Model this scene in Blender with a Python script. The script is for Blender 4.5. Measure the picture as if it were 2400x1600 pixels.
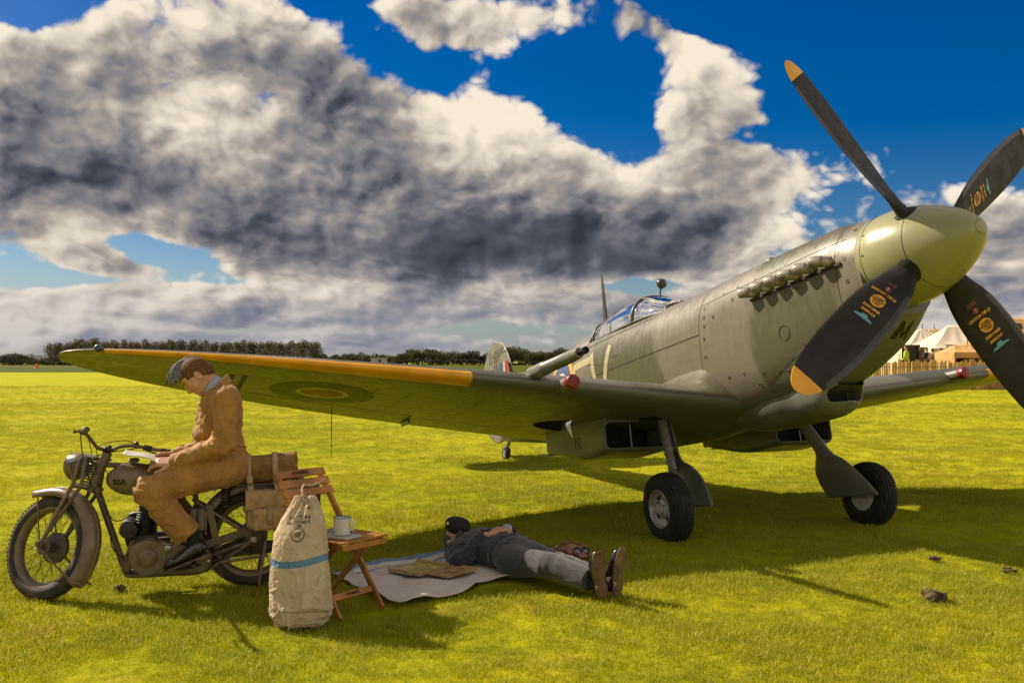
import bpy, bmesh, math, random
import numpy as np
from mathutils import Vector, Matrix, noise as mnoise

R = math.radians
scene = bpy.context.scene
for o in list(bpy.data.objects):
    bpy.data.objects.remove(o)
COL = scene.collection
random.seed(7)
rng = np.random.default_rng(7)

# ------------------------------------------------------------------ camera
CAM_H = 1.4417
cd = bpy.data.cameras.new('camera')
cam = bpy.data.objects.new('camera', cd)
COL.objects.link(cam)
cam.location = (0, 0, CAM_H)
cam.rotation_euler = (R(90) + 0.021076, 0, 0)
cd.sensor_width = 36.0
cd.lens = 2194.79 / 2400 * 36.0
cd.clip_start = 0.05
cd.clip_end = 6000
scene.camera = cam

# ------------------------------------------------------------------ light
SUN = Vector((-1.12, 0.65, 1.0)).normalized()
sd = bpy.data.lights.new('sun', 'SUN')
sd.energy = 4.6
sd.angle = R(0.53)
sd.color = (1.0, 0.86, 0.66)
sun = bpy.data.objects.new('sun', sd)
COL.objects.link(sun)
sun.rotation_euler = SUN.to_track_quat('Z', 'Y').to_euler()
sun.location = (-20, 10, 20)

scene.view_settings.view_transform = 'Standard'
scene.view_settings.look = 'None'
scene.view_settings.exposure = 0.85
scene.view_settings.gamma = 1.0
scene.view_settings.use_curve_mapping = False
scene.render.engine = 'CYCLES'
scene.cycles.max_bounces = 5
scene.cycles.diffuse_bounces = 2
scene.cycles.glossy_bounces = 3
scene.cycles.transmission_bounces = 6
scene.cycles.transparent_max_bounces = 12
scene.cycles.caustics_reflective = False
scene.cycles.caustics_refractive = False
scene.cycles.use_denoising = True
scene.cycles.sample_clamp_indirect = 6


# ------------------------------------------------------------------ node helpers
class NT:
    def __init__(self, tree):
        self.t = tree
        self.n = tree.nodes
        self.l = tree.links

    def node(self, typ, **kw):
        nd = self.n.new(typ)
        for k, v in kw.items():
            setattr(nd, k, v)
        return nd

    def put(self, sock, v):
        if v is None:
            return
        if isinstance(v, bpy.types.NodeSocket):
            self.l.new(v, sock)
        else:
            sock.default_value = v

    def math(self, op, a, b=None, c=None, clamp=False):
        nd = self.node('ShaderNodeMath', operation=op, use_clamp=clamp)
        self.put(nd.inputs[0], a)
        self.put(nd.inputs[1], b)
        self.put(nd.inputs[2], c)
        return nd.outputs[0]

    def vmath(self, op, a, b=None, c=None, scale=None):
        nd = self.node('ShaderNodeVectorMath', operation=op)
        self.put(nd.inputs[0], a)
        self.put(nd.inputs[1], b)
        self.put(nd.inputs[2], c)
        if scale is not None:
            self.put(nd.inputs['Scale'], scale)
        return nd.outputs['Value'] if op in ('DOT_PRODUCT', 'LENGTH', 'DISTANCE') else nd.outputs[0]

    def noise(self, vec, scale, detail=4, rough=0.5, dist=0.0, typ='FBM', lac=2.0):
        nd = self.node('ShaderNodeTexNoise')
        nd.noise_type = typ
        nd.normalize = True
        if vec is not None:
            self.put(nd.inputs['Vector'], vec)
        nd.inputs['Scale'].default_value = scale
        nd.inputs['Detail'].default_value = detail
        nd.inputs['Roughness'].default_value = rough
        nd.inputs['Distortion'].default_value = dist
        nd.inputs['Lacunarity'].default_value = lac
        return nd.outputs[0]

    def mix(self, fac, a, b, blend='MIX'):
        nd = self.node('ShaderNodeMix', data_type='RGBA', blend_type=blend)
        self.put(nd.inputs[0], fac)
        self.put(nd.inputs[6], a if not isinstance(a, tuple) else (*a[:3], 1))
        self.put(nd.inputs[7], b if not isinstance(b, tuple) else (*b[:3], 1))
        return nd.outputs[2]

    def ramp(self, fac, lo, hi, a=0.0, b=1.0, smooth=True):
        nd = self.node('ShaderNodeMapRange')
        nd.interpolation_type = 'SMOOTHSTEP' if smooth else 'LINEAR'
        self.put(nd.inputs[0], fac)
        self.put(nd.inputs[1], lo)
        self.put(nd.inputs[2], hi)
        self.put(nd.inputs[3], a)
        self.put(nd.inputs[4], b)
        return nd.outputs[0]

    def xyz(self, vec):
        nd = self.node('ShaderNodeSeparateXYZ')
        self.put(nd.inputs[0], vec)
        return nd.outputs

    def comb(self, x, y, z):
        nd = self.node('ShaderNodeCombineXYZ')
        self.put(nd.inputs[0], x)
        self.put(nd.inputs[1], y)
        self.put(nd.inputs[2], z)
        return nd.outputs[0]


# ------------------------------------------------------------------ sky with broken cumulus
def build_sky():
    w = bpy.data.worlds.new('World')
    scene.world = w
    w.use_nodes = True
    T = NT(w.node_tree)
    for n in list(T.n):
        T.n.remove(n)
    out = T.node('ShaderNodeOutputWorld')
    bg = T.node('ShaderNodeBackground')
    T.l.new(bg.outputs[0], out.inputs[0])
    bg.inputs[1].default_value = 0.066
    sky = T.node('ShaderNodeTexSky')
    sky.sky_type = 'NISHITA'
    sky.sun_disc = False
    sky.sun_elevation = math.asin(SUN.z)
    sky.sun_rotation = math.atan2(SUN.x, SUN.y)
    sky.altitude = 0
    sky.air_density = 1.0
    sky.dust_density = 0.6
    sky.ozone_density = 3.0
    hs = T.node('ShaderNodeHueSaturation')
    hs.inputs['Hue'].default_value = 0.514
    hs.inputs['Saturation'].default_value = 1.65
    hs.inputs['Value'].default_value = 0.60
    T.l.new(sky.outputs[0], hs.inputs['Color'])
    blue = hs.outputs[0]

    tc = T.node('ShaderNodeTexCoord').outputs['Generated']
    d = T.vmath('NORMALIZE', tc)
    x, y, z = T.xyz(d)
    az = T.math('ARCTAN2', x, y)
    el = T.math('ARCSINE', z)
    p = T.comb(az, el, 0.0)

    def blob(pp, c, s, rot=0.0):
        # gaussian of elliptical distance in (azimuth, elevation)
        if abs(rot) < 0.17:
            v = T.vmath('MULTIPLY_ADD', pp, (1 / s[0], 1 / s[1], 0), (-c[0] / s[0], -c[1] / s[1], 0))
            return T.math('POWER', 0.36788, T.vmath('DOT_PRODUCT', v, v))
        v = T.vmath('SUBTRACT', pp, (c[0], c[1], 0))
        if rot:
            nd = T.node('ShaderNodeVectorRotate', rotation_type='Z_AXIS')
            T.put(nd.inputs['Vector'], v)
            nd.inputs['Angle'].default_value = -rot
            v = nd.outputs[0]
        v = T.vmath('MULTIPLY', v, (1 / s[0], 1 / s[1], 0))
        q = T.vmath('DOT_PRODUCT', v, v)
        return T.math('POWER', 0.36788, q)

    def field(pp, lst):
        acc = None
        for c, s, rot, wgt in lst:
            b = blob(pp, c, s, rot)
            acc = T.math('MULTIPLY', b, wgt) if acc is None else T.math('MULTIPLY_ADD', b, wgt, acc)
        return acc

    # u, v in picture-free angles: azimuth right of north, elevation above the horizon (radians)
    def AE(u, v):
        a = math.atan((u - 1200) / 2195)
        return (a, math.atan((846 - v) / 2195 * math.cos(a)))

    cov = [
        (AE(250, 290), (0.36, 0.120), -0.10, 1.00),
        (AE(180, 110), (0.11, 0.060), 0.5, 0.55),
        (AE(1000, 330), (0.24, 0.085), -0.24, 0.85),
        (AE(1200, 560), (0.30, 0.058), 0.0, 0.90),
        (AE(500, 560), (0.30, 0.060), 0.0, 0.45),
        (AE(1130, 40), (0.160, 0.036), -0.14, 0.85),
        (AE(1580, 88), (0.062, 0.024), -0.50, 0.88),
        (AE(1650, 225), (0.065, 0.036), 0.1, 0.84),
        (AE(1760, 415), (0.155, 0.064), 0.16, 1.25),
        (AE(2330, 620), (0.13, 0.060), 0.0, 0.85),
        (AE(150, 560), (0.12, 0.045), -0.2, 0.40),
        (AE(1000, 750), (1.2, 0.060), 0.0, 1.0),
        # clear gaps
        (AE(2150, 230), (0.15, 0.12), 0.25, -0.60),
        (AE(1330, 175), (0.060, 0.026), -0.4, -0.60),
        (AE(620, 240), (0.060, 0.030), -0.1, -0.62),
        (AE(30, 15), (0.07, 0.028), 0.1, -0.70),
        (AE(1480, 320), (0.030, 0.045), 0.5, -0.45),
        (AE(400, 585), (0.075, 0.022), -0.2, -0.85),
        (AE(830, 60), (0.08, 0.030), -0.5, -0.70),
        (AE(40, 630), (0.045, 0.020), 0.0, -0.50),
        (AE(1500, 668), (0.07, 0.014), 0.0, -0.75),
        (AE(250, 655), (0.16, 0.010), 0.0, -0.55),
        (AE(900, 668), (0.30, 0.006), 0.0, -0.25),
        (AE(600, 775), (0.40, 0.006), 0.0, -0.45),
        (AE(1250, 760), (0.25, 0.007), 0.0, -0.25),
        (AE(330, 590), (0.10, 0.016), -0.25, -0.60),
        (AE(180, 165), (0.022, 0.012), 0.0, -0.55),
        (AE(1950, 480), (0.05, 0.02), 0.2, -0.30),
    ]
    dark = [
        # sunlit shoulders
        (AE(300, 110), (0.12, 0.040), 0.3, -0.42),
        (AE(620, 350), (0.10, 0.035), -0.2, -0.38),
        (AE(1030, 230), (0.13, 0.035), -0.2, -0.40),
        (AE(1330, 260), (0.08, 0.030), -0.2, -0.35),
        (AE(130, 480), (0.10, 0.030), -0.1, -0.40),
        (AE(1500, 400), (0.07, 0.040), 0.2, -0.40),
        (AE(560, 680), (0.30, 0.012), 0.0, -0.30),
        (AE(1330, 690), (0.16, 0.012), 0.0, -0.28),
        (AE(860, 250), (0.06, 0.025), -0.2, 0.30),
        (AE(600, 130), (0.07, 0.028), 0.2, 0.35),
        (AE(1150, 560), (0.25, 0.046), 0.0, 1.12),
        (AE(930, 430), (0.14, 0.050), -0.35, 0.35),
        (AE(700, 600), (0.14, 0.030), 0.0, 0.60),
        (AE(40, 260), (0.065, 0.050), 0.0, 0.75),
        (AE(430, 180), (0.13, 0.045), 0.1, 0.48),
        (AE(250, 390), (0.16, 0.035), -0.1, 0.42),
        (AE(1560, 610), (0.12, 0.028), 0.0, 0.60),
        (AE(1720, 510), (0.10, 0.025), 0.1, 0.28),
        (AE(1000, 750), (1.2, 0.040), 0.0, 0.16),
        (AE(2380, 560), (0.10, 0.030), 0.0, 0.30),
    ]

    # warp so the cloud edges billow
    el2 = T.math('MULTIPLY_ADD', T.math('SUBTRACT', 1.0, T.math('POWER', 0.36788, T.math('MULTIPLY', el, 16.0))), 0.085, el)
    stretch = T.vmath('MULTIPLY', T.comb(az, el2, 0.0), (1.0, 1.22, 1.0))
    wn = T.node('ShaderNodeTexNoise')
    wn.inputs['Scale'].default_value = 9.0
    wn.inputs['Detail'].default_value = 3
    T.put(wn.inputs['Vector'], stretch)
    wv = T.vmath('SUBTRACT', wn.outputs['Color'], (0.5, 0.5, 0.5))
    warped = T.vmath('MULTIPLY_ADD', wv, (0.030, 0.030, 0.0), stretch)

    def dens(pp):
        a = T.noise(pp, 4.8, 6, 0.47, 0.0)
        # rounded billows with sharp creases between them
        b1 = T.math('ABSOLUTE', T.math('MULTIPLY_ADD', T.noise(pp, 13.0, 1, 0.5), 2.0, -1.0))
        b2 = T.math('ABSOLUTE', T.math('MULTIPLY_ADD', T.noise(pp, 29.0, 1, 0.5), 2.0, -1.0))
        b3 = T.math('ABSOLUTE', T.math('MULTIPLY_ADD', T.noise(pp, 63.0, 1, 0.5), 2.0, -1.0))
        bb = T.math('MULTIPLY_ADD', b2, 0.5, b1)
        bb = T.math('MULTIPLY_ADD', b3, 0.25, bb)
        return T.math('MULTIPLY_ADD', bb, 0.26, T.math('SUBTRACT', a, 0.115))

    n0 = dens(warped)
    off = T.vmath('ADD', warped, (-0.010, 0.012, 0.0))
    n1 = dens(off)
    n2 = T.noise(T.vmath('ADD', warped, (-0.040, 0.050, 0)), 4.8, 4, 0.45, 0.0)
    n0b = T.noise(warped, 4.8, 4, 0.45, 0.0)

    covf = field(p, cov)
    # generic broken cover away from the photographed part of the sky
    far = T.ramp(T.math('ABSOLUTE', az), 0.55, 0.85)
    high = T.ramp(el, 0.42, 0.62)
    gen = T.math('MULTIPLY', T.math('MAXIMUM', far, high), 0.75)  # cover thickened outside the view for more fill light
    tot = T.math('ADD', T.math('ADD', covf, gen), T.math('MULTIPLY_ADD', n0, 2.8, -1.80))
    hz = T.ramp(el, -0.005, 0.02)
    mask = T.math('MULTIPLY', T.ramp(tot, 0.0, 0.26), hz, clamp=True)
    thick = T.ramp(T.math('ADD', T.math('ADD', covf, gen), T.math('MULTIPLY_ADD', n0b, 2.8, -1.75)), 0.05, 0.95)

    # light on the billows: density falls towards the sun -> lit
    g = T.math('SUBTRACT', n0, n1)
    g2 = T.math('SUBTRACT', n0b, n2)
    lit = T.math('MULTIPLY_ADD', g, 2.6, 0.72)
    lit = T.math('MULTIPLY_ADD', g2, 2.2, lit)
    edge = T.math('SUBTRACT', 1.0, thick)
    lit = T.math('MULTIPLY_ADD', edge, 0.34, lit)
    dk = field(p, dark)
    dk = T.math('MULTIPLY', dk, T.math('MULTIPLY_ADD', thick, 0.75, 0.25))
    lit = T.math('SUBTRACT', lit, T.math('MULTIPLY', dk, 0.62))
    # front-lit clouds opposite the sun, brightened as added fill for camera-facing sides
    anti = T.ramp(T.vmath('DOT_PRODUCT', d, tuple(SUN)), -0.75, 0.35, 0.45, 0.0)
    lit = T.math('ADD', lit, anti)
    lit = T.math('MULTIPLY_ADD', lit, 0.86, 0.0)
    lit = T.math('SMOOTH_MAX', lit, T.math('MULTIPLY_ADD', T.math('ADD', g, g2), 0.9, 0.13), 0.20)
    cr = T.node('ShaderNodeValToRGB')
    T.put(cr.inputs[0], lit)
    e = cr.color_ramp.elements
    e[0].position = 0.0
    e[0].color = (0.30, 0.36, 0.50, 1)
    e[1].position = 1.0
    e[1].color = (7.8, 6.9, 5.6, 1)
    for pos, c in ((0.15, (0.70, 0.76, 0.98)), (0.35, (1.7, 1.68, 1.85)), (0.55, (3.2, 2.85, 2.55)), (0.78, (5.7, 5.05, 4.15))):
        q = e.new(pos)
        q.color = (*c, 1)
    front = T.node('ShaderNodeVectorMath', operation='SCALE')
    T.l.new(cr.outputs[0], front.inputs[0])
    T.put(front.inputs['Scale'], T.math('MULTIPLY_ADD', anti, 2.0, 1.0))  # unseen clouds boosted further to lift the shaded sides
    colr = T.mix(mask, blue, front.outputs[0])
    # pale band low over the horizon
    low = T.ramp(el, 0.0, 0.12, 1.0, 0.0)
    colr = T.mix(T.math('MULTIPLY', low, 0.55), colr, (2.35, 2.6, 3.5))
    T.l.new(colr, bg.inputs[0])
    w.cycles.sampling_method = 'MANUAL'
    w.cycles.sample_map_resolution = 1024


build_sky()


# ------------------------------------------------------------------ materials
MATS = {}
KA = 0.60


def mat(name, col, rough=0.6, metal=0.0, var=0.12, scale=12.0, bump=0.0, bscale=80.0, col2=None, dirt=None,
        dirt_scale=6.0, dirt_lo=0.55, dirt_hi=0.75, spec=0.5, coat=0.0, trans=0.0, sheen=0.0, stretch=None, rvar=0.1, crease=0.0, cscale=9.0):
    """procedural principled material: two-tone noise colour, optional dirt patches, bump"""
    if name in MATS:
        return MATS[name]
    col = tuple(c * KA for c in col)
    col2 = tuple(c * KA for c in col2) if col2 else None
    dirt = tuple(c * KA for c in dirt) if dirt else None
    m = bpy.data.materials.new(name)
    m.use_nodes = True
    T = NT(m.node_tree)
    b = T.n['Principled BSDF']
    tc = T.node('ShaderNodeTexCoord').outputs['Object']
    if stretch:
        tc = T.vmath('MULTIPLY', tc, stretch)
    n = T.noise(tc, scale, 6, 0.6)
    c2 = col2 if col2 else tuple(max(0, c * (1 - 2 * var)) for c in col)
    c1 = col if col2 else tuple(c * (1 + var) for c in col)
    cc = T.mix(T.ramp(n, 0.3, 0.7), c1, c2)
    if dirt:
        dn = T.noise(tc, dirt_scale, 8, 0.65)
        cc = T.mix(T.ramp(dn, dirt_lo, dirt_hi), cc, dirt)
    T.l.new(cc, b.inputs['Base Color'])
    T.put(b.inputs['Roughness'], T.ramp(n, 0.2, 0.8, max(0.03, rough - rvar), min(1, rough + rvar)))
    b.inputs['Metallic'].default_value = metal
    b.inputs['Specular IOR Level'].default_value = spec
    b.inputs['Coat Weight'].default_value = coat
    if trans:
        b.inputs['Transmission Weight'].default_value = trans
    if sheen:
        b.inputs['Sheen Weight'].default_value = sheen
    if bump:
        bn = T.noise(tc, bscale, 5, 0.6)
        if crease:
            # sharp cloth creases at two sizes
            k1 = T.math('ABSOLUTE', T.math('MULTIPLY_ADD', T.noise(tc, cscale, 2, 0.5, 0.6), 2.0, -1.0))
            k2 = T.math('ABSOLUTE', T.math('MULTIPLY_ADD', T.noise(tc, cscale * 2.3, 2, 0.5, 0.8), 2.0, -1.0))
            kk = T.math('MULTIPLY_ADD', T.math('POWER', T.math('SUBTRACT', 1.0, k2), 6.0), 0.5, T.math('POWER', T.math('SUBTRACT', 1.0, k1), 7.0))
            bn = T.math('MULTIPLY_ADD', kk, crease, T.math('MULTIPLY', bn, 0.5))
        bp = T.node('ShaderNodeBump')
        bp.inputs['Strength'].default_value = bump
        bp.inputs['Distance'].default_value = 0.01
        T.put(bp.inputs['Height'], bn)
        T.l.new(bp.outputs[0], b.inputs['Normal'])
    MATS[name] = m
    return m


# ------------------------------------------------------------------ object helpers
def tag(o, label=None, cat=None, group=None, kind=None):
    if label:
        o['label'] = label
    if cat:
        o['category'] = cat
    if group:
        o['group'] = group
    if kind:
        o['kind'] = kind
    return o


def empty(name, loc=(0, 0, 0), rz=0.0, mw=None):
    o = bpy.data.objects.new(name, None)
    COL.objects.link(o)
    o.empty_display_size = 0.2
    if mw is not None:
        o.matrix_world = mw
    else:
        o.location = loc
        o.rotation_euler = (0, 0, rz)
    return o


def obj(name, me, m=None, parent=None, smooth=30):
    if isinstance(me, MB):
        me = me.mesh(name)
    if m is not None and not me.materials:
        for q in (m if isinstance(m, (list, tuple)) else [m]):
            me.materials.append(q)
    if smooth:
        me.shade_smooth()
        if smooth < 170:
            me.set_sharp_from_angle(angle=R(smooth))
    o = bpy.data.objects.new(name, me)
    COL.objects.link(o)
    if parent is not None:
        o.parent = parent
    return o


def copy_tree(o, parent=None):
    c = o.copy()
    COL.objects.link(c)
    c.parent = parent
    for ch in list(o.children):
        copy_tree(ch, c)
    return c


def basis(dirv, up=(0, 0, 1)):
    w = np.asarray(dirv, float)
    w = w / np.linalg.norm(w)
    u = np.cross(np.asarray(up, float), w)
    if np.linalg.norm(u) < 1e-4:
        u = np.cross((1.0, 0.2, 0), w)
    u = u / np.linalg.norm(u)
    return u, np.cross(w, u), w


class MB:
    """collects shapes into one mesh"""

    def __init__(self):
        self.v = []
        self.f = []
        self.mi = []
        self.cur = 0

    def add(self, v, f):
        b = len(self.v)
        self.v.extend([tuple(map(float, q)) for q in v])
        for q in f:
            self.f.append(tuple(i + b for i in q))
            self.mi.append(self.cur)
        return self

    def mat(self, i):
        self.cur = i
        return self

    def rings(self, rings, close=True, caps=True):
        n = len(rings[0])
        v = [q for r in rings for q in r]
        f = []
        for i in range(len(rings) - 1):
            for j in range(n if close else n - 1):
                k = (j + 1) % n
                f.append((i * n + j, i * n + k, (i + 1) * n + k, (i + 1) * n + j))
        if caps and close:
            f.append(tuple(range(n - 1, -1, -1)))
            f.append(tuple((len(rings) - 1) * n + j for j in range(n)))
        return self.add(v, f)

    def tube(self, path, r, n=10, caps=True):
        P = [np.asarray(q, float) for q in path]
        rr = r if hasattr(r, '__len__') else [r] * len(P)
        rings = []
        u = None
        for i, q in enumerate(P):
            t = (P[min(i + 1, len(P) - 1)] - P[max(i - 1, 0)])
            t = t / (np.linalg.norm(t) + 1e-9)
            if u is None:
                u, v, _ = basis(t)
            else:
                u = u - t * (u @ t)
                u = u / (np.linalg.norm(u) + 1e-9)
                v = np.cross(t, u)
            rings.append([q + rr[i] * (math.cos(a) * u + math.sin(a) * v) for a in np.linspace(0, 2 * math.pi, n, endpoint=False)])
        return self.rings(rings, True, caps)

    def lathe(self, prof, c=(0, 0, 0), ax=(0, 0, 1), n=32, caps=True):
        """prof: list of (radius, offset along axis)"""
        u, v, w = basis(ax)
        c = np.asarray(c, float)
        rings = [[c + w * h + max(r, 1e-4) * (math.cos(a) * u + math.sin(a) * v) for a in np.linspace(0, 2 * math.pi, n, endpoint=False)] for r, h in prof]
        return self.rings(rings, True, caps)

    def torus(self, c, ax, R0, r, n=48, m=12, sq=1.0):
        u, v, w = basis(ax)
        c = np.asarray(c, float)
        vv, f = [], []
        for i in range(n):
            a = 2 * math.pi * i / n
            e = math.cos(a) * u + math.sin(a) * v
            for j in range(m):
                b = 2 * math.pi * j / m
                vv.append(c + e * (R0 + r * math.cos(b)) + w * (r * sq * math.sin(b)))
        for i in range(n):
            for j in range(m):
                k, l = (i + 1) % n, (j + 1) % m
                f.append((i * m + j, k * m + j, k * m + l, i * m + l))
        return self.add(vv, f)

    def box(self, c, hs, rot=None, bev=0.0):
        """box with chamfered long edges along its local axes"""
        hx, hy, hz = hs
        if bev <= 0:
            L = [(-hx, -hy, -hz), (hx, -hy, -hz), (hx, hy, -hz), (-hx, hy, -hz), (-hx, -hy, hz), (hx, -hy, hz), (hx, hy, hz), (-hx, hy, hz)]
            F = [(3, 2, 1, 0), (4, 5, 6, 7), (0, 1, 5, 4), (1, 2, 6, 5), (2, 3, 7, 6), (3, 0, 4, 7)]
        else:
            b = min(bev, hx * .49, hy * .49, hz * .49)

            def ring(zz, ins):
                x, y = hx - ins, hy - ins
                return [(-x + b, -y, zz), (x - b, -y, zz), (x, -y + b, zz), (x, y - b, zz), (x - b, y, zz), (-x + b, y, zz), (-x, y - b, zz), (-x, -y + b, zz)]
            L = ring(-hz, b) + ring(-hz + b, 0) + ring(hz - b, 0) + ring(hz, b)
            F = [tuple(range(7, -1, -1)), tuple(range(24, 32))]
            for i in range(3):
                for j in range(8):
                    k = (j + 1) % 8
                    F.append((i * 8 + j, i * 8 + k, (i + 1) * 8 + k, (i + 1) * 8 + j))
        c = np.asarray(c, float)
        M_ = np.eye(3) if rot is None else np.asarray(rot, float)
        return self.add([c + M_ @ np.asarray(q, float) for q in L], F)

    def bar(self, a, b, w, t, up=(0, 0, 1), bev=0.0):
        """rectangular bar from a to b, width w (sideways) and thickness t (along up)"""
        a, b = np.asarray(a, float), np.asarray(b, float)
        u, v, d = basis(b - a, up)
        return self.box((a + b) / 2, (w / 2, t / 2, np.linalg.norm(b - a) / 2), np.stack([u, v, d], 1), bev)

    def mesh(self, name):
        me = bpy.data.meshes.new(name)
        me.from_pydata(self.v, [], self.f)
        if any(self.mi):
            me.polygons.foreach_set('material_index', self.mi)
        me.validate()
        me.update()
        return me


def grid_mesh(P, closeu=False, name='m'):
    """P[i][j] -> quad mesh"""
    P = np.asarray(P, float)
    a, b = P.shape[:2]
    v = P.reshape(-1, 3)
    f = []
    for i in range(a - 1 if not closeu else a):
        for j in range(b - 1):
            k = (i + 1) % a
            f.append((i * b + j, k * b + j, k * b + j + 1, i * b + j + 1))
    m = MB()
    m.v = [tuple(q) for q in v]
    m.f = f
    m.mi = [0] * len(f)
    return m


def catmull(pts, n):
    P = np.asarray(pts, float)
    t = np.arange(len(P))
    s = np.linspace(0, len(P) - 1, n)
    out = np.zeros((n, P.shape[1]))
    Pp = np.vstack([2 * P[0] - P[1], P, 2 * P[-1] - P[-2]])
    for k, q in enumerate(s):
        i = min(int(q), len(P) - 2)
        u = q - i
        a, b, c, d = Pp[i], Pp[i + 1], Pp[i + 2], Pp[i + 3]
        out[k] = .5 * ((2 * b) + (-a + c) * u + (2 * a - 5 * b + 4 * c - d) * u * u + (-a + 3 * b - 3 * c + d) * u ** 3)
    return out


def smooth_interp(x, xs, ys):
    """monotone cubic interpolation"""
    xs, ys = np.asarray(xs, float), np.asarray(ys, float)
    x = np.clip(np.asarray(x, float), xs[0], xs[-1])
    h = np.diff(xs)
    dl = np.diff(ys) / h
    m = np.zeros_like(ys)
    m[0], m[-1] = dl[0], dl[-1]
    for i in range(1, len(xs) - 1):
        m[i] = 0 if dl[i - 1] * dl[i] <= 0 else 2 * dl[i - 1] * dl[i] / (dl[i - 1] + dl[i])
    i = np.clip(np.searchsorted(xs, x) - 1, 0, len(h) - 1)
    t = (x - xs[i]) / h[i]
    return ((2 * t ** 3 - 3 * t ** 2 + 1) * ys[i] + (t ** 3 - 2 * t ** 2 + t) * h[i] * m[i] + (-2 * t ** 3 + 3 * t ** 2) * ys[i + 1] + (t ** 3 - t ** 2) * h[i] * m[i + 1])


# ---- vectorised value noise and signed-distance modelling (for bodies, cloth and canvas)
_PERM = np.random.default_rng(11).permutation(4096).astype(np.int32)
_RND = np.random.default_rng(12).uniform(-1, 1, 4096).astype(np.float32)


def vnoise(p, seed=0):
    p = np.asarray(p, np.float32)
    i = np.floor(p).astype(np.int32)
    f = p - i
    f = f * f * (3 - 2 * f)
    x, y, z = i[..., 0] + seed * 17, i[..., 1], i[..., 2]
    u, v, w = f[..., 0], f[..., 1], f[..., 2]
    a0, a1 = _PERM[x & 4095], _PERM[(x + 1) & 4095]
    r = []
    for ax in (a0, a1):
        b0, b1 = _PERM[(ax + y) & 4095], _PERM[(ax + y + 1) & 4095]
        q = []
        for bx in (b0, b1):
            c0, c1 = _RND[(bx + z) & 4095], _RND[(bx + z + 1) & 4095]
            q.append(c0 + (c1 - c0) * w)
        r.append(q[0] + (q[1] - q[0]) * v)
    return r[0] + (r[1] - r[0]) * u


def fbm(p, oct=3, seed=0):
    a, s = 0, 1.0
    for k in range(oct):
        a = a + s * vnoise(np.asarray(p) * 2 ** k, seed + k)
        s *= .5
    return a


def s_cap(p, a, b, ra, rb):
    a, b = np.asarray(a, float), np.asarray(b, float)
    ab = b - a
    t = np.clip(((p - a) @ ab) / (ab @ ab + 1e-12), 0, 1)
    return np.linalg.norm(p - a - t[..., None] * ab, axis=-1) - (ra + (rb - ra) * t)


def s_ell(p, c, r, M_=None):
    q = p - np.asarray(c, float)
    if M_ is not None:
        q = q @ np.asarray(M_, float)
    r = np.asarray(r, float)
    k0 = np.linalg.norm(q / r, axis=-1)
    k1 = np.linalg.norm(q / (r * r), axis=-1) + 1e-9
    return k0 * (k0 - 1) / k1


def s_box(p, c, h, M_=None, rd=0.0):
    q = p - np.asarray(c, float)
    if M_ is not None:
        q = q @ np.asarray(M_, float)
    q = np.abs(q) - (np.asarray(h, float) - rd)
    return np.linalg.norm(np.maximum(q, 0), axis=-1) + np.minimum(q.max(-1), 0) - rd


def smin(a, b, k):
    h = np.clip(.5 + .5 * (b - a) / k, 0, 1)
    return b * (1 - h) + a * h - k * h * (1 - h)


def smax(a, b, k):
    return -smin(-a, -b, k)


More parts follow.
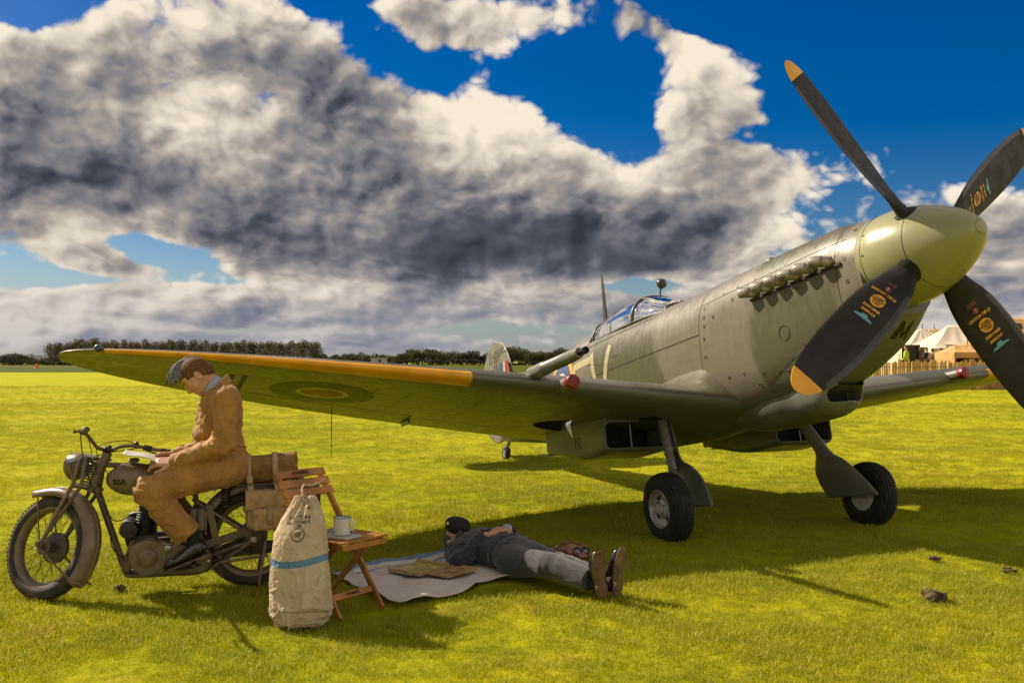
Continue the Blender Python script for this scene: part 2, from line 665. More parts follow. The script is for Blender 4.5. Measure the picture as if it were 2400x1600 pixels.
def sdf_mesh(fn, lo, hi, vox, name='m'):
    """naive surface nets"""
    lo, hi = np.asarray(lo, float), np.asarray(hi, float)
    n = np.ceil((hi - lo) / vox).astype(int) + 1
    ax = [lo[k] + vox * np.arange(n[k]) for k in range(3)]
    if np.prod(n) < 120000:
        F = fn(np.stack(np.meshgrid(*ax, indexing='ij'), -1).reshape(-1, 3)).reshape(n)
    else:
        # coarse pass, then fine values only near the surface
        k = 4
        nb = -(-n // k)
        cax = [lo[m] + vox * (k * np.arange(nb[m]) + (k - 1) / 2) for m in range(3)]
        CG = np.stack(np.meshgrid(*cax, indexing='ij'), -1)
        CF = fn(CG.reshape(-1, 3)).reshape(nb)
        up = lambda A: A.repeat(k, 0).repeat(k, 1).repeat(k, 2)[:n[0], :n[1], :n[2]]
        F = up(CF.astype(np.float32)).copy()
        near = up(np.abs(CF) < k * vox * 1.12)
        F[near] = fn(lo + vox * np.stack(np.nonzero(near), -1))
    S = F < 0
    c = n - 1
    crn = [(i, j, k) for i in (0, 1) for j in (0, 1) for k in (0, 1)]
    tot = np.zeros(c, np.uint8)
    for q in crn:
        tot += S[q[0]:q[0] + c[0], q[1]:q[1] + c[1], q[2]:q[2] + c[2]]
    act = (tot > 0) & (tot < 8)
    ii = np.stack(np.nonzero(act), -1)
    fv = {q: F[ii[:, 0] + q[0], ii[:, 1] + q[1], ii[:, 2] + q[2]] for q in crn}
    pos = np.zeros((len(ii), 3))
    cnt = np.zeros(len(ii))
    for q in crn:
        for m in range(3):
            if q[m]:
                continue
            w_ = list(q)
            w_[m] = 1
            fa, fb = fv[q], fv[tuple(w_)]
            x = (fa < 0) != (fb < 0)
            t = np.where(x, fa / np.where(x, fa - fb, 1), 0)
            for e in range(3):
                pos[:, e] += np.where(x, q[e] + (t if e == m else 0), 0)
            cnt += x
    idx = -np.ones(c, np.int32)
    idx[act] = np.arange(len(ii))
    V = lo + (ii + pos / cnt[:, None]) * vox
    faces = []
    for m in range(3):
        u, v = (m + 1) % 3, (m + 2) % 3
        a0 = [slice(None)] * 3
        a1 = [slice(None)] * 3
        a0[m] = slice(0, n[m] - 1)
        a1[m] = slice(1, n[m])
        x = S[tuple(a0)] != S[tuple(a1)]
        g = np.stack(np.nonzero(x), -1)
        g = g[(g[:, u] > 0) & (g[:, v] > 0) & (g[:, u] < c[u]) & (g[:, v] < c[v])]
        inside = S[tuple(g.T)]
        q = []
        for du, dv in ((1, 1), (0, 1), (0, 0), (1, 0)):
            h_ = g.copy()
            h_[:, u] -= du
            h_[:, v] -= dv
            q.append(idx[tuple(h_.T)])
        q = np.stack(q, -1)
        q = np.where(inside[:, None], q, q[:, ::-1])
        faces.append(q)
    Fq = np.concatenate(faces)
    me = bpy.data.meshes.new(name)
    me.vertices.add(len(V))
    me.vertices.foreach_set('co', V.ravel())
    me.loops.add(Fq.size)
    me.loops.foreach_set('vertex_index', Fq.ravel())
    me.polygons.add(len(Fq))
    me.polygons.foreach_set('loop_start', np.arange(0, Fq.size, 4))
    me.update(calc_edges=True)
    me.validate()
    return me


def text_mesh(s, size, name='lettering', depth=0.001, bold=0.0, align='CENTER'):
    cu = bpy.data.curves.new(name, 'FONT')
    cu.body = s
    cu.size = size
    cu.align_x = align
    cu.align_y = 'CENTER'
    cu.offset = bold
    cu.resolution_u = 3
    cu.extrude = depth
    o = bpy.data.objects.new(name, cu)
    COL.objects.link(o)
    dg = bpy.context.evaluated_depsgraph_get()
    me = bpy.data.meshes.new_from_object(o.evaluated_get(dg))
    bpy.data.objects.remove(o)
    bpy.data.curves.remove(cu)
    me.name = name
    return me


def xf(me, fn):
    """move every vertex of a mesh through fn(array)->array"""
    n = len(me.vertices)
    a = np.empty(n * 3)
    me.vertices.foreach_get('co', a)
    a = fn(a.reshape(-1, 3))
    me.vertices.foreach_set('co', np.asarray(a, float).ravel())
    me.update()
    return me
# ------------------------------------------------------------------ ground
def grass_shader(name, blades):
    m = bpy.data.materials.new(name)
    m.use_nodes = True
    T = NT(m.node_tree)
    b = T.n['Principled BSDF']
    geo = T.node('ShaderNodeNewGeometry')
    pos = geo.outputs['Position']
    big = T.noise(pos, 0.22, 5, 0.6)
    mid = T.noise(pos, 1.3, 5, 0.65)
    fin = T.noise(pos, 9.0, 4, 0.6)
    stripe = T.noise(T.vmath('MULTIPLY', pos, (0.12, 1.1, 1.0)), 0.5, 3, 0.5)
    c = T.mix(T.ramp(big, 0.35, 0.65), (0.2878, 0.3051, 0.0049), (0.3882, 0.3718, 0.0055))
    c = T.mix(T.math('MULTIPLY', T.ramp(mid, 0.45, 0.75), 0.6), c, (0.2208, 0.2555, 0.0049))
    c = T.mix(T.math('MULTIPLY', T.ramp(stripe, 0.45, 0.7), 0.35), c, (0.4150, 0.3903, 0.0061))
    dry = T.ramp(T.noise(pos, 1.7, 7, 0.72), 0.54, 0.72)
    c = T.mix(T.math('MULTIPLY', dry, 0.70), c, (0.4818, 0.3833, 0.0610))
    if blades:
        oi = T.node('ShaderNodeObjectInfo').outputs['Random']
        at = T.node('ShaderNodeAttribute', attribute_name='tone').outputs['Fac']
        c = T.mix(T.math('MULTIPLY', T.ramp(at, 0.80, 0.95), 0.75), c, (0.6157, 0.5111, 0.1098))
        c = T.mix(T.ramp(at, 0.0, 0.5, 0.40, 0.0), c, (0.1674, 0.2200, 0.0049))
        c = T.mix(T.math('MULTIPLY', oi, 0.25), c, (0.3614, 0.3265, 0.0098))
        b.inputs['Roughness'].default_value = 0.55
        b.inputs['Specular IOR Level'].default_value = 0.4
        tr = T.node('ShaderNodeBsdfTranslucent')
        T.l.new(T.mix(1.0, c, (1.0, 1.0, 0.55), 'MULTIPLY'), tr.inputs[0])
        ms = T.node('ShaderNodeMixShader')
        ms.inputs[0].default_value = 0.45
        T.l.new(b.outputs[0], ms.inputs[1])
        T.l.new(tr.outputs[0], ms.inputs[2])
        T.l.new(ms.outputs[0], T.n['Material Output'].inputs[0])
    else:
        c = T.mix(T.math('MULTIPLY', T.ramp(fin, 0.5, 0.8), 0.4), c, (0.2008, 0.2200, 0.0049))
        # worn, brownish scrapes further out on the field
        scr = T.noise(T.vmath('MULTIPLY', pos, (0.5, 1.6, 1.0)), 0.55, 8, 0.72)
        c = T.mix(T.math('MULTIPLY', T.ramp(scr, 0.66, 0.74), 0.5), c, (0.1952, 0.1342, 0.0366))
        b.inputs['Roughness'].default_value = 0.95
        b.inputs['Specular IOR Level'].default_value = 0.05
        bp = T.node('ShaderNodeBump')
        bp.inputs['Strength'].default_value = 0.9
        bp.inputs['Distance'].default_value = 0.06
        T.put(bp.inputs['Height'], T.math('ADD', T.noise(pos, 14.0, 6, 0.7), T.math('MULTIPLY', mid, 0.6)))
        T.l.new(bp.outputs[0], b.inputs['Normal'])
    T.l.new(c, b.inputs['Base Color'])
    return m


def bank(X, Y):
    """low rise on which the camp stands"""
    a = np.clip((np.asarray(Y) - 48.5) / 3.0, 0, 1)
    b = np.clip((np.asarray(X) - 12.0) / 5.0, 0, 1)
    return .55 * a * a * (3 - 2 * a) * b * b * (3 - 2 * b)


def build_ground():
    # one sheet reaching the horizon, finer near the camera
    xs = np.concatenate([-np.geomspace(3000, 22, 14), np.linspace(-20, 32, 53), np.geomspace(36, 3000, 14)])
    ys = np.concatenate([[-400, -60, -12], np.linspace(-2, 40, 64), np.linspace(41, 56, 16), np.geomspace(60, 3500, 20)])
    X, Y = np.meshgrid(xs, ys, indexing='ij')
    P = np.stack([X, Y, np.zeros_like(X)], -1)
    und = fbm(np.stack([X * .13, Y * .13, X * 0], -1), 2, 3) * .012
    P[..., 2] = np.where(Y < 60, und, 0.0) - 0.006 + bank(X, Y)
    o = obj('ground', grid_mesh(P), grass_shader('lawn', False), smooth=180)
    tag(o, kind='structure')
    me = o.data
    if me.polygons[0].normal.z < 0:
        me.flip_normals()


build_ground()

# places where the blades are pressed flat under things lying on the lawn: (centre, half sizes, angle)
FLAT = []


def build_grass():
    lawn = grass_shader('grass_blades', True)
    hid = bpy.data.collections.new('grass_tufts')
    protos = []
    for k in range(9):
        r = np.random.default_rng(50 + k)
        nb = 46
        rad = 0.085
        V, F, tone = [], [], []
        for q in range(nb):
            a, d = r.uniform(0, 6.283), rad * math.sqrt(r.uniform(0, 1))
            x, y = d * math.cos(a), d * math.sin(a)
            hh = r.uniform(0.014, 0.036) * (1.25 if r.uniform() < .12 else 1)
            w = r.uniform(0.0012, 0.0024)
            la = r.uniform(0, 6.283)
            ln = hh * r.uniform(0.15, 0.9)
            fx, fy = math.cos(la), math.sin(la)
            b = len(V)
            for t, ww in ((0, 1), (.5, .8)):
                off = ln * t * t
                for s in (-1, 1):
                    V.append((x + fx * off - fy * s * w * ww, y + fy * off + fx * s * w * ww, hh * t - .004))
            V.append((x + fx * ln, y + fy * ln, hh * (1 - .25 * (ln / hh) ** 2)))
            F += [(b, b + 1, b + 3, b + 2), (b + 2, b + 3, b + 4)]
            tone += [r.uniform()] * 5
        me = bpy.data.meshes.new('tuft')
        me.from_pydata(V, [], F)
        at = me.attributes.new('tone', 'FLOAT', 'POINT')
        at.data.foreach_set('value', tone)
        me.materials.append(lawn)
        o = bpy.data.objects.new('tuft', me)
        hid.objects.link(o)
        protos.append(o)
    r = np.random.default_rng(5)
    pts, scl = [], []

    def scatter(y0, y1, dens, s0, s1):
        n = int(dens * (y1 - y0) * (y1 + y0) / 2 * 1.30)
        yy = np.sqrt(r.uniform(y0 * y0, y1 * y1, n))
        xx = r.uniform(-.65, .65, n) * yy
        pts.append(np.stack([xx, yy, np.zeros(n)], -1))
        g = .82 + .36 * vnoise(np.stack([xx * 1.6, yy * 1.6, 0 * xx], -1), 4) + .18 * vnoise(np.stack([xx * .5, yy * .5, 0 * xx], -1), 9)
        scl.append(np.clip(r.uniform(s0, s1, n) * g, .25, 2.2))
    scatter(3.4, 7.5, 400, .70, 1.20)
    scatter(7.5, 12, 150, .85, 1.35)
    scatter(12, 20, 60, 1.0, 1.5)
    scatter(20, 32, 28, 1.1, 1.7)
    scatter(32, 55, 9, 1.2, 1.8)
    P = np.concatenate(pts)
    S = np.concatenate(scl)
    keep = np.ones(len(P), bool)
    for (cx, cy), (hx, hy), a in FLAT:
        dx, dy = P[:, 0] - cx, P[:, 1] - cy
        u, v = dx * math.cos(a) + dy * math.sin(a), -dx * math.sin(a) + dy * math.cos(a)
        keep &= ~((np.abs(u) < hx) & (np.abs(v) < hy))
    P, S = P[keep], S[keep]
    und = fbm(np.stack([P[:, 0] * .13, P[:, 1] * .13, P[:, 0] * 0], -1), 2, 3) * .012 - .006
    P[:, 2] = und
    me = bpy.data.meshes.new('grass')
    me.vertices.add(len(P))
    me.vertices.foreach_set('co', P.ravel())
    a = me.attributes.new('tuft_scale', 'FLOAT', 'POINT')
    a.data.foreach_set('value', S)
    a = me.attributes.new('tuft_turn', 'FLOAT_VECTOR', 'POINT')
    rot = np.stack([r.uniform(-.15, .15, len(P)), r.uniform(-.15, .15, len(P)), r.uniform(0, 6.283, len(P))], -1)
    a.data.foreach_set('vector', rot.ravel())
    o = bpy.data.objects.new('grass', me)
    COL.objects.link(o)
    tag(o, 'short sunlit green grass of the airfield lawn', 'grass', kind='stuff')
    ng = bpy.data.node_groups.new('grass_scatter', 'GeometryNodeTree')
    ng.interface.new_socket('Geometry', in_out='INPUT', socket_type='NodeSocketGeometry')
    ng.interface.new_socket('Geometry', in_out='OUTPUT', socket_type='NodeSocketGeometry')
    N, L = ng.nodes, ng.links
    gi, go = N.new('NodeGroupInput'), N.new('NodeGroupOutput')
    m2p = N.new('GeometryNodeMeshToPoints')
    iop = N.new('GeometryNodeInstanceOnPoints')
    ci = N.new('GeometryNodeCollectionInfo')
    ci.inputs['Collection'].default_value = hid
    ci.inputs['Separate Children'].default_value = True
    ci.inputs['Reset Children'].default_value = True
    na = N.new('GeometryNodeInputNamedAttribute')
    na.data_type = 'FLOAT'
    na.inputs['Name'].default_value = 'tuft_scale'
    nv = N.new('GeometryNodeInputNamedAttribute')
    nv.data_type = 'FLOAT_VECTOR'
    nv.inputs['Name'].default_value = 'tuft_turn'
    L.new(gi.outputs[0], m2p.inputs['Mesh'])
    L.new(m2p.outputs[0], iop.inputs['Points'])
    L.new(ci.outputs[0], iop.inputs['Instance'])
    iop.inputs['Pick Instance'].default_value = True
    L.new(na.outputs[0], iop.inputs['Scale'])
    L.new(nv.outputs[0], iop.inputs['Rotation'])
    L.new(iop.outputs[0], go.inputs[0])
    md = o.modifiers.new('scatter', 'NODES')
    md.node_group = ng
# ------------------------------------------------------------------ the fighter aircraft
# local frame: x = metres aft of the spinner tip, y = to its right (starboard), z = above the thrust line
PL = Matrix(((-0.369766, -0.925817, -0.078332, 3.0656),
             (0.905717, -0.377972, 0.19187, 6.08048),
             (-0.207244, 0.0, 0.978289, 2.3213),
             (0, 0, 0, 1)))


def paint(name, c1, c2, under, rough=0.42):
    """two camouflage colours and an underside colour chosen per vertex, with streaks, scuffs and oil film"""
    m = bpy.data.materials.new(name)
    m.use_nodes = True
    T = NT(m.node_tree)
    b = T.n['Principled BSDF']
    tc = T.node('ShaderNodeTexCoord').outputs['Object']
    cm = T.node('ShaderNodeAttribute', attribute_name='camo').outputs['Fac']
    un = T.node('ShaderNodeAttribute', attribute_name='belly').outputs['Fac']
    c = T.mix(cm, c1, c2)
    c = T.mix(un, c, under)
    st = T.noise(T.vmath('MULTIPLY', tc, (0.8, 5.0, 5.0)), 3.0, 6, 0.6)
    sp = T.noise(T.vmath('MULTIPLY', tc, (3.0, 3.0, 0.9)), 6.0, 7, 0.65)
    c = T.mix(T.ramp(st, 0.35, 0.75, 0.0, 0.22), c, (0.06, 0.054, 0.042))
    c = T.mix(T.ramp(sp, 0.60, 0.80, 0.0, 0.30), c, (0.16, 0.14, 0.10))
    T.l.new(c, b.inputs['Base Color'])
    T.put(b.inputs['Roughness'], T.ramp(sp, 0.3, 0.7, rough - 0.10, rough + 0.12))
    b.inputs['Specular IOR Level'].default_value = 0.5
    bp = T.node('ShaderNodeBump')
    bp.inputs['Strength'].default_value = 0.06
    bp.inputs['Distance'].default_value = 0.02
    T.put(bp.inputs['Height'], T.noise(tc, 5.0, 3, 0.5))
    T.l.new(bp.outputs[0], b.inputs['Normal'])
    return m


CAMO = paint('camouflage_paint', (0.150, 0.130, 0.096), (0.072, 0.067, 0.031), (0.125, 0.130, 0.108))
GREY = mat('underside_paint', (0.205, 0.215, 0.180), 0.42, var=.1, scale=4)
SPIN = mat('spinner_paint', (0.44, 0.42, 0.22), 0.30, var=.05, scale=5, bump=.02, bscale=6, dirt=(.30, .28, .14), dirt_scale=3, dirt_lo=.6, dirt_hi=.85)
BLK = mat('propeller_black', (0.020, 0.018, 0.019), 0.55, var=.2, scale=9, spec=.3)
YEL = mat('marking_yellow', (1.15, 0.52, 0.008), 0.45, var=.08, scale=6)
RUB = mat('tyre_rubber', (0.016, 0.015, 0.014), 0.8, var=.3, scale=20, bump=.3, bscale=60, dirt=(.07, .06, .04), dirt_lo=.58, dirt_hi=.8)
STEEL = mat('bare_steel', (0.44, 0.42, 0.40), 0.34, metal=.35, var=.15, scale=30, dirt=(.12, .09, .06), dirt_lo=.55)
EXH = mat('exhaust_steel', (0.60, 0.54, 0.47), 0.42, metal=.45, var=.25, scale=16, dirt=(.13, .08, .05), dirt_lo=.5)
RED = mat('red_cap', (0.34, 0.012, 0.016), 0.4, var=.06)
DARK = mat('dark_interior', (0.012, 0.012, 0.011), 0.8, var=.3)
SEAM = mat('panel_gap', (0.022, 0.019, 0.014), 0.8, var=.2)
PALE = mat('code_letter_paint', (0.60, 0.53, 0.30), 0.5, var=.06)
ROUBLUE = mat('roundel_blue', (0.022, 0.032, 0.075), 0.5, var=.1)
ROURED = mat('roundel_red', (0.26, 0.045, 0.03), 0.5, var=.1)
WHITE = mat('marking_white', (0.72, 0.68, 0.56), 0.5, var=.05)
BLACK = mat('black_paint', (0.012, 0.011, 0.010), 0.5, var=.1)
ALU = mat('wheel_alloy', (0.70, 0.68, 0.62), 0.4, metal=.3, var=.12, dirt=(.16, .13, .09), dirt_lo=.5)


def glass_mat(name, col, rough=0.03, refl=1.0):
    """thin clear sheet: tinted see-through with mirror reflections that grow towards grazing view"""
    m = bpy.data.materials.new(name)
    m.use_nodes = True
    T = NT(m.node_tree)
    tr = T.node('ShaderNodeBsdfTransparent')
    tr.inputs[0].default_value = (*col, 1)
    gl = T.node('ShaderNodeBsdfGlossy')
    gl.inputs['Roughness'].default_value = rough
    gl.inputs['Color'].default_value = (.9, .9, .9, 1)
    fr = T.node('ShaderNodeFresnel')
    fr.inputs['IOR'].default_value = 1.5
    ms = T.node('ShaderNodeMixShader')
    T.put(ms.inputs[0], T.math('MULTIPLY_ADD', fr.outputs[0], refl, 0.06))
    T.l.new(tr.outputs[0], ms.inputs[1])
    T.l.new(gl.outputs[0], ms.inputs[2])
    T.l.new(ms.outputs[0], T.n['Material Output'].inputs[0])
    return m


GLASS = glass_mat('canopy_perspex', (0.97, 0.95, 0.90), .03, .7)
ARMG = glass_mat('armoured_glass', (0.40, 0.78, 0.66))

FD = [0.78, 0.95, 1.15, 1.45, 1.80, 2.30, 2.90, 3.40, 3.80, 4.40, 5.00, 5.60, 6.30, 7.10, 8.00, 8.75]
F_TOP = [.336, .372, .400, .404, .404, .404, .405, .425, .46, .52, .575, .575, .475, .375, .300, .22]
F_BOT = [-.385, -.555, -.660, -.770, -.838, -.872, -.88, -.88, -.87, -.85, -.82, -.74, -.63, -.50, -.37, -.26]
F_W = [.338, .358, .372, .385, .400, .420, .438, .450, .460, .462, .445, .405, .330, .235, .125, .035]
F_ZC = [0, 0, 0, -.02, -.04, -.06, -.08, -.07, -.05, -.02, .0, .0, .0, .0, 0.0, 0.0]
F_N = [2.0, 2.05, 2.15, 2.25, 2.35, 2.4, 2.3, 2.2, 2.15, 2.1, 2.05, 2, 2, 2, 2, 2]


NBOT = 3.0


def fus(d, ph):
    """point on the fuselage skin; ph = 0 starboard, 90 deg top"""
    d = np.asarray(d, float)
    ph = np.asarray(ph, float)
    top, bot, w, zc, n = (smooth_interp(d, FD, q) for q in (F_TOP, F_BOT, F_W, F_ZC, F_N))
    c, s = np.cos(ph), np.sin(ph)
    nb = np.where(s < 0, NBOT, n)
    y = w * np.sign(c) * np.abs(c) ** (2 / np.where(s < 0, NBOT, n))
    z = np.where(s >= 0, zc + (top - zc) * np.abs(s) ** (2 / nb), zc - (zc - bot) * np.abs(s) ** (2 / nb))
    return np.stack([d + 0 * y, y, z], -1)


def fus_side(d, z):
    """starboard skin point at station d and height z, and its outward normal"""
    top, bot, zc, n_ = (float(smooth_interp(d, FD, q)) for q in (F_TOP, F_BOT, F_ZC, F_N))
    t = (z - zc) / ((top - zc) if z >= zc else (zc - bot))
    t = min(max(t, -.9995), .9995)
    lo = math.copysign(math.asin(abs(t) ** ((n_ if t >= 0 else NBOT) / 2)), t)
    e = 1e-3
    p = fus(d, lo)
    a = fus(d + e, lo) - p
    b = fus(d, lo + e) - p
    n = np.cross(a, b)
    n = n / (np.linalg.norm(n) + 1e-12)
    if n[1] < 0:
        n = -n
    return p, n


def canopy_top(d):
    return smooth_interp(d, [3.52, 3.75, 3.95, 4.2, 4.5, 4.75, 4.95, 5.12], [.435, .53, .625, .668, .672, .655, .61, .575])


SILL = lambda d: smooth_interp(d, [3.5, 3.9, 4.4, 5.0, 5.2], [.36, .36, .36, .36, .37])


def add_attr(me, name, vals):
    a = me.attributes.new(name, 'FLOAT', 'POINT')
    a.data.foreach_set('value', np.asarray(vals, float))


def sm(x, a, b):
    t = np.clip((x - a) / (b - a), 0, 1)
    return t * t * (3 - 2 * t)


def ribbon(fnp, ts, w=0.008, lift=0.002):
    """thin strip lying on a surface: fnp(t) -> (point, normal)"""
    pts = [fnp(t) for t in ts]
    m = MB()
    V, F = [], []
    for i, (p, n) in enumerate(pts):
        q = pts[min(i + 1, len(pts) - 1)][0] - pts[max(i - 1, 0)][0]
        sd_ = np.cross(n, q)
        sd_ = sd_ / (np.linalg.norm(sd_) + 1e-9)
        V += [p + n * lift + sd_ * w / 2, p + n * lift - sd_ * w / 2]
        if i:
            F.append((2 * i - 2, 2 * i, 2 * i + 1, 2 * i - 1))
    return m.add(V, F)


# ---- wing surfaces
WS = 5.61


def w_e(s):
    return np.sqrt(np.maximum(0, 1 - (np.asarray(s, float) / WS) ** 2))


def w_le(s):
    return 3.17 - .77 * w_e(s) ** .55


def w_te(s):
    return 3.17 + 1.76 * w_e(s) ** 1.28


def w_z(s):
    return -.765 + .0995 * np.asarray(s, float)


def wing_pt(s, u, upper):
    """s span, u 0..1 along the chord"""
    s = np.asarray(s, float)
    u = np.asarray(u, float)
    le, te = w_le(s), w_te(s)
    c = te - le
    tk = .132 - .068 * np.clip(s / WS, 0, 1)
    yt = 5 * tk * (.2969 * np.sqrt(u) - .1260 * u - .3516 * u ** 2 + .2843 * u ** 3 - .1036 * u ** 4)
    m_, p_ = .02, .3
    yc = np.where(u < p_, m_ / p_ ** 2 * (2 * p_ * u - u * u), m_ / (1 - p_) ** 2 * (1 - 2 * p_ + 2 * p_ * u - u * u))
    z = w_z(s) + c * (yc + (yt if upper else -yt)) - .030 * u * c * (1 - s / WS * .9)
    if upper:
        z = z + .20 * np.exp(-np.maximum(s - .40, 0) / .11) * sm(u, 0.0, .14) * (1 - sm(u, .7, 1.0))
    else:
        z = z - .05 * np.exp(-np.maximum(s - .2, 0) / .25) * sm(u, .05, .3) * (1 - sm(u, .7, 1.0))
    return np.stack([le + u * c, s + 0 * u, z], -1)


def wing_under(d, s):
    le, te = float(w_le(s)), float(w_te(s))
    u = min(max((d - le) / (te - le), 0), 1)
    p = wing_pt(s, u, False)
    a = wing_pt(s, min(u + .01, 1), False) - wing_pt(s, max(u - .01, 0), False)
    b = wing_pt(s + .01, min(max((d - float(w_le(s + .01))) / float(w_te(s + .01) - w_le(s + .01)), 0), 1), False) - p
    n = np.cross(a, b)
    n = n / np.linalg.norm(n)
    return p, (n if n[2] < 0 else -n)


def build_plane():
    root = empty('fighter_aircraft', mw=PL)
    tag(root, 'green and grey camouflaged wartime fighter plane with four propeller blades', 'aircraft')

    # fuselage, open under the canopy
    ds = np.concatenate([np.arange(.78, 3.5, .03), np.arange(3.5, 5.2, .04), np.arange(5.2, 8.76, .05)])
    phs = np.linspace(0, 2 * math.pi, 112, endpoint=False)
    P = np.stack([fus(np.full_like(phs, d), phs) for d in ds])
    for i, d in enumerate(ds):
        if 3.50 < d < 5.02:
            sl = float(SILL(d))
            k = sm(d, 3.50, 3.56) * (1 - sm(d, 4.98, 5.02))
            over = P[i, :, 2] > sl
            P[i, over, 2] = sl * k + P[i, over, 2] * (1 - k)
    n = P.shape[1]
    v = P.reshape(-1, 3)
    m = MB()
    m.rings([list(r) for r in P], True, True)
    me = m.mesh('fuselage')
    V = np.array([q.co[:] for q in me.vertices])
    wob = .10 * fbm(V * (1.7, 1.7, 1.7), 2, 5) + .05 * np.sin(V[:, 2] * 5)
    x = V[:, 0] + wob
    cm = sm(x, .93, .99) * (1 - sm(x + .10 * np.maximum(V[:, 2], 0), 1.98, 2.04))
    cm = cm + sm(x - .35 * (V[:, 2] + .1), 3.36, 3.44) * (1 - sm(x - .3 * V[:, 2], 4.75, 4.85))
    cm = cm + sm(x, 5.6, 5.7) * (1 - sm(x, 6.7, 6.8))
    cm = np.maximum(cm, sm(V[:, 2], .34, .38) * (1 - sm(x, 2.9, 3.1)) * sm(x, 1.0, 1.1) * .8)
    line = smooth_interp(V[:, 0], [.78, 1.3, 1.95, 2.4, 5, 8.7], [-.27, -.42, -.70, -.78, -.60, -.20])
    be = 1 - sm(V[:, 2] - line, -.006, .006)
    add_attr(me, 'camo', np.clip(cm, 0, 1))
    add_attr(me, 'belly', be)
    fo = obj('fuselage', me, CAMO, root, smooth=40)

    # panel gaps on the starboard side
    def gap(a, b, w=.007, nseg=30, lab=None):
        fo_ = obj('panel_seam', ribbon(lambda t: fus_side(a[0] + (b[0] - a[0]) * t, a[1] + (b[1] - a[1]) * t), np.linspace(0, 1, nseg), w), SEAM, root)
        return fo_
    gap((2.66, .38), (2.71, -.09), .006)
    gap((2.71, -.085), (4.90, -.06), .010)
    gap((2.71, -.09), (2.74, -.62), .004)
    gap((.90, .20), (2.66, .17), .004)
    gap((.98, -.32), (2.02, -.70), .005)
    gap((3.62, .30), (4.95, .30), .012)
    gap((4.55, .02), (5.6, .25), .006)
    gap((.985, .34), (.99, -.35), .004)

    # turnbuckle fasteners along the cowling panels
    fm = MB()
    fm.lathe([(.004, .0005), (.0045, .0015)], n=10)
    fm.torus((0, 0, .0003), (0, 0, 1), .0145, .0022, 20, 6)
    fm.lathe([(.013, -.001), (.013, .0004)], n=18)
    fme = fm.mesh('fastener')
    fme.materials.append(mat('fastener_metal', (.22, .20, .16), .4, metal=.5, var=.2))
    for d, z in [(.86, .26), (.88, .16), (.90, .05), (.90, -.12), (.93, -.28), (1.22, .25), (1.21, .15), (1.55, .22), (1.72, .18), (1.92, .20), (2.08, .16),
                 (2.15, .20), (2.20, .10), (2.62, .13), (2.62, .05), (2.62, -.03), (2.64, -.14), (2.66, -.30), (2.60, -.52), (2.40, -.53), (2.20, -.54), (2.06, -.66),
                 (1.10, -.33), (1.28, -.40), (1.45, -.46), (1.62, -.53), (1.80, -.60), (1.32, -.47), (1.70, -.62), (2.35, .19), (2.48, .02), (1.98, -.58)]:
        p, nn = fus_side(d, z)
        o = bpy.data.objects.new('fastener', fme)
        COL.objects.link(o)
        o.parent = root
        o.location = p + nn * .001
        o.rotation_euler = Vector(nn).to_track_quat('Z', 'Y').to_euler()
    p, nn = fus_side(1.62, -.33)
    obj('inspection_disc', MB().torus(p + nn * .001, nn, .058, .0025, 40, 6), SEAM, root)
    p, nn = fus_side(1.42, -.02)
    obj('drain_pipe', MB().lathe([(.011, -.01), (.011, .04), (.006, .04), (.006, .01)], p, nn, 14), STEEL, root)

    # teardrop blister on the cowling top
    def blis(q):
        a = s_cap(q, (1.98, .12, .375), (2.45, .14, .372), .045, .012)
        return a
    o = obj('cowling_blister', sdf_mesh(blis, (1.85, .02, .3), (2.55, .25, .48), .01), CAMO, root, 180)
    add_attr(o.data, 'camo', np.zeros(len(o.data.vertices)))
    add_attr(o.data, 'belly', np.zeros(len(o.data.vertices)))
    obj('blister_opening', MB().lathe([(.037, .0), (.03, .012), (.004, .013)], (1.985, .12, .377), (-1, 0, 0), 16), mat('blue_blank', (.02, .03, .12), .4), root)

    # exhaust stubs
    for k in range(6):
        d = 1.028 + .168 * k
        p, nn = fus_side(d, .068)
        wv = .082
        mb = MB()
        path = [p + np.array([0, -.03, .0]), p + nn * .035 + np.array([.02, 0, 0]), p + nn * .075 + np.array([.065, 0, .005]), p + nn * .088 + np.array([.115, 0, .010])]
        rr = [(.040, .030), (.042, .032), (.043, .034), (.042, .036)]
        rings = []
        for i, q in enumerate(path):
            t = path[min(i + 1, 3)] - path[max(i - 1, 0)]
            u, v_, w_ = basis(t, (0, 0, 1))
            rings.append([q + rr[i][1] * math.cos(a) * u + rr[i][0] * math.sin(a) * v_ for a in np.linspace(0, 2 * math.pi, 18, endpoint=False)])
        mb.rings(rings, True, False)
        inner = [[path[3] + (q - path[3]) * .88 for q in rings[3]], [path[2] + (q - path[2]) * .86 for q in rings[2]]]
        mb.rings([rings[3], inner[0], inner[1]], True, False)
        st = obj('exhaust_stub', mb, EXH, root, 50)
        obj('weld_collar', MB().tube([path[1] + (path[2] - path[1]) * .5, path[1] + (path[2] - path[1]) * .62], [.046, .046], 18), EXH, st)
    mb = MB()
    for a, b in zip(np.linspace(.93, 1.95, 14)[:-1], np.linspace(.93, 1.95, 14)[1:]):
        pa, na = fus_side(a, .022)
        pb, nb_ = fus_side(b, .022)
        mb.bar(pa + na * .004, pb + nb_ * .004, .02, .022, na)
    obj('exhaust_shroud', mb, mat('sooty_metal', (.05, .042, .034), .6, metal=.4, var=.3), root)

    # spinner and backplate
    prof = [(.345, .80), (.347, .76), (.347, .66), (.336, .55), (.310, .44), (.272, .33), (.220, .22), (.158, .12), (.098, .050), (.058, .018), (.03, .005), (.001, 0.0)]
    cm_ = catmull([(r, h) for r, h in prof], 60)
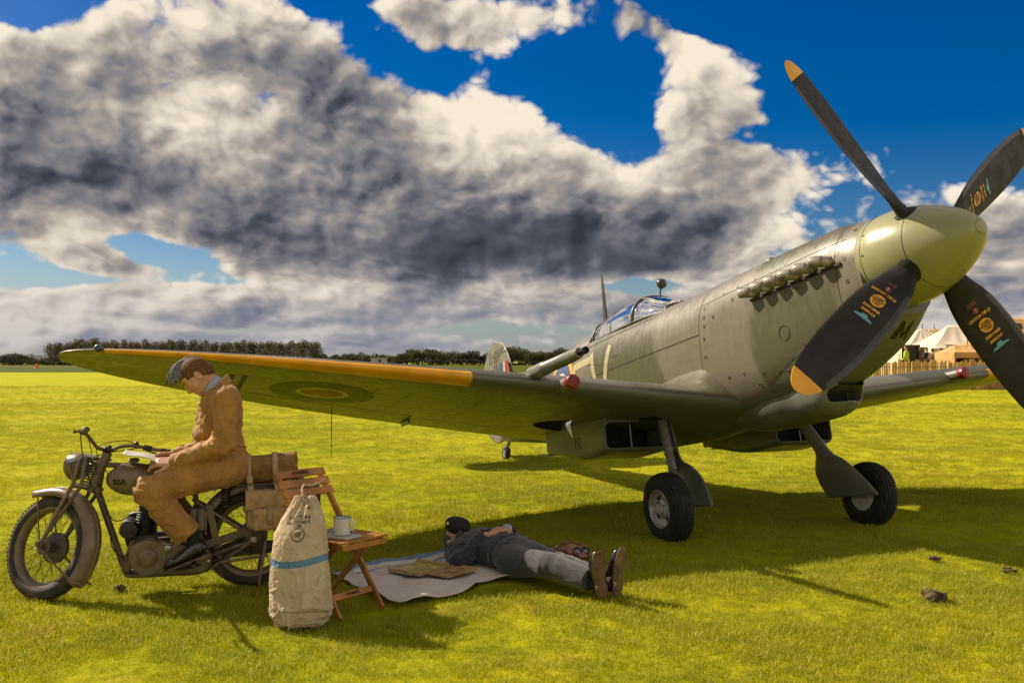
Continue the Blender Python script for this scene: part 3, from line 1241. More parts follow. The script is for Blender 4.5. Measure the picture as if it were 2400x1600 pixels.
    sp = obj('spinner', MB().lathe([(max(r, .0006), h) for r, h in cm_], (0, 0, 0), (1, 0, 0), 72, True), SPIN, root, 60)
    for off, rr in ((.745, .3475), (.40, .2975)):
        obj('seam_ring', MB().torus((off, 0, 0), (1, 0, 0), rr + .0005, .0018, 90, 5), SEAM, sp)
    obj('nose_plug', MB().torus((.0145, 0, 0), (1, 0, 0), .050, .002, 40, 5), SEAM, sp)
    for a in (25, 62, 88, 140, 160):
        c = (.72, .3475 * math.cos(R(a - 60)), .3475 * math.sin(R(a - 60)))
        obj('screw_hole', MB().lathe([(.009, -.002), (.009, .0015)], c, (0, c[1], c[2]), 12), DARK, sp)

    # propeller blades
    DH, A0 = .47, 37.0
    rs = np.concatenate([np.linspace(.26, .5, 10), np.linspace(.55, 1.5, 22), np.linspace(1.53, 1.635, 9)])
    ch = smooth_interp(rs, [.26, .34, .45, .60, .80, 1.0, 1.2, 1.4, 1.52, 1.58, 1.615, 1.635], [.17, .20, .265, .315, .340, .342, .325, .28, .222, .165, .105, .02])
    th_ = smooth_interp(rs, [.26, .34, .45, .6, .9, 1.2, 1.6, 1.635], [.125, .11, .075, .055, .034, .022, .012, .006])
    be_ = smooth_interp(rs, [.26, .45, .8, 1.2, 1.635], [44, 35, 26, 21, 17])
    nq = 28

    def blade_pt(r_, q, a, face=None):
        """q angle round the section; returns local xyz for a blade at roll angle a"""
        c_ = np.interp(r_, rs, ch)
        t_ = np.interp(r_, rs, th_)
        b_ = R(float(np.interp(r_, rs, be_)))
        xx = math.cos(q)
        cx = c_ * .5 * xx + .03 * c_
        cy = t_ * .5 * math.sin(q) * (1 - .35 * xx * (1 if r_ > .4 else 0)) * (1.0 if math.sin(q) > 0 else .55)
        rad = np.array([0, math.sin(a), math.cos(a)])
        tan = np.array([0, math.cos(a), -math.sin(a)])
        fwd = np.array([-1.0, 0, 0])
        cd_ = math.cos(b_) * tan + math.sin(b_) * fwd
        nd_ = math.cos(b_) * fwd - math.sin(b_) * tan
        return np.array([DH, 0, 0]) + rad * r_ + cd_ * cx + nd_ * cy
    labels = ['propeller blade rising over the cockpit side, yellow tip', 'propeller blade hanging across the cowling, yellow tip', 'propeller blade reaching down over the far wing', 'propeller blade rising to the right frame edge']
    lets = {1: ('Q SET WSTING', 'RA10046', '2'), 2: ('Q SET ROTHLL', 'RA10046', '1'), 3: ('Q SET ROTHLL', 'RA10046', '3')}
    for k in range(4):
        a = R(A0 + 90 * k)
        mb = MB()
        rings = [[blade_pt(r_, q, a) for q in np.linspace(0, 2 * math.pi, nq, endpoint=False)] for r_ in rs]
        it = int(np.searchsorted(rs, 1.50))
        mb.rings(rings[:it + 1], True, False)
        mb.mat(1)
        mb.rings(rings[it:], True, False)
        mb.add(rings[-1], [tuple(range(nq))])
        bl = obj('propeller_blade', mb, [BLK, YEL], root, 55)
        bl['label'] = labels[k]
        # leading edge sheath
        mb = MB()
        for s_ in (1,):
            sh = [[blade_pt(r_, q, a) + (blade_pt(r_, q, a) - blade_pt(r_, math.pi, a)) * .012 for q in np.linspace(-.75, .75, 7)] for r_ in rs[9:it]]
            g = grid_mesh(sh)
        obj('edge_sheath', g, mat('sheath', (.030, .028, .030), .32, var=.2), bl, 60)
        if k in lets:
            def face(uu, vv):
                """uu across the chord (m), vv outwards (m) from r = .62 on the forward face"""
                r_ = .60 + vv
                c_ = float(np.interp(r_, rs, ch))
                x_ = max(-1, min(1, (uu - .03 * c_) / (c_ * .5)))
                p = blade_pt(r_, math.acos(x_), a)
                p2 = blade_pt(r_, math.acos(max(-1, min(1, x_ - .02))), a)
                p3 = blade_pt(r_ + .01, math.acos(x_), a)
                n_ = np.cross(p2 - p, p3 - p)
                n_ = n_ / (np.linalg.norm(n_) + 1e-9)
                if n_[0] > 0:
                    n_ = -n_
                return p + n_ * .002

            def decal(me_, u0, v0, m_, nm):
                # text baseline runs across the chord, its top towards the hub
                def f(A):
                    return np.array([face(u0 - q[0], v0 - q[1]) for q in A])
                return obj(nm, xf(me_, f), m_, bl, 0)
            t1, t2, num = lets[k]
            decal(text_mesh(t1, .027, depth=0, bold=.001), .0, -.005, YEL, 'lettering')
            dm = MB().add([(0, 0, 0)] + [(.052 * math.cos(q), .052 * math.sin(q), 0) for q in np.linspace(0, 2 * math.pi, 33)[:-1]], [(0, i + 1, (i + 1) % 32 + 1) for i in range(32)])
            dd = decal(dm.mesh('disc'), .0, .075, YEL, 'yellow_disc')
            for q, tx in enumerate(('MERLIN', 'HOFFMANN', 'NORTH', 'JABLO')):
                tm = text_mesh(tx, .019, depth=0, bold=.0006)
                decal_o = decal(tm, 0, .052 + .017 * q, BLACK, 'lettering')
                decal_o.location = Vector((-.0015, 0, 0))
            decal(text_mesh('800013503', .028, depth=0, bold=.001), 0, .155, YEL, 'lettering')
            decal(text_mesh(t2, .028, depth=0, bold=.001), 0, .195, YEL, 'lettering')
            em = MB().add([(-.075, -.02, 0), (.075, -.02, 0), (.055, -.004, 0), (.026, .0, 0), (.018, .018, 0), (-.018, .018, 0), (-.026, .0, 0), (-.055, -.004, 0)], [(0, 1, 2, 3, 4, 5, 6, 7)])
            decal(em.mesh('emblem'), 0, .243, mat('emblem_blue', (.16, .50, .62), .5, var=.05), 'winged_emblem')
            rm = MB().add([(0, 0, 0)] + [(.022 * math.cos(q), .022 * math.sin(q), 0) for q in np.linspace(0, 2 * math.pi, 25)[:-1]], [(0, i + 1, (i + 1) % 24 + 1) for i in range(24)])
            decal(rm.mesh('disc'), 0, -.055, mat('red_decal', (.30, .03, .03), .5, var=.1), 'number_disc')
            o = decal(text_mesh(num, .030, depth=0, bold=.001), 0, -.055, WHITE, 'lettering')
            o.location = Vector((-.0015, 0, 0))
            bm_ = MB().add([(-.035, -.016, 0), (.035, -.016, 0), (.035, .016, 0), (-.035, .016, 0)], [(0, 1, 2, 3)])
            decal(bm_.mesh('patch'), 0, -.105, mat('faded_red', (.15, .025, .025), .5, var=.3, scale=60), 'red_patch')
        # dark disc standing in for the shaded spinner opening round the blade root
        rad = np.array([0, math.sin(a), math.cos(a)])
        obj('root_opening_shade', MB().lathe([(.106, .0), (.106, .012), (.100, .020), (.06, .044)], np.array([DH, 0, 0]) + rad * .275, rad, 28), DARK, bl, 50)

    # carburettor intake under the nose
    def intake(q):
        a = s_cap(q * (1, 1, 1.0), (1.62, 0, -.86), (2.55, 0, -.80), .13, .10)
        b = s_box(q, (1.66, 0, -.845), (.15, .205, .092), rd=.085)
        c = s_ell(q, (2.15, 0, -.76), (.85, .26, .25))
        body = smin(smin(a, b, .10), c, .12)
        hole = s_box(q, (1.45, 0, -.845), (.22, .168, .058), rd=.056)
        return smax(body, -hole, .01)
    o = obj('carburettor_intake', sdf_mesh(intake, (1.40, -.36, -1.12), (3.1, .36, -.42), .012), GREY, root, 180)
    xf(o.data, lambda A: A)
    obj('intake_duct', MB().box((1.655, 0, -.845), (.01, .16, .052)), DARK, o)

    # wings
    def wing(side):
        us = (1 - np.cos(np.linspace(0, math.pi, 46))) / 2
        us = us ** 1.15
        ss = np.concatenate([np.linspace(.0, .9, 14), np.linspace(1.0, 4.8, 44), WS - (WS - 4.85) * (1 - np.linspace(0, 1, 26)) ** 2 * 1.0])
        ss = np.minimum(ss, WS - 1e-4)
        secs = []
        for s_ in ss:
            up = wing_pt(np.full_like(us, s_), us[::-1], True)
            dn = wing_pt(np.full_like(us[1:-1], s_), us[1:-1], False)
            secs.append(np.vstack([up, dn]))
        P_ = np.stack(secs)
        P_[..., 1] *= side
        mb = MB()
        rr = [list(q) for q in P_]
        if side < 0:
            rr = [q[::-1] for q in rr]
        mb.rings(rr, True, True)
        me_ = mb.mesh('wing')
        bmw = bmesh.new()
        bmw.from_mesh(me_)
        bmesh.ops.recalc_face_normals(bmw, faces=bmw.faces)
        bmw.to_mesh(me_)
        bmw.free()
        return me_

    for side in (1, -1):
        me_ = wing(side)
        me_.materials.append(CAMO)
        me_.materials.append(DARK)
        tmp = bpy.data.objects.new('wing', me_)
        COL.objects.link(tmp)
        cut = MB()
        cut.lathe([(.335, -.30), (.335, .17)], (3.68, side * 1.33, -.69), (0, 0, 1), 48)
        cut.box((3.17, side * 1.02, -.72), (.075, .36, .10), np.array(Matrix.Rotation(side * R(-58), 3, 'Z')))
        cme = cut.mesh('cutter')
        cme.materials.append(CAMO)
        cme.materials.append(DARK)
        for pl in cme.polygons:
            pl.material_index = 1
        co_ = bpy.data.objects.new('cutter', cme)
        COL.objects.link(co_)
        md = tmp.modifiers.new('well', 'BOOLEAN')
        md.operation = 'DIFFERENCE'
        md.object = co_
        md.solver = 'EXACT'
        md.use_self = True
        md.use_hole_tolerant = True
        dg = bpy.context.evaluated_depsgraph_get()
        nm = bpy.data.meshes.new_from_object(tmp.evaluated_get(dg))
        bpy.data.objects.remove(tmp)
        bpy.data.objects.remove(co_)
        nm.name = 'wing'
        V_ = np.array([q.co[:] for q in nm.vertices])
        s_ = np.abs(V_[:, 1])
        wob_ = fbm(V_ * (.9, .9, 0) + 11.3, 2, 8)
        add_attr(nm, 'camo', sm(wob_ + .2 * np.sin(s_ * 2.1 + V_[:, 0] * 1.2), -.03, .03))
        tu = (V_[:, 0] - w_le(s_)) / np.maximum(w_te(s_) - w_le(s_), .02)
        mid = w_z(s_) + .0 * tu
        zl = w_z(s_) - .020 * tu * 2.5 + .012
        add_attr(nm, 'belly', 1 - sm(V_[:, 2] - zl, -.004, .006))
        wo = obj('wing', nm, None, root, 40)
        wo['label'] = 'near wing with yellow leading edge and roundel underneath' if side > 0 else 'far wing behind the propeller'
        # yellow leading edge strip
        sv = np.concatenate([np.linspace(2.70, 4.9, 40), np.linspace(4.95, 5.30, 14)])
        g = []
        for q in sv:
            c_ = float(w_te(q) - w_le(q))
            k_ = .125 / c_ * (1 - .72 * sm(q, 2.9, 5.2))
            pu = wing_pt(np.full(4, q), np.array([.5, .3, .12, .03]) * k_ * .55, True)
            pd = wing_pt(np.full(6, q), np.array([0.0, .06, .2, .45, .75, 1.0]) * k_, False)
            r_ = np.vstack([pu, pd])
            cen = np.array([float(w_le(q)) + .05, q, float(w_z(q))])
            nn_ = (r_ - cen)
            nn_[:, 1] = 0
            nn_ = nn_ / np.linalg.norm(nn_, axis=1)[:, None]
            r_ = r_ + nn_ * .0025
            r_[:, 1] *= side
            g.append(r_)
        obj('leading_edge_stripe', grid_mesh(g), YEL, wo, 60)
        # gap between aileron, flap and wing; thin dark chordwise lines
        def under(a, b, w_=.008, n_=24, nm_='control_gap'):
            def f(t):
                d_, q_ = a[0] + (b[0] - a[0]) * t, a[1] + (b[1] - a[1]) * t
                p_, nn_ = wing_under(d_, q_)
                return p_ * (1, side, 1), nn_ * (1, side, 1)
            obj(nm_, ribbon(f, np.linspace(0, 1, n_), w_, .0025), SEAM, wo)
        under((4.05, 2.74), (3.60, 4.86), .014)
        under((4.05, 2.74), (4.62, 2.70), .012)
        under((3.60, 4.86), (3.84, 4.86), .010)
        under((4.36, .95), (4.12, 2.68), .010)
        for q in (3.05, 3.32):
            under((2.95, q), (3.95, q - .02), .004)
        if side > 0:
            # roundel under the wing
            cu_, cs_ = 3.37, 3.68
            for nm_, r0, r1, m_ in (('roundel_blue_ring', .21, .42, ROUBLUE), ('roundel_white_ring', .17, .212, PALE), ('roundel_red_centre', 0.0, .172, ROURED)):  # yellowish white ring: bounce from the grass put into its colour
                g = []
                for q in np.linspace(0, 2 * math.pi, 65):
                    row = []
                    for t in np.linspace(r0, r1, 6):
                        p_, nn_ = wing_under(cu_ + t * math.cos(q), cs_ + t * math.sin(q))
                        row.append(p_ + nn_ * .002)
                    g.append(row)
                obj(nm_, grid_mesh(g), m_, wo, 60)
            # stencil block outboard of the roundel and access panels inboard
            for k in range(2):
                for j in range(9):
                    p_, nn_ = wing_under(3.05 + .10 * j + .02 * k, 4.32 + .09 * k)
                    u_, v_, w__ = basis(nn_)
                    obj('stencil_bar', MB().box(p_ + nn_ * .001, (.032, .020, .001), np.stack([u_, v_, w__], 1)), SEAM, wo, 0)
            for a_, b_ in (((2.9, 2.05), (2.9, 2.45)), ((2.9, 2.45), (3.9, 2.42)), ((2.9, 2.05), (3.9, 2.05)), ((3.9, 2.05), (3.9, 2.42)), ((2.62, 1.62), (4.2, 1.75))):
                under(a_, b_, .004, nm_='panel_seam')
            # whip aerial hanging below
            p_, _ = wing_under(3.98, 3.48)
            obj('whip_aerial', MB().tube([p_ + (0, 0, .02), p_ + (.0, .01, -.2), p_ + (.01, .02, -.45)], [.004, .0035, .002], 6), BLACK, wo)
            p_, _ = wing_under(4.30, 2.70)
            obj('flap_bracket', MB().box(p_ + (.09, 0, -.02), (.12, .012, .02), None, .005), GREY, wo)
        # navigation lamp near the tip
        q = 5.34
        c0 = np.array([float(w_le(q)) + .02, side * q, float(w_z(q)) + .012])
        obj('navigation_lamp', MB().lathe([(.001, -.055), (.022, -.045), (.032, -.02), (.033, .02), (.02, .08), (.004, .13)], c0, (1, 0, .05), 16), mat('lamp_glass', (.03, .06, .12), .1, coat=.6), wo, 60)

        # guns
        if side > 0:
            q = 2.17
            z0 = float(w_z(q)) + .03
            mb = MB()
            mb.lathe([(.056, -2.52), (.056, -2.27), (.054, -2.24), (.049, -2.235), (.047, -1.80), (.040, -1.68), (.037, -1.66), (.024, -1.655), (.024, -1.70)], (0, q, z0), (-1, 0, -.02), 26)
            cn = obj('cannon_fairing', mb, GREY, wo, 45)
            obj('muzzle', MB().lathe([(.019, -1.72), (.019, -1.60), (.027, -1.598), (.027, -1.555), (.021, -1.55), (.014, -1.55), (.013, -1.60)], (0, q, z0), (-1, 0, -.02), 20), mat('gun_metal', (.03, .028, .03), .35, metal=.7), cn, 40)
        q = 1.93 if side > 0 else 2.20
        z0 = float(w_z(q)) + (.0 if side > 0 else .02)
        mb = MB()
        mb.lathe([(.053, -2.55), (.051, -2.36), (.049, -2.31), (.02, -2.308)], (0, side * q, z0), (-1, 0, 0), 24)
        so = obj('gun_stub', mb, GREY, wo, 40)
        obj('red_muzzle_cap', MB().lathe([(.054, -2.345), (.056, -2.34), (.057, -2.29), (.053, -2.278), (.042, -2.272), (.002, -2.270)], (0, side * q, z0), (-1, 0, 0), 30), RED, so, 40)

        # radiator under the wing
        f0, f1, s0, s1 = 3.11, 4.42, .58, 1.26
        sc_ = (s0 + s1) / 2
        def rad(A):
            q_ = A * (1, side, 1)
            x = q_[:, 0]
            t = np.clip((x - f0) / (f1 - f0), 0, 1)
            zb = -1.045 - .02 * np.sin(math.pi * np.clip(t * 1.3, 0, 1)) + .10 * sm(t, .35, 1.0)
            zt = -.66
            hz_ = (zt - zb) / 2
            Q = np.stack([x - (f0 + f1) / 2, q_[:, 1] - sc_, q_[:, 2] - (zt + zb) / 2], -1)
            w_ = np.abs(Q) - np.stack([np.full_like(x, (f1 - f0) / 2 - .06), np.full_like(x, (s1 - s0) / 2 - .06), hz_ - .06], -1)
            bx_ = np.linalg.norm(np.maximum(w_, 0), axis=-1) + np.minimum(w_.max(-1), 0) - .06
            # slanted mouth and hollow duct
            bx_ = np.maximum(bx_, -(x - f0 - .01 - .25 * (q_[:, 2] + .78)))
            hole = s_box(q_, (f0, sc_, -.905), (.42, (s1 - s0) / 2 - .025, .112), rd=.03)
            back = s_box(q_, (f1, sc_, -.87), (.30, (s1 - s0) / 2 - .025, .075), rd=.02)
            return np.maximum(np.maximum(bx_, -hole), -back)
        lo = np.array([f0 - .1, (s0 - .06) if side > 0 else -(s1 + .06), -1.12])
        hi = np.array([f1 + .06, (s1 + .06) if side > 0 else -(s0 - .06), -.62])
        ro = obj('radiator_housing', sdf_mesh(rad, lo, hi, .0125), GREY, wo, 40)
        core = obj('radiator_core', MB().box((f0 + .40, side * sc_, -.90), (.012, (s1 - s0) / 2 - .03, .112)), DARK, ro)
        fin = MB()
        for q_ in np.linspace(s0 + .05, s1 - .05, 36):
            fin.box((f0 + .383, side * q_, -.90), (.006, .003, .108))
        obj('radiator_fins', fin, mat('radiator_fin', (.03, .03, .028), .5, metal=.3), ro)
        obj('mouth_strut', MB().tube([(f0 + .12, side * (sc_ + .02), -1.02), (f0 + .12, side * (sc_ + .02), -.79)], .008, 8), STEEL, ro)
        if side > 0:
            obj('rear_flap', MB().box((f1 + .12, side * sc_, -.915), (.13, (s1 - s0) / 2 - .02, .006), np.array(Matrix.Rotation(R(-8), 3, 'Y'))), GREY, ro)
            for a_, b_ in (((3.62, 1.262, -.86), (3.62, 1.262, -.96)), ((3.72, 1.262, -.86), (3.72, 1.262, -.96)), ((3.62, 1.262, -.86), (3.72, 1.262, -.86)), ((3.62, 1.262, -.96), (3.72, 1.262, -.96)), ((3.645, 1.262, -.94), (3.70, 1.262, -.88))):
                obj('stencil_line', MB().tube([a_, b_], .002, 5), SEAM, ro)

        # undercarriage leg, fairing door and wheel
        top = np.array([2.98, side * .74, -.80])
        ax_ = np.array([2.545, side * .915, -1.570])
        lv = (ax_ - top)
        L_ = np.linalg.norm(lv)
        t_ = lv / L_
        mb = MB()
        up_ = top - t_ * .14
        mb.tube([up_, top + t_ * .34], .050, 20)
        mb.tube([top + t_ * .34, top + t_ * .36, top + t_ * .38], [.056, .056, .05], 20)
        mb.tube([top + t_ * .36, top + t_ * .56], .046, 20)
        mb.tube([top + t_ * .55, top + t_ * .57], .052, 20)
        mb.tube([top + t_ * .57, top + t_ * (L_ + .02)], .035, 18)
        for q_ in (.08, .2, .46):
            mb.tube([top + t_ * q_, top + t_ * (q_ + .014)], .0535, 20)
        lg = obj('undercarriage_leg', mb, STEEL, root, 40)
        fwd_ = np.array([-1.0, 0, -.2])
        mb = MB()
        a_ = top + t_ * .56 + fwd_ * .05
        k_ = top + t_ * .66 + fwd_ * .10
        b_ = top + t_ * (L_ - .02) + fwd_ * .05
        mb.tube([a_, k_, b_], [.014, .016, .014], 8)
        mb.tube([a_ + (0, .03, 0), k_ + (0, .03, 0), b_ + (0, .03, 0)], [.010, .011, .010], 8)
        obj('torque_link', mb, STEEL, lg)
        mb = MB()
        hp = [top + t_ * .0 + fwd_ * .055, top + t_ * .3 + fwd_ * .062, top + t_ * .55 + fwd_ * .075, top + t_ * .66 + fwd_ * .03]
        mb.tube(catmull(hp, 12), .007, 6)
        obj('brake_hose', mb, RUB, lg)
        # axle, wheel outboard of the leg
        side_v = np.array([0, side * .998, -.06])
        wc = ax_ + side_v * .135 + np.array([0, 0, -.008])
        obj('axle', MB().tube([ax_ - side_v * .03, wc], .032, 14), STEEL, lg)
        WK = .955
        Rw = .298 * WK
        prof = [(.150, -.080), (.165, -.088), (.21, -.094), (.255, -.086), (.280, -.064), (.294, -.035), (.298, 0), (.294, .035), (.280, .064), (.255, .086), (.21, .094), (.165, .088), (.150, .080)]
        prof = [(q0 * WK, q1) for q0, q1 in prof]
        wl = empty('main_wheel')
        wl.parent = root
        ty = obj('tyre', MB().lathe(catmull(prof, 40), wc, side_v, 72, False), RUB, wl, 180)
        # block tread
        tr = MB()
        u_, v_, w_ = basis(side_v)
        for i in range(64):
            an = 2 * math.pi * i / 64
            for j, off in enumerate((-.058, -.029, 0, .029, .058)):
                an2 = an + (j % 2) * math.pi / 64
                e_ = math.cos(an2) * u_ + math.sin(an2) * v_
                tn = -math.sin(an2) * u_ + math.cos(an2) * v_
                rr_ = float(np.interp(abs(off), [0, .035, .064], [.298, .294, .280])) * WK + .002
                tr.box(wc + e_ * rr_ + w_ * off, (.0095, .0115, .006), np.stack([tn, w_, e_], 1))
        to_ = obj('tread_blocks', tr, RUB, ty, 0)
        to_['kind'] = 'stuff'
        rim = [(.148, -.08), (.158, -.070), (.150, -.055), (.118, -.045), (.10, -.02), (.10, .02), (.118, .045), (.150, .055), (.158, .070), (.163, .084), (.152, .090), (.146, .082), (.138, .060), (.112, .045), (.085, .040), (.075, .062), (.045, .070), (.040, .092), (.02, .096), (.001, .096)]
        ho = obj('wheel_hub', MB().lathe(rim, wc, side_v, 48), ALU, wl, 35)
        for i in range(4):
            an = 2 * math.pi * (i + .3) / 4
            e_ = math.cos(an) * u_ + math.sin(an) * v_
            tn = -math.sin(an) * u_ + math.cos(an) * v_
            obj('lightening_hole', MB().lathe([(.026, 0), (.026, .004)], wc + e_ * .110 + w_ * .0455, w_, 16), DARK, ho)
            obj('hub_bolt', MB().lathe([(.008, 0), (.008, .012)], wc + e_ * .062 + w_ * .066, w_, 6), STEEL, ho)
        # fairing door on the inboard side of the leg
        inb = -side_v
        bd = ax_ + inb * .075
        tp = top + inb * .045
        # outline in (chordwise x, along the leg y) 0 at the top, L at the axle
        ch_v = np.cross(t_, side_v)
        ch_v = ch_v / np.linalg.norm(ch_v)
        ch_v = np.array([-1.0, 0, -.03])
        yy = np.concatenate([np.linspace(-.10, .42, 9), np.linspace(.46, .935, 22)])
        fro = smooth_interp(yy, [-.10, .2, .40, .47, .53, .64, .80, .98], [.080, .082, .085, .11, .20, .27, .31, .325])
        aft = smooth_interp(yy, [-.10, .2, .40, .47, .53, .64, .80, .98], [.085, .085, .09, .12, .16, .23, .29, .315])
        g = []
        for q_, ff, aa in zip(yy, fro, aft):
            base = top + t_ * q_ + inb * (.05 + .035 * sm(q_, .35, .7))
            row = []
            for x_ in np.linspace(-aa, ff, 21):
                nx = x_ / (ff if x_ > 0 else aa)
                row.append(base + ch_v * x_ - inb * (.045 * abs(nx) ** 2.5 * (1 - .5 * sm(q_, .4, .7))) + inb * .012)
            g.append(row)
        dm = grid_mesh(g).mesh('leg_fairing')
        dm.materials.append(GREY)
        do_ = obj('leg_fairing', dm, None, root, 50)
        sol = do_.modifiers.new('thickness', 'SOLIDIFY')
        sol.thickness = .012
        sol.offset = 0
        rv = MB()
        for i in range(10, len(yy), 1):
            p_ = np.asarray(g[i][19])
            rv.lathe([(.004, -.010), (.004, .010)], p_, inb, 6)
        obj('rivet_row', rv, STEEL, do_)

    # windscreen, sliding hood and rear glass
    cs = np.linspace(0, math.pi, 25)

    def hood_pt(d, q, grow=0.0):
        sl, tp = float(SILL(d)), float(canopy_top(d)) + grow
        w_ = float(smooth_interp(d, [3.50, 3.8, 4.2, 4.7, 5.12], [.20, .30, .335, .335, .30])) + grow
        return np.array([d, w_ * math.cos(q) ** 1 * (abs(math.cos(q)) ** -.15 if abs(math.cos(q)) > .01 else 1), sl + (tp - sl) * math.sin(q) ** .9])

    def hood(d0, d1, n_, q0=0, q1=math.pi, nq_=25):
        return grid_mesh([[hood_pt(d, q) for q in np.linspace(q0, q1, nq_)] for d in np.linspace(d0, d1, n_)])
    ws = obj('windscreen', hood(3.56, 4.02, 10, 0, R(62), 12), GLASS, root, 60)
    obj('windscreen_pane', hood(3.56, 4.02, 10, R(118), math.pi, 12), GLASS, ws, 60)
    obj('armoured_pane', hood(3.56, 4.00, 8, R(62), R(118), 9), ARMG, ws, 60)
    hd = obj('sliding_hood', hood(4.05, 4.93, 22), GLASS, root, 60)

    def frame(par, d0, d1, w_=.018, path=None):
        pts = path or [hood_pt(d0 + (d1 - d0) * t, q, .004) for t, q in zip(np.linspace(0, 1, 25), cs)]
        obj('canopy_frame', MB().tube(pts, w_, 8), FRM, par, 60)
    FRM = mat('frame_paint', (.16, .145, .10), .4, var=.15)
    frame(ws, 4.03, 4.03, .016)
    frame(hd, 4.94, 4.94, .012)
    for q in (R(62), R(118)):
        frame(ws, 0, 0, .011, [hood_pt(d, q, .003) for d in np.linspace(3.56, 4.02, 10)])
    frame(ws, 0, 0, .010, [hood_pt(3.55, q, .003) for q in np.linspace(0, math.pi, 15)])
    for sgn in (0, math.pi):
        frame(hd, 0, 0, .011, [hood_pt(d, sgn, .006) for d in np.linspace(3.56, 4.95, 20)])
    # rear glazing blends into the spine
    frame(hd, 4.5, 4.5, .003)
    for sgn in (1, -1):
        g = [[np.array(fus_side(d, z)[0]) * (1, sgn, 1) + np.array([0, sgn * .004, 0]) for z in np.linspace(.33, .50, 6)] for d in np.linspace(5.0, 5.26, 8)]
        obj('rear_window', grid_mesh(g), mat('milky_perspex', (.46, .45, .42), .12, var=.06, coat=.5), root, 60)
    # cockpit interior
    ck = obj('cockpit_floor', MB().box((4.30, 0, .30), (.72, .30, .015)), DARK, root)
    seat = MB()
    seat.box((4.55, 0, .44), (.03, .17, .17), np.array(Matrix.Rotation(R(-12), 3, 'Y')), .02)
    seat.box((4.66, 0, .545), (.03, .09, .06), None, .02)
    obj('pilot_seat', seat, mat('seat_leather', (.05, .04, .025), .6), root)
    dash = MB()
    dash.box((3.80, 0, .40), (.02, .22, .09), np.array(Matrix.Rotation(R(15), 3, 'Y')), .01)
    dash.box((3.82, 0, .52), (.05, .045, .03), None, .01)
    obj('instrument_panel', dash, DARK, root)
    # mirror on the windscreen arch
    mp = np.array([3.93, 0, .625])
    mr = obj('rear_view_mirror', sdf_mesh(lambda A: s_ell(A, (3.905, .0, .755), (.052, .056, .054)), (3.82, -.09, .67), (3.99, .09, .84), .008), mat('mirror_shell', (.06, .052, .04), .25, coat=.4), root, 180)
    obj('mirror_stalk', MB().tube([(3.97, 0, .60), (3.955, 0, .66), (3.93, 0, .72)], [.012, .010, .010], 8), FRM, mr)
    # aerial mast
    mb = MB()
    rings = []
    for z, c_ in ((.52, .055), (.62, .05), (.85, .038), (1.10, .026), (1.235, .012)):
        rings.append([np.array([5.19 + .0 * z + c_ * math.cos(a) - .02 * (z - .55), .35 * c_ * math.sin(a), z]) for a in np.linspace(0, 2 * math.pi, 12, endpoint=False)])
    mb.rings(rings)
    obj('aerial_mast', mb, mat('mast_paint', (.045, .04, .03), .5), root, 60)

    # fin, rudder, tailplane
    def slab(outline_fn, zs, half, nm, m_, par=root):
        rings = []
        for z in zs:
            a, b = outline_fn(z)
            row = []
            for t in np.linspace(0, 2 * math.pi, 28, endpoint=False):
                c_ = (1 + math.cos(t)) / 2
                x_ = b + (a - b) * c_
                row.append(np.array([x_, half(z) * math.sin(t) * (.4 + .6 * c_), z]))
            rings.append(row)
        return obj(nm, MB().rings(rings), m_, par, 50)
    FIN = mat('tail_paint', (.30, .28, .22), .45, var=.12, scale=4)
    fin_le = lambda z: float(smooth_interp(z, [0, .3, .6, .9, 1.08, 1.18, 1.25], [7.75, 7.95, 8.07, 8.20, 8.34, 8.48, 8.75]))
    rud_te = lambda z: float(smooth_interp(z, [-.30, -.1, .3, .7, 1.0, 1.15, 1.25], [8.9, 9.30, 9.47, 9.42, 9.22, 9.05, 8.8]))
    slab(lambda z: (fin_le(z), 8.72), np.linspace(.1, 1.10, 14), lambda z: .055 - .03 * z, 'fin', FIN)
    slab(lambda z: (8.735 if z < 1.10 else fin_le(z), rud_te(z)), np.concatenate([np.linspace(-.27, 1.10, 18), np.linspace(1.115, 1.248, 9)]), lambda z: max(.004, .045 - .028 * z), 'rudder', FIN)
    # fin flash and stencilling on the starboard side
    for nm_, a_, b_, m_ in (('flash_red', 8.10, 8.30, mat('flash_red', (.42, .05, .03), .5)), ('flash_white', 8.30, 8.37, WHITE), ('flash_blue', 8.37, 8.56, mat('flash_blue', (.06, .12, .26), .5))):
        g = []
        for z in np.linspace(.40, .86, 8):
            lo_ = max(a_, fin_le(z) + .015)
            g.append([np.array([lo_ + (max(b_, lo_ + .002) - lo_) * t, .062 - .03 * z + .004, z]) for t in (0, .5, 1)])
        obj(nm_, grid_mesh(g), m_, root, 0)
    for d_, z_, w_, h_ in ((8.62, .98, .07, .06), (8.86, 1.0, .04, .08), (8.66, .80, .06, .05), (8.50, 1.06, .18, .012), (8.9, .82, .10, .012), (8.7, .70, .04, .03)):
        for a_, b_ in (((d_ - w_, z_ - h_), (d_ + w_, z_ - h_)), ((d_ - w_, z_ + h_), (d_ + w_, z_ + h_)), ((d_ - w_, z_ - h_), (d_ - w_, z_ + h_)), ((d_ + w_, z_ - h_), (d_ + w_, z_ + h_))):
            obj('stencil_line', MB().tube([(a_[0], .045, a_[1]), (b_[0], .045, b_[1])], .004, 5), SEAM, root)
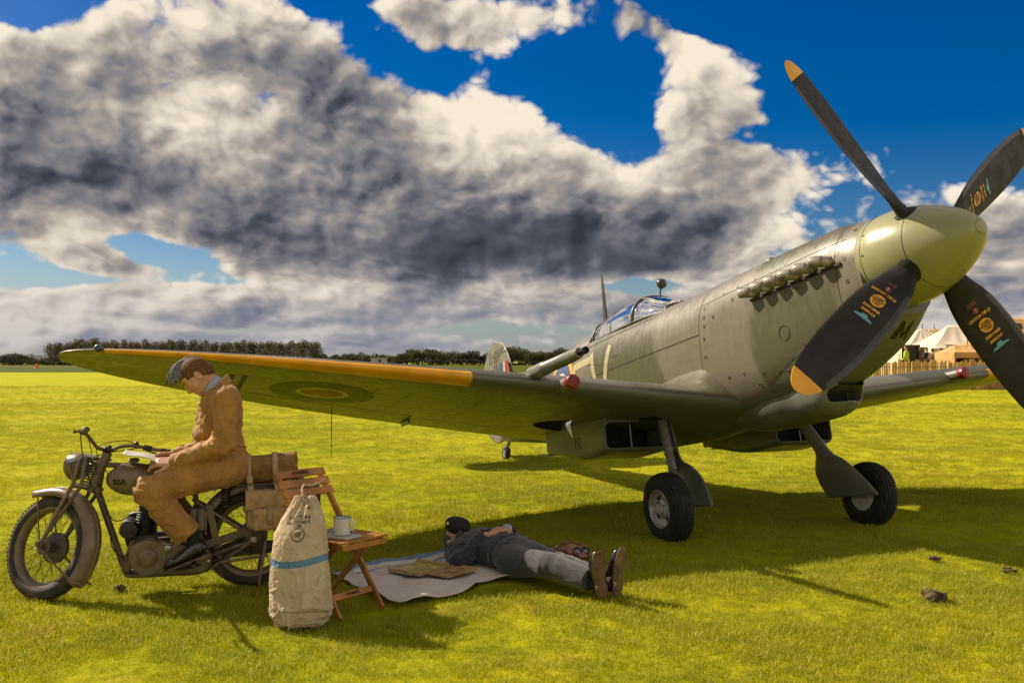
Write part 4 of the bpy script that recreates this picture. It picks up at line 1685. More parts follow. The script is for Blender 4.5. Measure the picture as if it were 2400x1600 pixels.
    for side in (1, -1):
        ss = np.concatenate([np.linspace(0, 1.3, 12), 1.6 - .28 * (1 - np.linspace(0, 1, 10)) ** 2])
        rings = []
        for s_ in np.minimum(ss, 1.598):
            e_ = math.sqrt(max(0, 1 - (s_ / 1.6) ** 2))
            le_, te_ = 8.35 - .50 * e_ ** .6, 8.35 + .62 * e_ ** .8
            row = []
            for t in np.linspace(0, 2 * math.pi, 24, endpoint=False):
                c_ = (1 + math.cos(t)) / 2
                row.append(np.array([te_ + (le_ - te_) * c_, side * s_, .26 + (.01 + .05 * e_) * math.sin(t) * (.35 + .65 * c_)]))
            rings.append(row if side > 0 else row[::-1])
        obj('tailplane', MB().rings(rings), GREY, root, 50)
    # tail wheel
    tw = np.array([8.62, 0, -.455])
    tl = obj('tail_wheel_leg', MB().tube([(8.38, 0, -.24), (8.50, 0, -.34), (8.60, .0, -.40)], [.028, .024, .022], 12), STEEL, root, 60)
    for sgn in (1, -1):
        obj('fork_arm', MB().tube([(8.56, sgn * .02, -.37), (8.60, sgn * .058, -.41), (8.62, sgn * .058, -.455)], .013, 8), STEEL, tl)
    wl = empty('tail_wheel')
    wl.parent = root
    obj('tyre', MB().torus(tw, (0, 1, 0), .072, .034, 36, 12, 1.1), RUB, wl, 180)
    obj('wheel_hub', MB().lathe([(.05, -.03), (.05, .03), (.02, .036), (.001, .036)], tw, (0, 1, 0), 20), ALU, wl, 40)

    # code letters, roundel, and serial on the starboard fuselage; M on the chin
    def on_side(me_, d0, z0, m_, nm_, lift=.003, slant=0.0):
        def f(A):
            o_ = []
            for q in A:
                p_, n_ = fus_side(d0 - q[0], z0 + q[1])
                o_.append(p_ + n_ * lift)
            return np.array(o_)
        bm2 = bmesh.new()
        bm2.from_mesh(me_)
        bmesh.ops.triangulate(bm2, faces=bm2.faces)
        for _ in range(3):
            ed = [e for e in bm2.edges if e.calc_length() > .05]
            if ed:
                bmesh.ops.subdivide_edges(bm2, edges=ed, cuts=1)
                bmesh.ops.triangulate(bm2, faces=bm2.faces)
        bm2.to_mesh(me_)
        bm2.free()
        return obj(nm_, xf(me_, f), m_, root, 0)

    def stroke(pts, w_):
        mb = MB()
        for a_, b_ in zip(pts[:-1], pts[1:]):
            a_, b_ = np.array(a_), np.array(b_)
            t = (b_ - a_) / np.linalg.norm(b_ - a_)
            nrm = np.array([-t[1], t[0]]) * w_ / 2
            mb.add([(*(a_ + nrm - t * w_ * .3), 0), (*(b_ + nrm + t * w_ * .3), 0), (*(b_ - nrm + t * w_ * .3), 0), (*(a_ - nrm - t * w_ * .3), 0)], [(0, 1, 2, 3)])
        return mb.mesh('code_letter')
    vm = MB()
    for pts_ in ([(-.16, .37), (0, -.30)], [(.26, .37), (.02, -.30)]):
        q_ = stroke(pts_, .080)
        vm.add([w_.co[:] for w_ in q_.vertices], [tuple(f_.vertices) for f_ in q_.polygons])
    on_side(vm.mesh('code_letter'), 4.64, -.19, PALE, 'code_letter')
    on_side(stroke([(.22, .30), (-.20, .30), (-.22, -.42)], .080), 5.08, -.16, PALE, 'code_letter')
    g = []
    for nm_, r0, r1, m_ in (('roundel_yellow_ring', .37, .44, YEL), ('roundel_blue_ring', .24, .37, mat('fuselage_roundel_blue', (.05, .10, .30), .5)), ('roundel_white_ring', .17, .24, WHITE), ('roundel_red_centre', 0, .17, ROURED)):
        g = []
        for q in np.linspace(0, 2 * math.pi, 61):
            row = []
            for t in np.linspace(r0, r1, 5):
                zz = -.08 + t * math.sin(q)
                p_, n_ = fus_side(5.72 + t * math.cos(q), zz)
                row.append(p_ + n_ * .003)
            g.append(row)
        obj(nm_, grid_mesh(g), m_, root, 0)
    cor = ((.822, -91.3), (.822, -104.5), (.925, -90.0), (.938, -101.5))     # top left, top right, bottom left, bottom right: (station, angle)
    def chin(x, y):
        q = [(c0 * (1 - x) + c1 * x) * y + (c2 * (1 - x) + c3 * x) * (1 - y) for c0, c1, c2, c3 in zip(*cor)]
        a_ = R(q[1])
        p_ = fus(q[0], a_)
        n_ = np.cross(fus(q[0] + .002, a_) - p_, fus(q[0], a_ + .002) - p_)
        n_ = n_ / np.linalg.norm(n_)
        return p_ + (n_ if n_[2] < 0 else -n_) * .003
    mb = MB()
    M_PTS = [(.02, 0), (.08, 1), (.45, .12), (.92, 1), (.98, 0)]
    for a_, b_ in zip(M_PTS[:-1], M_PTS[1:]):
        row = []
        for t in np.linspace(0, 1, 8):
            x_, y_ = a_[0] + (b_[0] - a_[0]) * t, a_[1] + (b_[1] - a_[1]) * t
            row.append([chin(x_ - .10, y_), chin(x_ + .10, y_)])
        g = grid_mesh(row)
        mb.add(g.v, g.f)
    obj('code_letter', mb, BLACK, root, 0)
    on_side(text_mesh('NO STEP', .03, depth=0), 4.25, .05, SEAM, 'stencil_text')
    return root


plane = build_plane()
# ------------------------------------------------------------------ the motorcycle
# local frame: x forward, y to its left (towards the camera), z up, origin under the rear axle
BK = Matrix(((-0.955611, 0.294630, 0, -1.68041),
             (-0.294630, -0.955611, 0, 6.09778),
             (0, 0, 1, 0),
             (0, 0, 0, 1)))
KHA = mat('motorcycle_khaki', (0.25, 0.175, 0.098), 0.36, var=.12, scale=14, bump=.05, bscale=30, dirt=(.23, .16, .085), dirt_scale=9, dirt_lo=.55, dirt_hi=.75)
KHD = mat('khaki_worn', (0.19, 0.135, 0.078), 0.5, var=.2, scale=20, dirt=(.11, .085, .05), dirt_scale=12, dirt_lo=.5, dirt_hi=.7)
ENG = mat('engine_black', (0.035, 0.031, 0.026), 0.5, metal=.2, var=.3, scale=25, dirt=(.10, .08, .05), dirt_lo=.6)
CHR = mat('dull_chrome', (0.52, 0.50, 0.47), 0.28, metal=.7, var=.15, scale=30)
BRUB = mat('bike_tyre', (0.030, 0.027, 0.024), 0.8, var=.25, scale=18, dirt=(.16, .12, .075), dirt_scale=9, dirt_lo=.44, dirt_hi=.68)
LEA = mat('black_leather', (0.018, 0.016, 0.015), 0.42, var=.2, scale=30, bump=.1, bscale=90)
CANV = mat('khaki_canvas', (0.62, 0.40, 0.19), 0.85, var=.14, scale=22, bump=.25, bscale=260, dirt=(.36, .24, .12), dirt_scale=10, dirt_lo=.52, dirt_hi=.75)
CANVD = mat('brown_blanket', (0.34, 0.185, 0.045), 0.9, var=.18, scale=18, bump=.3, bscale=160)
WEB = mat('webbing', (0.56, 0.40, 0.23), 0.85, var=.1, scale=60, bump=.2, bscale=300)
BRASS = mat('tarnished_brass', (0.36, 0.25, 0.10), 0.4, metal=.8, var=.2)

ST_A, ST_U, ST_D = np.array([.885, 0, .86]), np.array([.40, 0, -.9165]), R(40)


def steer(p):
    """turn a point of the front end to the right about the steering axis"""
    p = np.asarray(p, float) - ST_A
    k = ST_U
    c, s = math.cos(ST_D), math.sin(ST_D)
    if p.ndim == 1:
        return ST_A + p * c + np.cross(k, p) * s + k * (k @ p) * (1 - c)
    return ST_A + p * c + np.cross(k, p) * s + (p @ k)[:, None] * k * (1 - c)


def smb(mb):
    mb.v = [tuple(q) for q in steer(np.array(mb.v))]
    return mb


def arc_guard(c, r, a0, a1, w, n=40, flare=0.0):
    """crowned mudguard swept about the wheel axle; angles from forward over the top"""
    rows = []
    for i, a in enumerate(np.linspace(a0, a1, n)):
        rr = r + flare * math.exp(-i / 2.5)
        row = []
        for t in np.linspace(-1, 1, 13):
            h = .035 * (1 - abs(t) ** 2.6) - (.022 if abs(t) > .95 else 0)
            ww = w * (1 - .35 * math.exp(-i / 1.6))
            row.append((c[0] + (rr + h) * math.cos(a), c[1] + ww * t, c[2] + (rr + h) * math.sin(a)))
        rows.append(row)
    return grid_mesh(rows)


def thick(o, t, off=0.0):
    md = o.modifiers.new('thickness', 'SOLIDIFY')
    md.thickness = t
    md.offset = off
    return o


def build_bike():
    root = empty('motorcycle', mw=BK)
    tag(root, 'khaki military motorcycle carrying a seated man and canvas luggage', 'motorcycle')
    P = lambda nm, mb, m, par=root, sm_=40: obj(nm, mb, m, par, sm_)

    def wheel(c, fn, front):
        wl = empty('wheel')
        wl.parent = root
        Rw = .312
        prof = [(.232, -.020), (.240, -.034), (.258, -.044), (.280, -.045), (.299, -.034), (.309, -.016), (Rw, 0), (.309, .016), (.299, .034), (.280, .045), (.258, .044), (.240, .034), (.232, .020)]
        ty = P('tyre', fn(MB().lathe(catmull(prof, 36), c, (0, 1, 0), 80, False)), BRUB, wl, 180)
        tr = MB()
        for i in range(76):
            a = 2 * math.pi * i / 76
            e = np.array([math.cos(a), 0, math.sin(a)])
            t = np.array([-math.sin(a), 0, math.cos(a)])
            for y in (-.026, 0, .026):
                rr = .3115 if y == 0 else .3045
                tr.box(np.asarray(c) + e * rr + np.array([0, y, 0]), (.008, .008, .004), np.stack([t, (0, 1, 0), e], 1))
        o = P('tread_blocks', fn(tr), BRUB, ty, 0)
        o['kind'] = 'stuff'
        rim = [(.236, -.036), (.244, -.038), (.246, -.032), (.232, -.024), (.222, -.012), (.219, 0), (.222, .012), (.232, .024), (.246, .032), (.244, .038), (.236, .036), (.222, .024), (.212, 0), (.222, -.024), (.236, -.036)]
        P('rim', fn(MB().lathe(rim, c, (0, 1, 0), 64, False)), KHA, wl, 50)
        hb = MB()
        hb.lathe([(.018, -.085), (.018, -.06), (.045, -.055), (.045, -.045), (.030, -.04), (.030, .04), (.05, .045), (.05, .055), (.018, .06), (.018, .085)], c, (0, 1, 0), 28)
        h = P('hub', fn(hb), KHD, wl)
        sgn = -1
        P('brake_drum', fn(MB().lathe([(.09, 0), (.095, .004), (.095, .028), (.085, .034), (.03, .036)], (c[0], -.030, c[2]), (0, -1, 0), 40)), KHD, wl)
        for i in range(36):
            a = 2 * math.pi * i / 36
            sd_ = 1 if i % 2 else -1
            tw = .42 * (1 if (i // 2) % 2 else -1)
            p0 = np.asarray(c) + np.array([.044 * math.cos(a + tw * 1.6), sd_ * .050, .044 * math.sin(a + tw * 1.6)])
            p1 = np.asarray(c) + np.array([.222 * math.cos(a), sd_ * .006, .222 * math.sin(a)])
            P('spoke', fn(MB().tube([p0, p1], .0016, 5)), ENG, wl, 60)
        return wl

    ident = lambda m: m
    FA = np.array([1.222, 0, .305])
    RA = np.array([0.0, 0, .305])
    wheel(FA, smb, True)
    wheel(RA, ident, False)

    # front mudguard with stays
    g = P('front_mudguard', smb(arc_guard(FA, .330, R(62), R(222), .064, 46, .035)), KHA, root, 60)
    thick(g, .004)
    rib = [FA + np.array([(.330 + .037) * math.cos(a), 0, (.330 + .037) * math.sin(a)]) for a in np.linspace(R(66), R(222), 40)]
    P('mudguard_rib', smb(MB().tube(rib, .005, 6)), KHA, g)
    for sg in (-1, 1):
        P('mudguard_stay', smb(MB().tube([FA + (0, sg * .075, 0), FA + (.04, sg * .07, .10), FA + np.array([.335 * math.cos(R(72)), sg * .055, .335 * math.sin(R(72))])], .005, 6)), KHD, g)
        e = FA + np.array([.345 * math.cos(R(218)), sg * .062, .345 * math.sin(R(218))])
        P('mudguard_stay', smb(MB().tube([FA + (0, sg * .08, -.01), FA + (-.10, sg * .078, -.09), e, e + (-.045, -sg * .02, -.012)], .0065, 6)), KHA, g)
    # rear mudguard
    g = P('rear_mudguard', arc_guard(RA, .330, R(-8), R(196), .066, 46), KHA, root, 60)
    thick(g, .004)

    # girder forks
    for sg in (-1, 1):
        y = sg * .078
        t = FA + (0, sg * .080, .012)
        a, b, c = np.array([.985, y, .845]), np.array([1.005, y, .680]), np.array([1.045, y * .9, .640])
        P('fork_girder', smb(MB().tube([t, b + (.03, 0, .0), a + (.02, 0, 0)], [.011, .013, .012], 10)), KHA)
        P('fork_girder', smb(MB().tube([t + (-.012, 0, .02), b + (-.035, 0, -.02), a + (-.025, 0, -.01)], [.010, .012, .012], 10)), KHD)
        P('fork_end', smb(MB().lathe([(.026, -.008), (.026, .010), (.014, .012), (.014, .030), (.001, .031)], t, (0, sg, 0), 16)), KHD)
        P('fork_link', smb(MB().bar(a + (-.02, sg * .014, 0), np.array([.895, sg * .06, .84]), .018, .014, (0, 1, 0), .004)), CHR)
        P('fork_link', smb(MB().bar(b + (-.0, sg * .014, -.01), np.array([.93, sg * .06, .655]), .020, .016, (0, 1, 0), .004)), KHA)
    P('fork_bridge', smb(MB().tube([(.985, -.08, .845), (.985, .08, .845)], .012, 10)), KHD)
    P('fork_bridge', smb(MB().tube([(1.02, -.08, .665), (1.02, .08, .665)], .014, 10)), KHD)
    # spring
    hel = []
    ax0, ax1 = np.array([.952, 0, .835]), np.array([1.0, 0, .68])
    u, v, w = basis(ax1 - ax0)
    for q in np.linspace(0, 1, 150):
        an = q * 2 * math.pi * 9
        hel.append(ax0 + (ax1 - ax0) * q + .030 * (math.cos(an) * u + math.sin(an) * v))
    P('fork_spring', smb(MB().tube(hel, .0052, 6)), mat('spring_steel', (.30, .24, .14), .4, metal=.5), root, 60)
    mb = MB().tube([(.875, 0, .875), (.97, 0, .635)], .030, 16)
    P('steering_head', mb, KHD)
    P('steering_damper', smb(MB().lathe([(.030, 0), (.034, .008), (.030, .020), (.012, .022), (.012, .035)], (.872, 0, .885), (-.4, 0, .9165), 16)), ENG)

    # handlebars and controls
    zc = .905
    half = [(.905, 0, .895), (.905, .055, .897), (.895, .13, .935), (.86, .21, .952), (.80, .30, .945), (.70, .385, .93), (.645, .425, .922)]
    for sg in (1, -1):
        pts = catmull([(a, sg * b, c) for a, b, c in half], 28)
        hb = P('handlebar', smb(MB().tube(pts, .0115, 10)), KHD)
        P('grip', smb(MB().tube([pts[-8], pts[-1]], .0165, 12)), mat('brown_rubber', (.055, .04, .028), .6), hb)
        lv = catmull([pts[-11] + (.01, 0, .008), pts[-10] + (.05, 0, .0), pts[-7] + (.072, 0, -.01), pts[-3] + (.062, sg * .02, -.008)], 12)
        P('lever', smb(MB().tube(lv, [.006] * 6 + [.005] * 5 + [.007], 8)), ENG, hb)
        P('lever_clamp', smb(MB().tube([pts[-12], pts[-10]], .019, 10)), ENG, hb)
        P('control_knob', smb(MB().lathe([(.014, 0), (.016, .012), (.010, .020)], pts[-14] + (0, 0, .008), (0, 0, 1), 12)), ENG, hb)
        cb = catmull([lv[0], lv[0] + (.06, -sg * .06, -.02), (1.02, sg * .05, .86), (.97, sg * .03, .72), (.90, sg * .02, .60)], 22)
        P('control_cable', smb(MB().tube(cb, .0035, 6)), ENG, hb)
        cb = catmull([pts[-14], pts[-14] + (.05, -sg * .05, .03), (.99, sg * .03, .92), (.93, sg * .04, .80), (.86, sg * .06, .70)], 22)
        P('control_cable', smb(MB().tube(cb, .003, 6)), ENG, hb)
    # headlamp
    hl = np.array([1.085, 0, .800])
    sh = [(.001, -.085), (.030, -.080), (.058, -.062), (.076, -.030), (.083, .005), (.086, .03), (.088, .036), (.084, .044), (.074, .05)]
    lamp = P('headlamp', smb(MB().lathe(catmull(sh, 30), hl, (1, 0, -.05), 40, False)), KHA, root, 60)
    P('lens', smb(MB().lathe([(.080, .044), (.076, .052), (.05, .062), (.02, .066), (.001, .067)], hl, (1, 0, -.05), 32)), mat('lamp_lens', (.30, .30, .27), .08, coat=.5), lamp, 60)
    for sg in (-1, 1):
        P('lamp_bracket', smb(MB().bar(hl + (-.005, sg * .088, .012), (.985, sg * .088, .835), .004, .016, (0, 0, 1))), CHR, lamp)
        P('lamp_bracket', smb(MB().bar(hl + (-.01, sg * .089, .0), (1.03, sg * .088, .69), .004, .012, (1, 0, 0))), KHD, lamp)

    # frame tubes
    fr = [('top_tube', [(.90, 0, .80), (.62, 0, .775), (.36, 0, .68)], .016), ('down_tube', [(.935, 0, .66), (.865, 0, .44), (.765, 0, .135)], .021),
          ('seat_tube', [(.37, 0, .68), (.33, 0, .42), (.30, 0, .14)], .017)]
    for nm, pts, r_ in fr:
        P(nm, MB().tube(catmull(pts, 14), r_, 12), KHD)
    for sg in (-1, 1):
        P('cradle_tube', MB().tube(catmull([(.765, sg * .03, .135), (.73, sg * .06, .115), (.50, sg * .075, .115), (.28, sg * .085, .13), (0, sg * .10, .30)], 20), .013, 10), KHD)
        P('seat_stay', MB().tube([(.37, sg * .03, .565), (.20, sg * .085, .455), (0, sg * .098, .31)], .011, 10), KHA)
        P('chain_stay', MB().tube([(.30, sg * .06, .20), (0, sg * .098, .30)], .013, 10), KHD)
        P('stand_leg', MB().tube([(.20, sg * .105, .175), (-.09, sg * .118, .205)], .010, 8), KHA)
        P('stand_leg', MB().tube([(-.075, sg * .12, .30), (-.035, sg * .13, .03)], .010, 8), KHA)
        P('axle_nut', MB().lathe([(.022, 0), (.022, .014), (.012, .015), (.012, .03)], (0, sg * .095, .305), (0, sg, 0), 6), CHR)
    P('engine_plate', MB().box((.735, 0, .235), (.028, .055, .105), np.array(Matrix.Rotation(R(-16), 3, 'Y')), .006), KHD)
    P('sump_guard', MB().box((.66, 0, .122), (.10, .065, .008), None, .003), KHD)

    # fuel tank
    def tank(q):
        x = q[:, 0]
        t = np.clip((x - .42) / .46, 0, 1)
        hw = .125 * np.sin(np.clip(t, 0, 1) * math.pi * .80 + .22) ** .7
        hw = .055 + .075 * np.clip(t, 0, 1) ** .6
        top = np.interp(t, [0, .3, .6, .8, 1], [.715, .765, .805, .82, .79])
        bot = np.interp(t, [0, .3, .6, .85, 1], [.66, .615, .60, .605, .63])
        cz, hz = (top + bot) / 2, (top - bot) / 2
        Q = np.stack([(x - .65) / .232, q[:, 1] / hw, (q[:, 2] - cz) / hz], -1)
        k = (np.abs(Q) ** 2.6).sum(-1) ** (1 / 2.6)
        return (k - 1) * .085
    tk = P('fuel_tank', sdf_mesh(tank, (.38, -.16, .54), (.92, .16, .88), .0075), KHA, root, 180)
    P('filler_cap', MB().lathe([(.030, 0), (.033, .006), (.033, .016), (.026, .020)], (.72, .02, .815), (0, 0.1, 1), 20), KHD, tk)
    P('knee_pad', sdf_mesh(lambda q: s_ell(q, (.585, .112, .685), (.085, .022, .052)), (.48, .08, .62), (.69, .15, .75), .006), LEA, tk, 180)
    lm = text_mesh('BSA', .046, depth=.0006, bold=.0012)
    bmn = lm

    def onto(A):
        X = np.stack([.795 - A[:, 0] + A[:, 1] * .12, np.full(len(A), .05), .700 + A[:, 1]], -1)
        for _ in range(60):
            dd = tank(X)
            X[:, 1] += np.where(dd < -1e-4, np.maximum(-dd * .5, .0008), 0)
        return X + (0, .0015, 0)
    P('lettering', xf(lm, onto), BLACK, tk, 0)

    # engine: side-valve single, primary chaincase, magdyno, gearbox
    cyl = MB()
    for k in range(13):
        z = .355 + .0155 * k
        rr = .074 - .001 * k
        cyl.lathe([(rr - .002, -.003), (rr, -.0015), (rr, .0015), (rr - .002, .003)], (.655 - .03 * (k / 13), 0, z), (-.12, 0, 1), 28)
    cyl.lathe([(.052, .33), (.052, .56)], (.70, 0, .0), (-.12, 0, 1), 24)
    P('cylinder', cyl, ENG, root, 30)
    hd = MB()
    hd.box((.62, 0, .578), (.085, .065, .02), None, .012)
    for k in range(6):
        hd.box((.55 + .028 * k, 0, .604), (.003, .06, .016))
    P('cylinder_head', hd, ENG)
    P('spark_plug', MB().lathe([(.010, 0), (.010, .02), (.007, .022), (.007, .05)], (.63, .03, .61), (.2, .3, 1), 8), CHR)
    crank = MB()
    crank.lathe([(.10, -.09), (.115, -.075), (.115, .075), (.10, .09)], (.625, 0, .245), (0, 1, 0), 36)
    crank.box((.60, 0, .335), (.10, .07, .03), None, .012)
    P('crankcase', crank, mat('crankcase_alloy', (.20, .165, .12), .5, metal=.3, var=.2, dirt=(.07, .055, .04), dirt_lo=.5), root)

    def chaincase(q):
        a = np.abs(q[:, 1] - .125) - .028
        p2 = q.copy()
        p2[:, 1] = 0
        d2 = s_cap(p2, (.625, 0, .240), (.335, 0, .205), .112, .085)
        return np.maximum(smax(a, d2, .015), -1)
    cc = P('primary_chaincase', sdf_mesh(chaincase, (.22, .08, .09), (.76, .17, .38), .0075), KHA, root, 50)
    P('chaincase_boss', MB().lathe([(.058, 0), (.058, .012), (.050, .020), (.036, .022), (.034, .027), (.001, .029)], (.627, .151, .238), (0, 1, 0), 36), KHA, cc)
    P('inspection_cap', MB().lathe([(.024, 0), (.024, .008), (.018, .012), (.008, .013), (.007, .018)], (.51, .152, .288), (0, 1, 0), 20), CHR, cc)
    P('rim_band', MB().tube([np.array([.625 + .108 * math.cos(a), .148, .240 + .108 * math.sin(a)]) for a in np.linspace(R(60), R(300), 30)], .007, 6), KHD, cc)
    P('level_plug', MB().lathe([(.012, 0), (.012, .010), (.006, .012)], (.27, .150, .195), (0, 1, 0), 8), CHR, cc)
    mg = P('magneto_dynamo', MB().lathe([(.050, -.10), (.056, -.09), (.056, .10), (.050, .115), (.044, .118), (.001, .120)], (.740, 0, .405), (0, 1, 0), 30), ENG)
    for k in range(6):
        a = math.pi * k / 3
        P('cover_rib', MB().bar(np.array([.740 + .046 * math.cos(a), .119, .405 + .046 * math.sin(a)]), (.740, .1205, .405), .007, .004, (0, 1, 0)), ENG, mg)
    P('carburettor', MB().lathe([(.022, 0), (.026, .01), (.026, .07), (.018, .08)], (.54, .02, .40), (0, 0, 1), 18), mat('carb_alloy', (.38, .36, .33), .4, metal=.5), root)
    P('tappet_tube', MB().tube([(.57, .085, .345), (.50, .09, .350), (.45, .09, .345)], .013, 10), CHR)
    gb = MB()
    gb.box((.36, 0, .25), (.085, .075, .085), np.array(Matrix.Rotation(R(10), 3, 'Y')), .03)
    P('gearbox', gb, KHD)
    P('exhaust_pipe', MB().tube(catmull([(.68, -.05, .48), (.745, -.08, .46), (.77, -.11, .37), (.72, -.13, .22), (.52, -.145, .165), (.25, -.15, .185)], 30), .019, 12), ENG, root, 60)
    P('silencer', MB().lathe([(.02, 0), (.042, .05), (.045, .10), (.045, .36), (.036, .42), (.016, .46)], (.27, -.155, .185), (-1, 0, .06), 20), KHD, root)
    # battery, toolbox, cables, chain
    bt = P('battery', MB().box((.338, .115, .455), (.046, .040, .072), None, .008), mat('battery_case', (.20, .155, .10), .5, var=.15), root)
    P('battery_strap', MB().box((.338, .115, .455), (.009, .0425, .0745)), ENG, bt)
    P('terminal', MB().lathe([(.010, 0), (.008, .018)], (.36, .115, .527), (0, 0, 1), 8), ENG, bt)
    P('battery_cover', MB().box((.288, .115, .435), (.006, .040, .075), None, .002), KHD, bt)
    P('chain_guard', MB().bar((.30, .10, .285), (-.02, .10, .375), .012, .05, (0, 0, 1), .004), KHD)
    P('drive_chain', MB().tube([(.30, .098, .255), (.0, .098, .365)], .007, 6), ENG)
    P('drive_chain', MB().tube([(.30, .098, .165), (.0, .098, .245)], .007, 6), ENG)
    P('frame_plate', MB().box((.245, .09, .40), (.022, .006, .14), np.array(Matrix.Rotation(R(12), 3, 'Y')), .003), KHA)
    for sg in (-1, 1):
        P('footrest', MB().tube([(.355, sg * .10, .185), (.355, sg * .26, .19)], .013, 10), LEA)
    P('brake_pedal', MB().tube(catmull([(.30, .14, .18), (.42, .19, .165), (.50, .20, .18)], 10), .008, 8), ENG)
    P('kick_start', MB().tube(catmull([(.33, -.10, .25), (.28, -.16, .33), (.24, -.20, .42)], 10), .009, 8), ENG)
    cb = catmull([(.93, .03, .60), (.86, .05, .42), (.84, .045, .30), (.79, .05, .24), (.74, .06, .25)], 24)
    P('cable', MB().tube(cb, .0035, 6), ENG)
    P('cable', MB().tube(catmull([(.90, .04, .58), (.83, .05, .46), (.74, .05, .47), (.68, .06, .40)], 20), .0035, 6), ENG)

    # saddle with springs and the rear carrier
    def saddle(q):
        x = q[:, 0]
        t = np.clip((x - .10) / .36, 0, 1)
        hw = np.interp(t, [0, .35, .7, 1], [.135, .13, .075, .045])
        cz = np.interp(t, [0, .5, 1], [.685, .655, .655])
        Q = np.stack([(x - .28) / .185, q[:, 1] / hw, (q[:, 2] - cz) / .042], -1)
        k = (np.abs(Q) ** 2.5).sum(-1) ** (1 / 2.5)
        return (k - 1) * .04
    sd_ = P('saddle', sdf_mesh(saddle, (.07, -.16, .60), (.49, .16, .75), .0085), LEA, root, 180)
    for sg in (-1, 1):
        hel = [(.170 + .026 * math.cos(q * 44), sg * .085 + .026 * math.sin(q * 44), .52 + .13 * q) for q in np.linspace(0, 1, 110)]
        P('saddle_spring', MB().tube(hel, .0055, 6), ENG, sd_, 60)
        P('carrier_rail', MB().tube(catmull([(.10, sg * .10, .652), (-.10, sg * .11, .655), (-.33, sg * .10, .66)], 12), .008, 8), KHD)
        P('carrier_stay', MB().tube([(-.16, sg * .11, .655), (-.02, sg * .11, .32)], .007, 8), KHD)
        P('pannier_frame', MB().tube([(.04, sg * .125, .64), (.04, sg * .14, .38), (-.26, sg * .14, .38), (-.28, sg * .125, .64)], .007, 8), KHD)
    for x in (.06, -.06, -.18, -.30):
        P('carrier_slat', MB().tube([(x, -.105, .655), (x, .105, .655)], .006, 8), KHD)
    P('rear_lamp', MB().lathe([(.03, 0), (.032, .03), (.028, .045)], (-.36, 0, .52), (-1, 0, 0), 16), ENG)
    return root


bike = build_bike()
BKn = np.array(BK)


def bk(p):
    p = np.asarray(p, float)
    return p @ BKn[:3, :3].T + BKn[:3, 3]


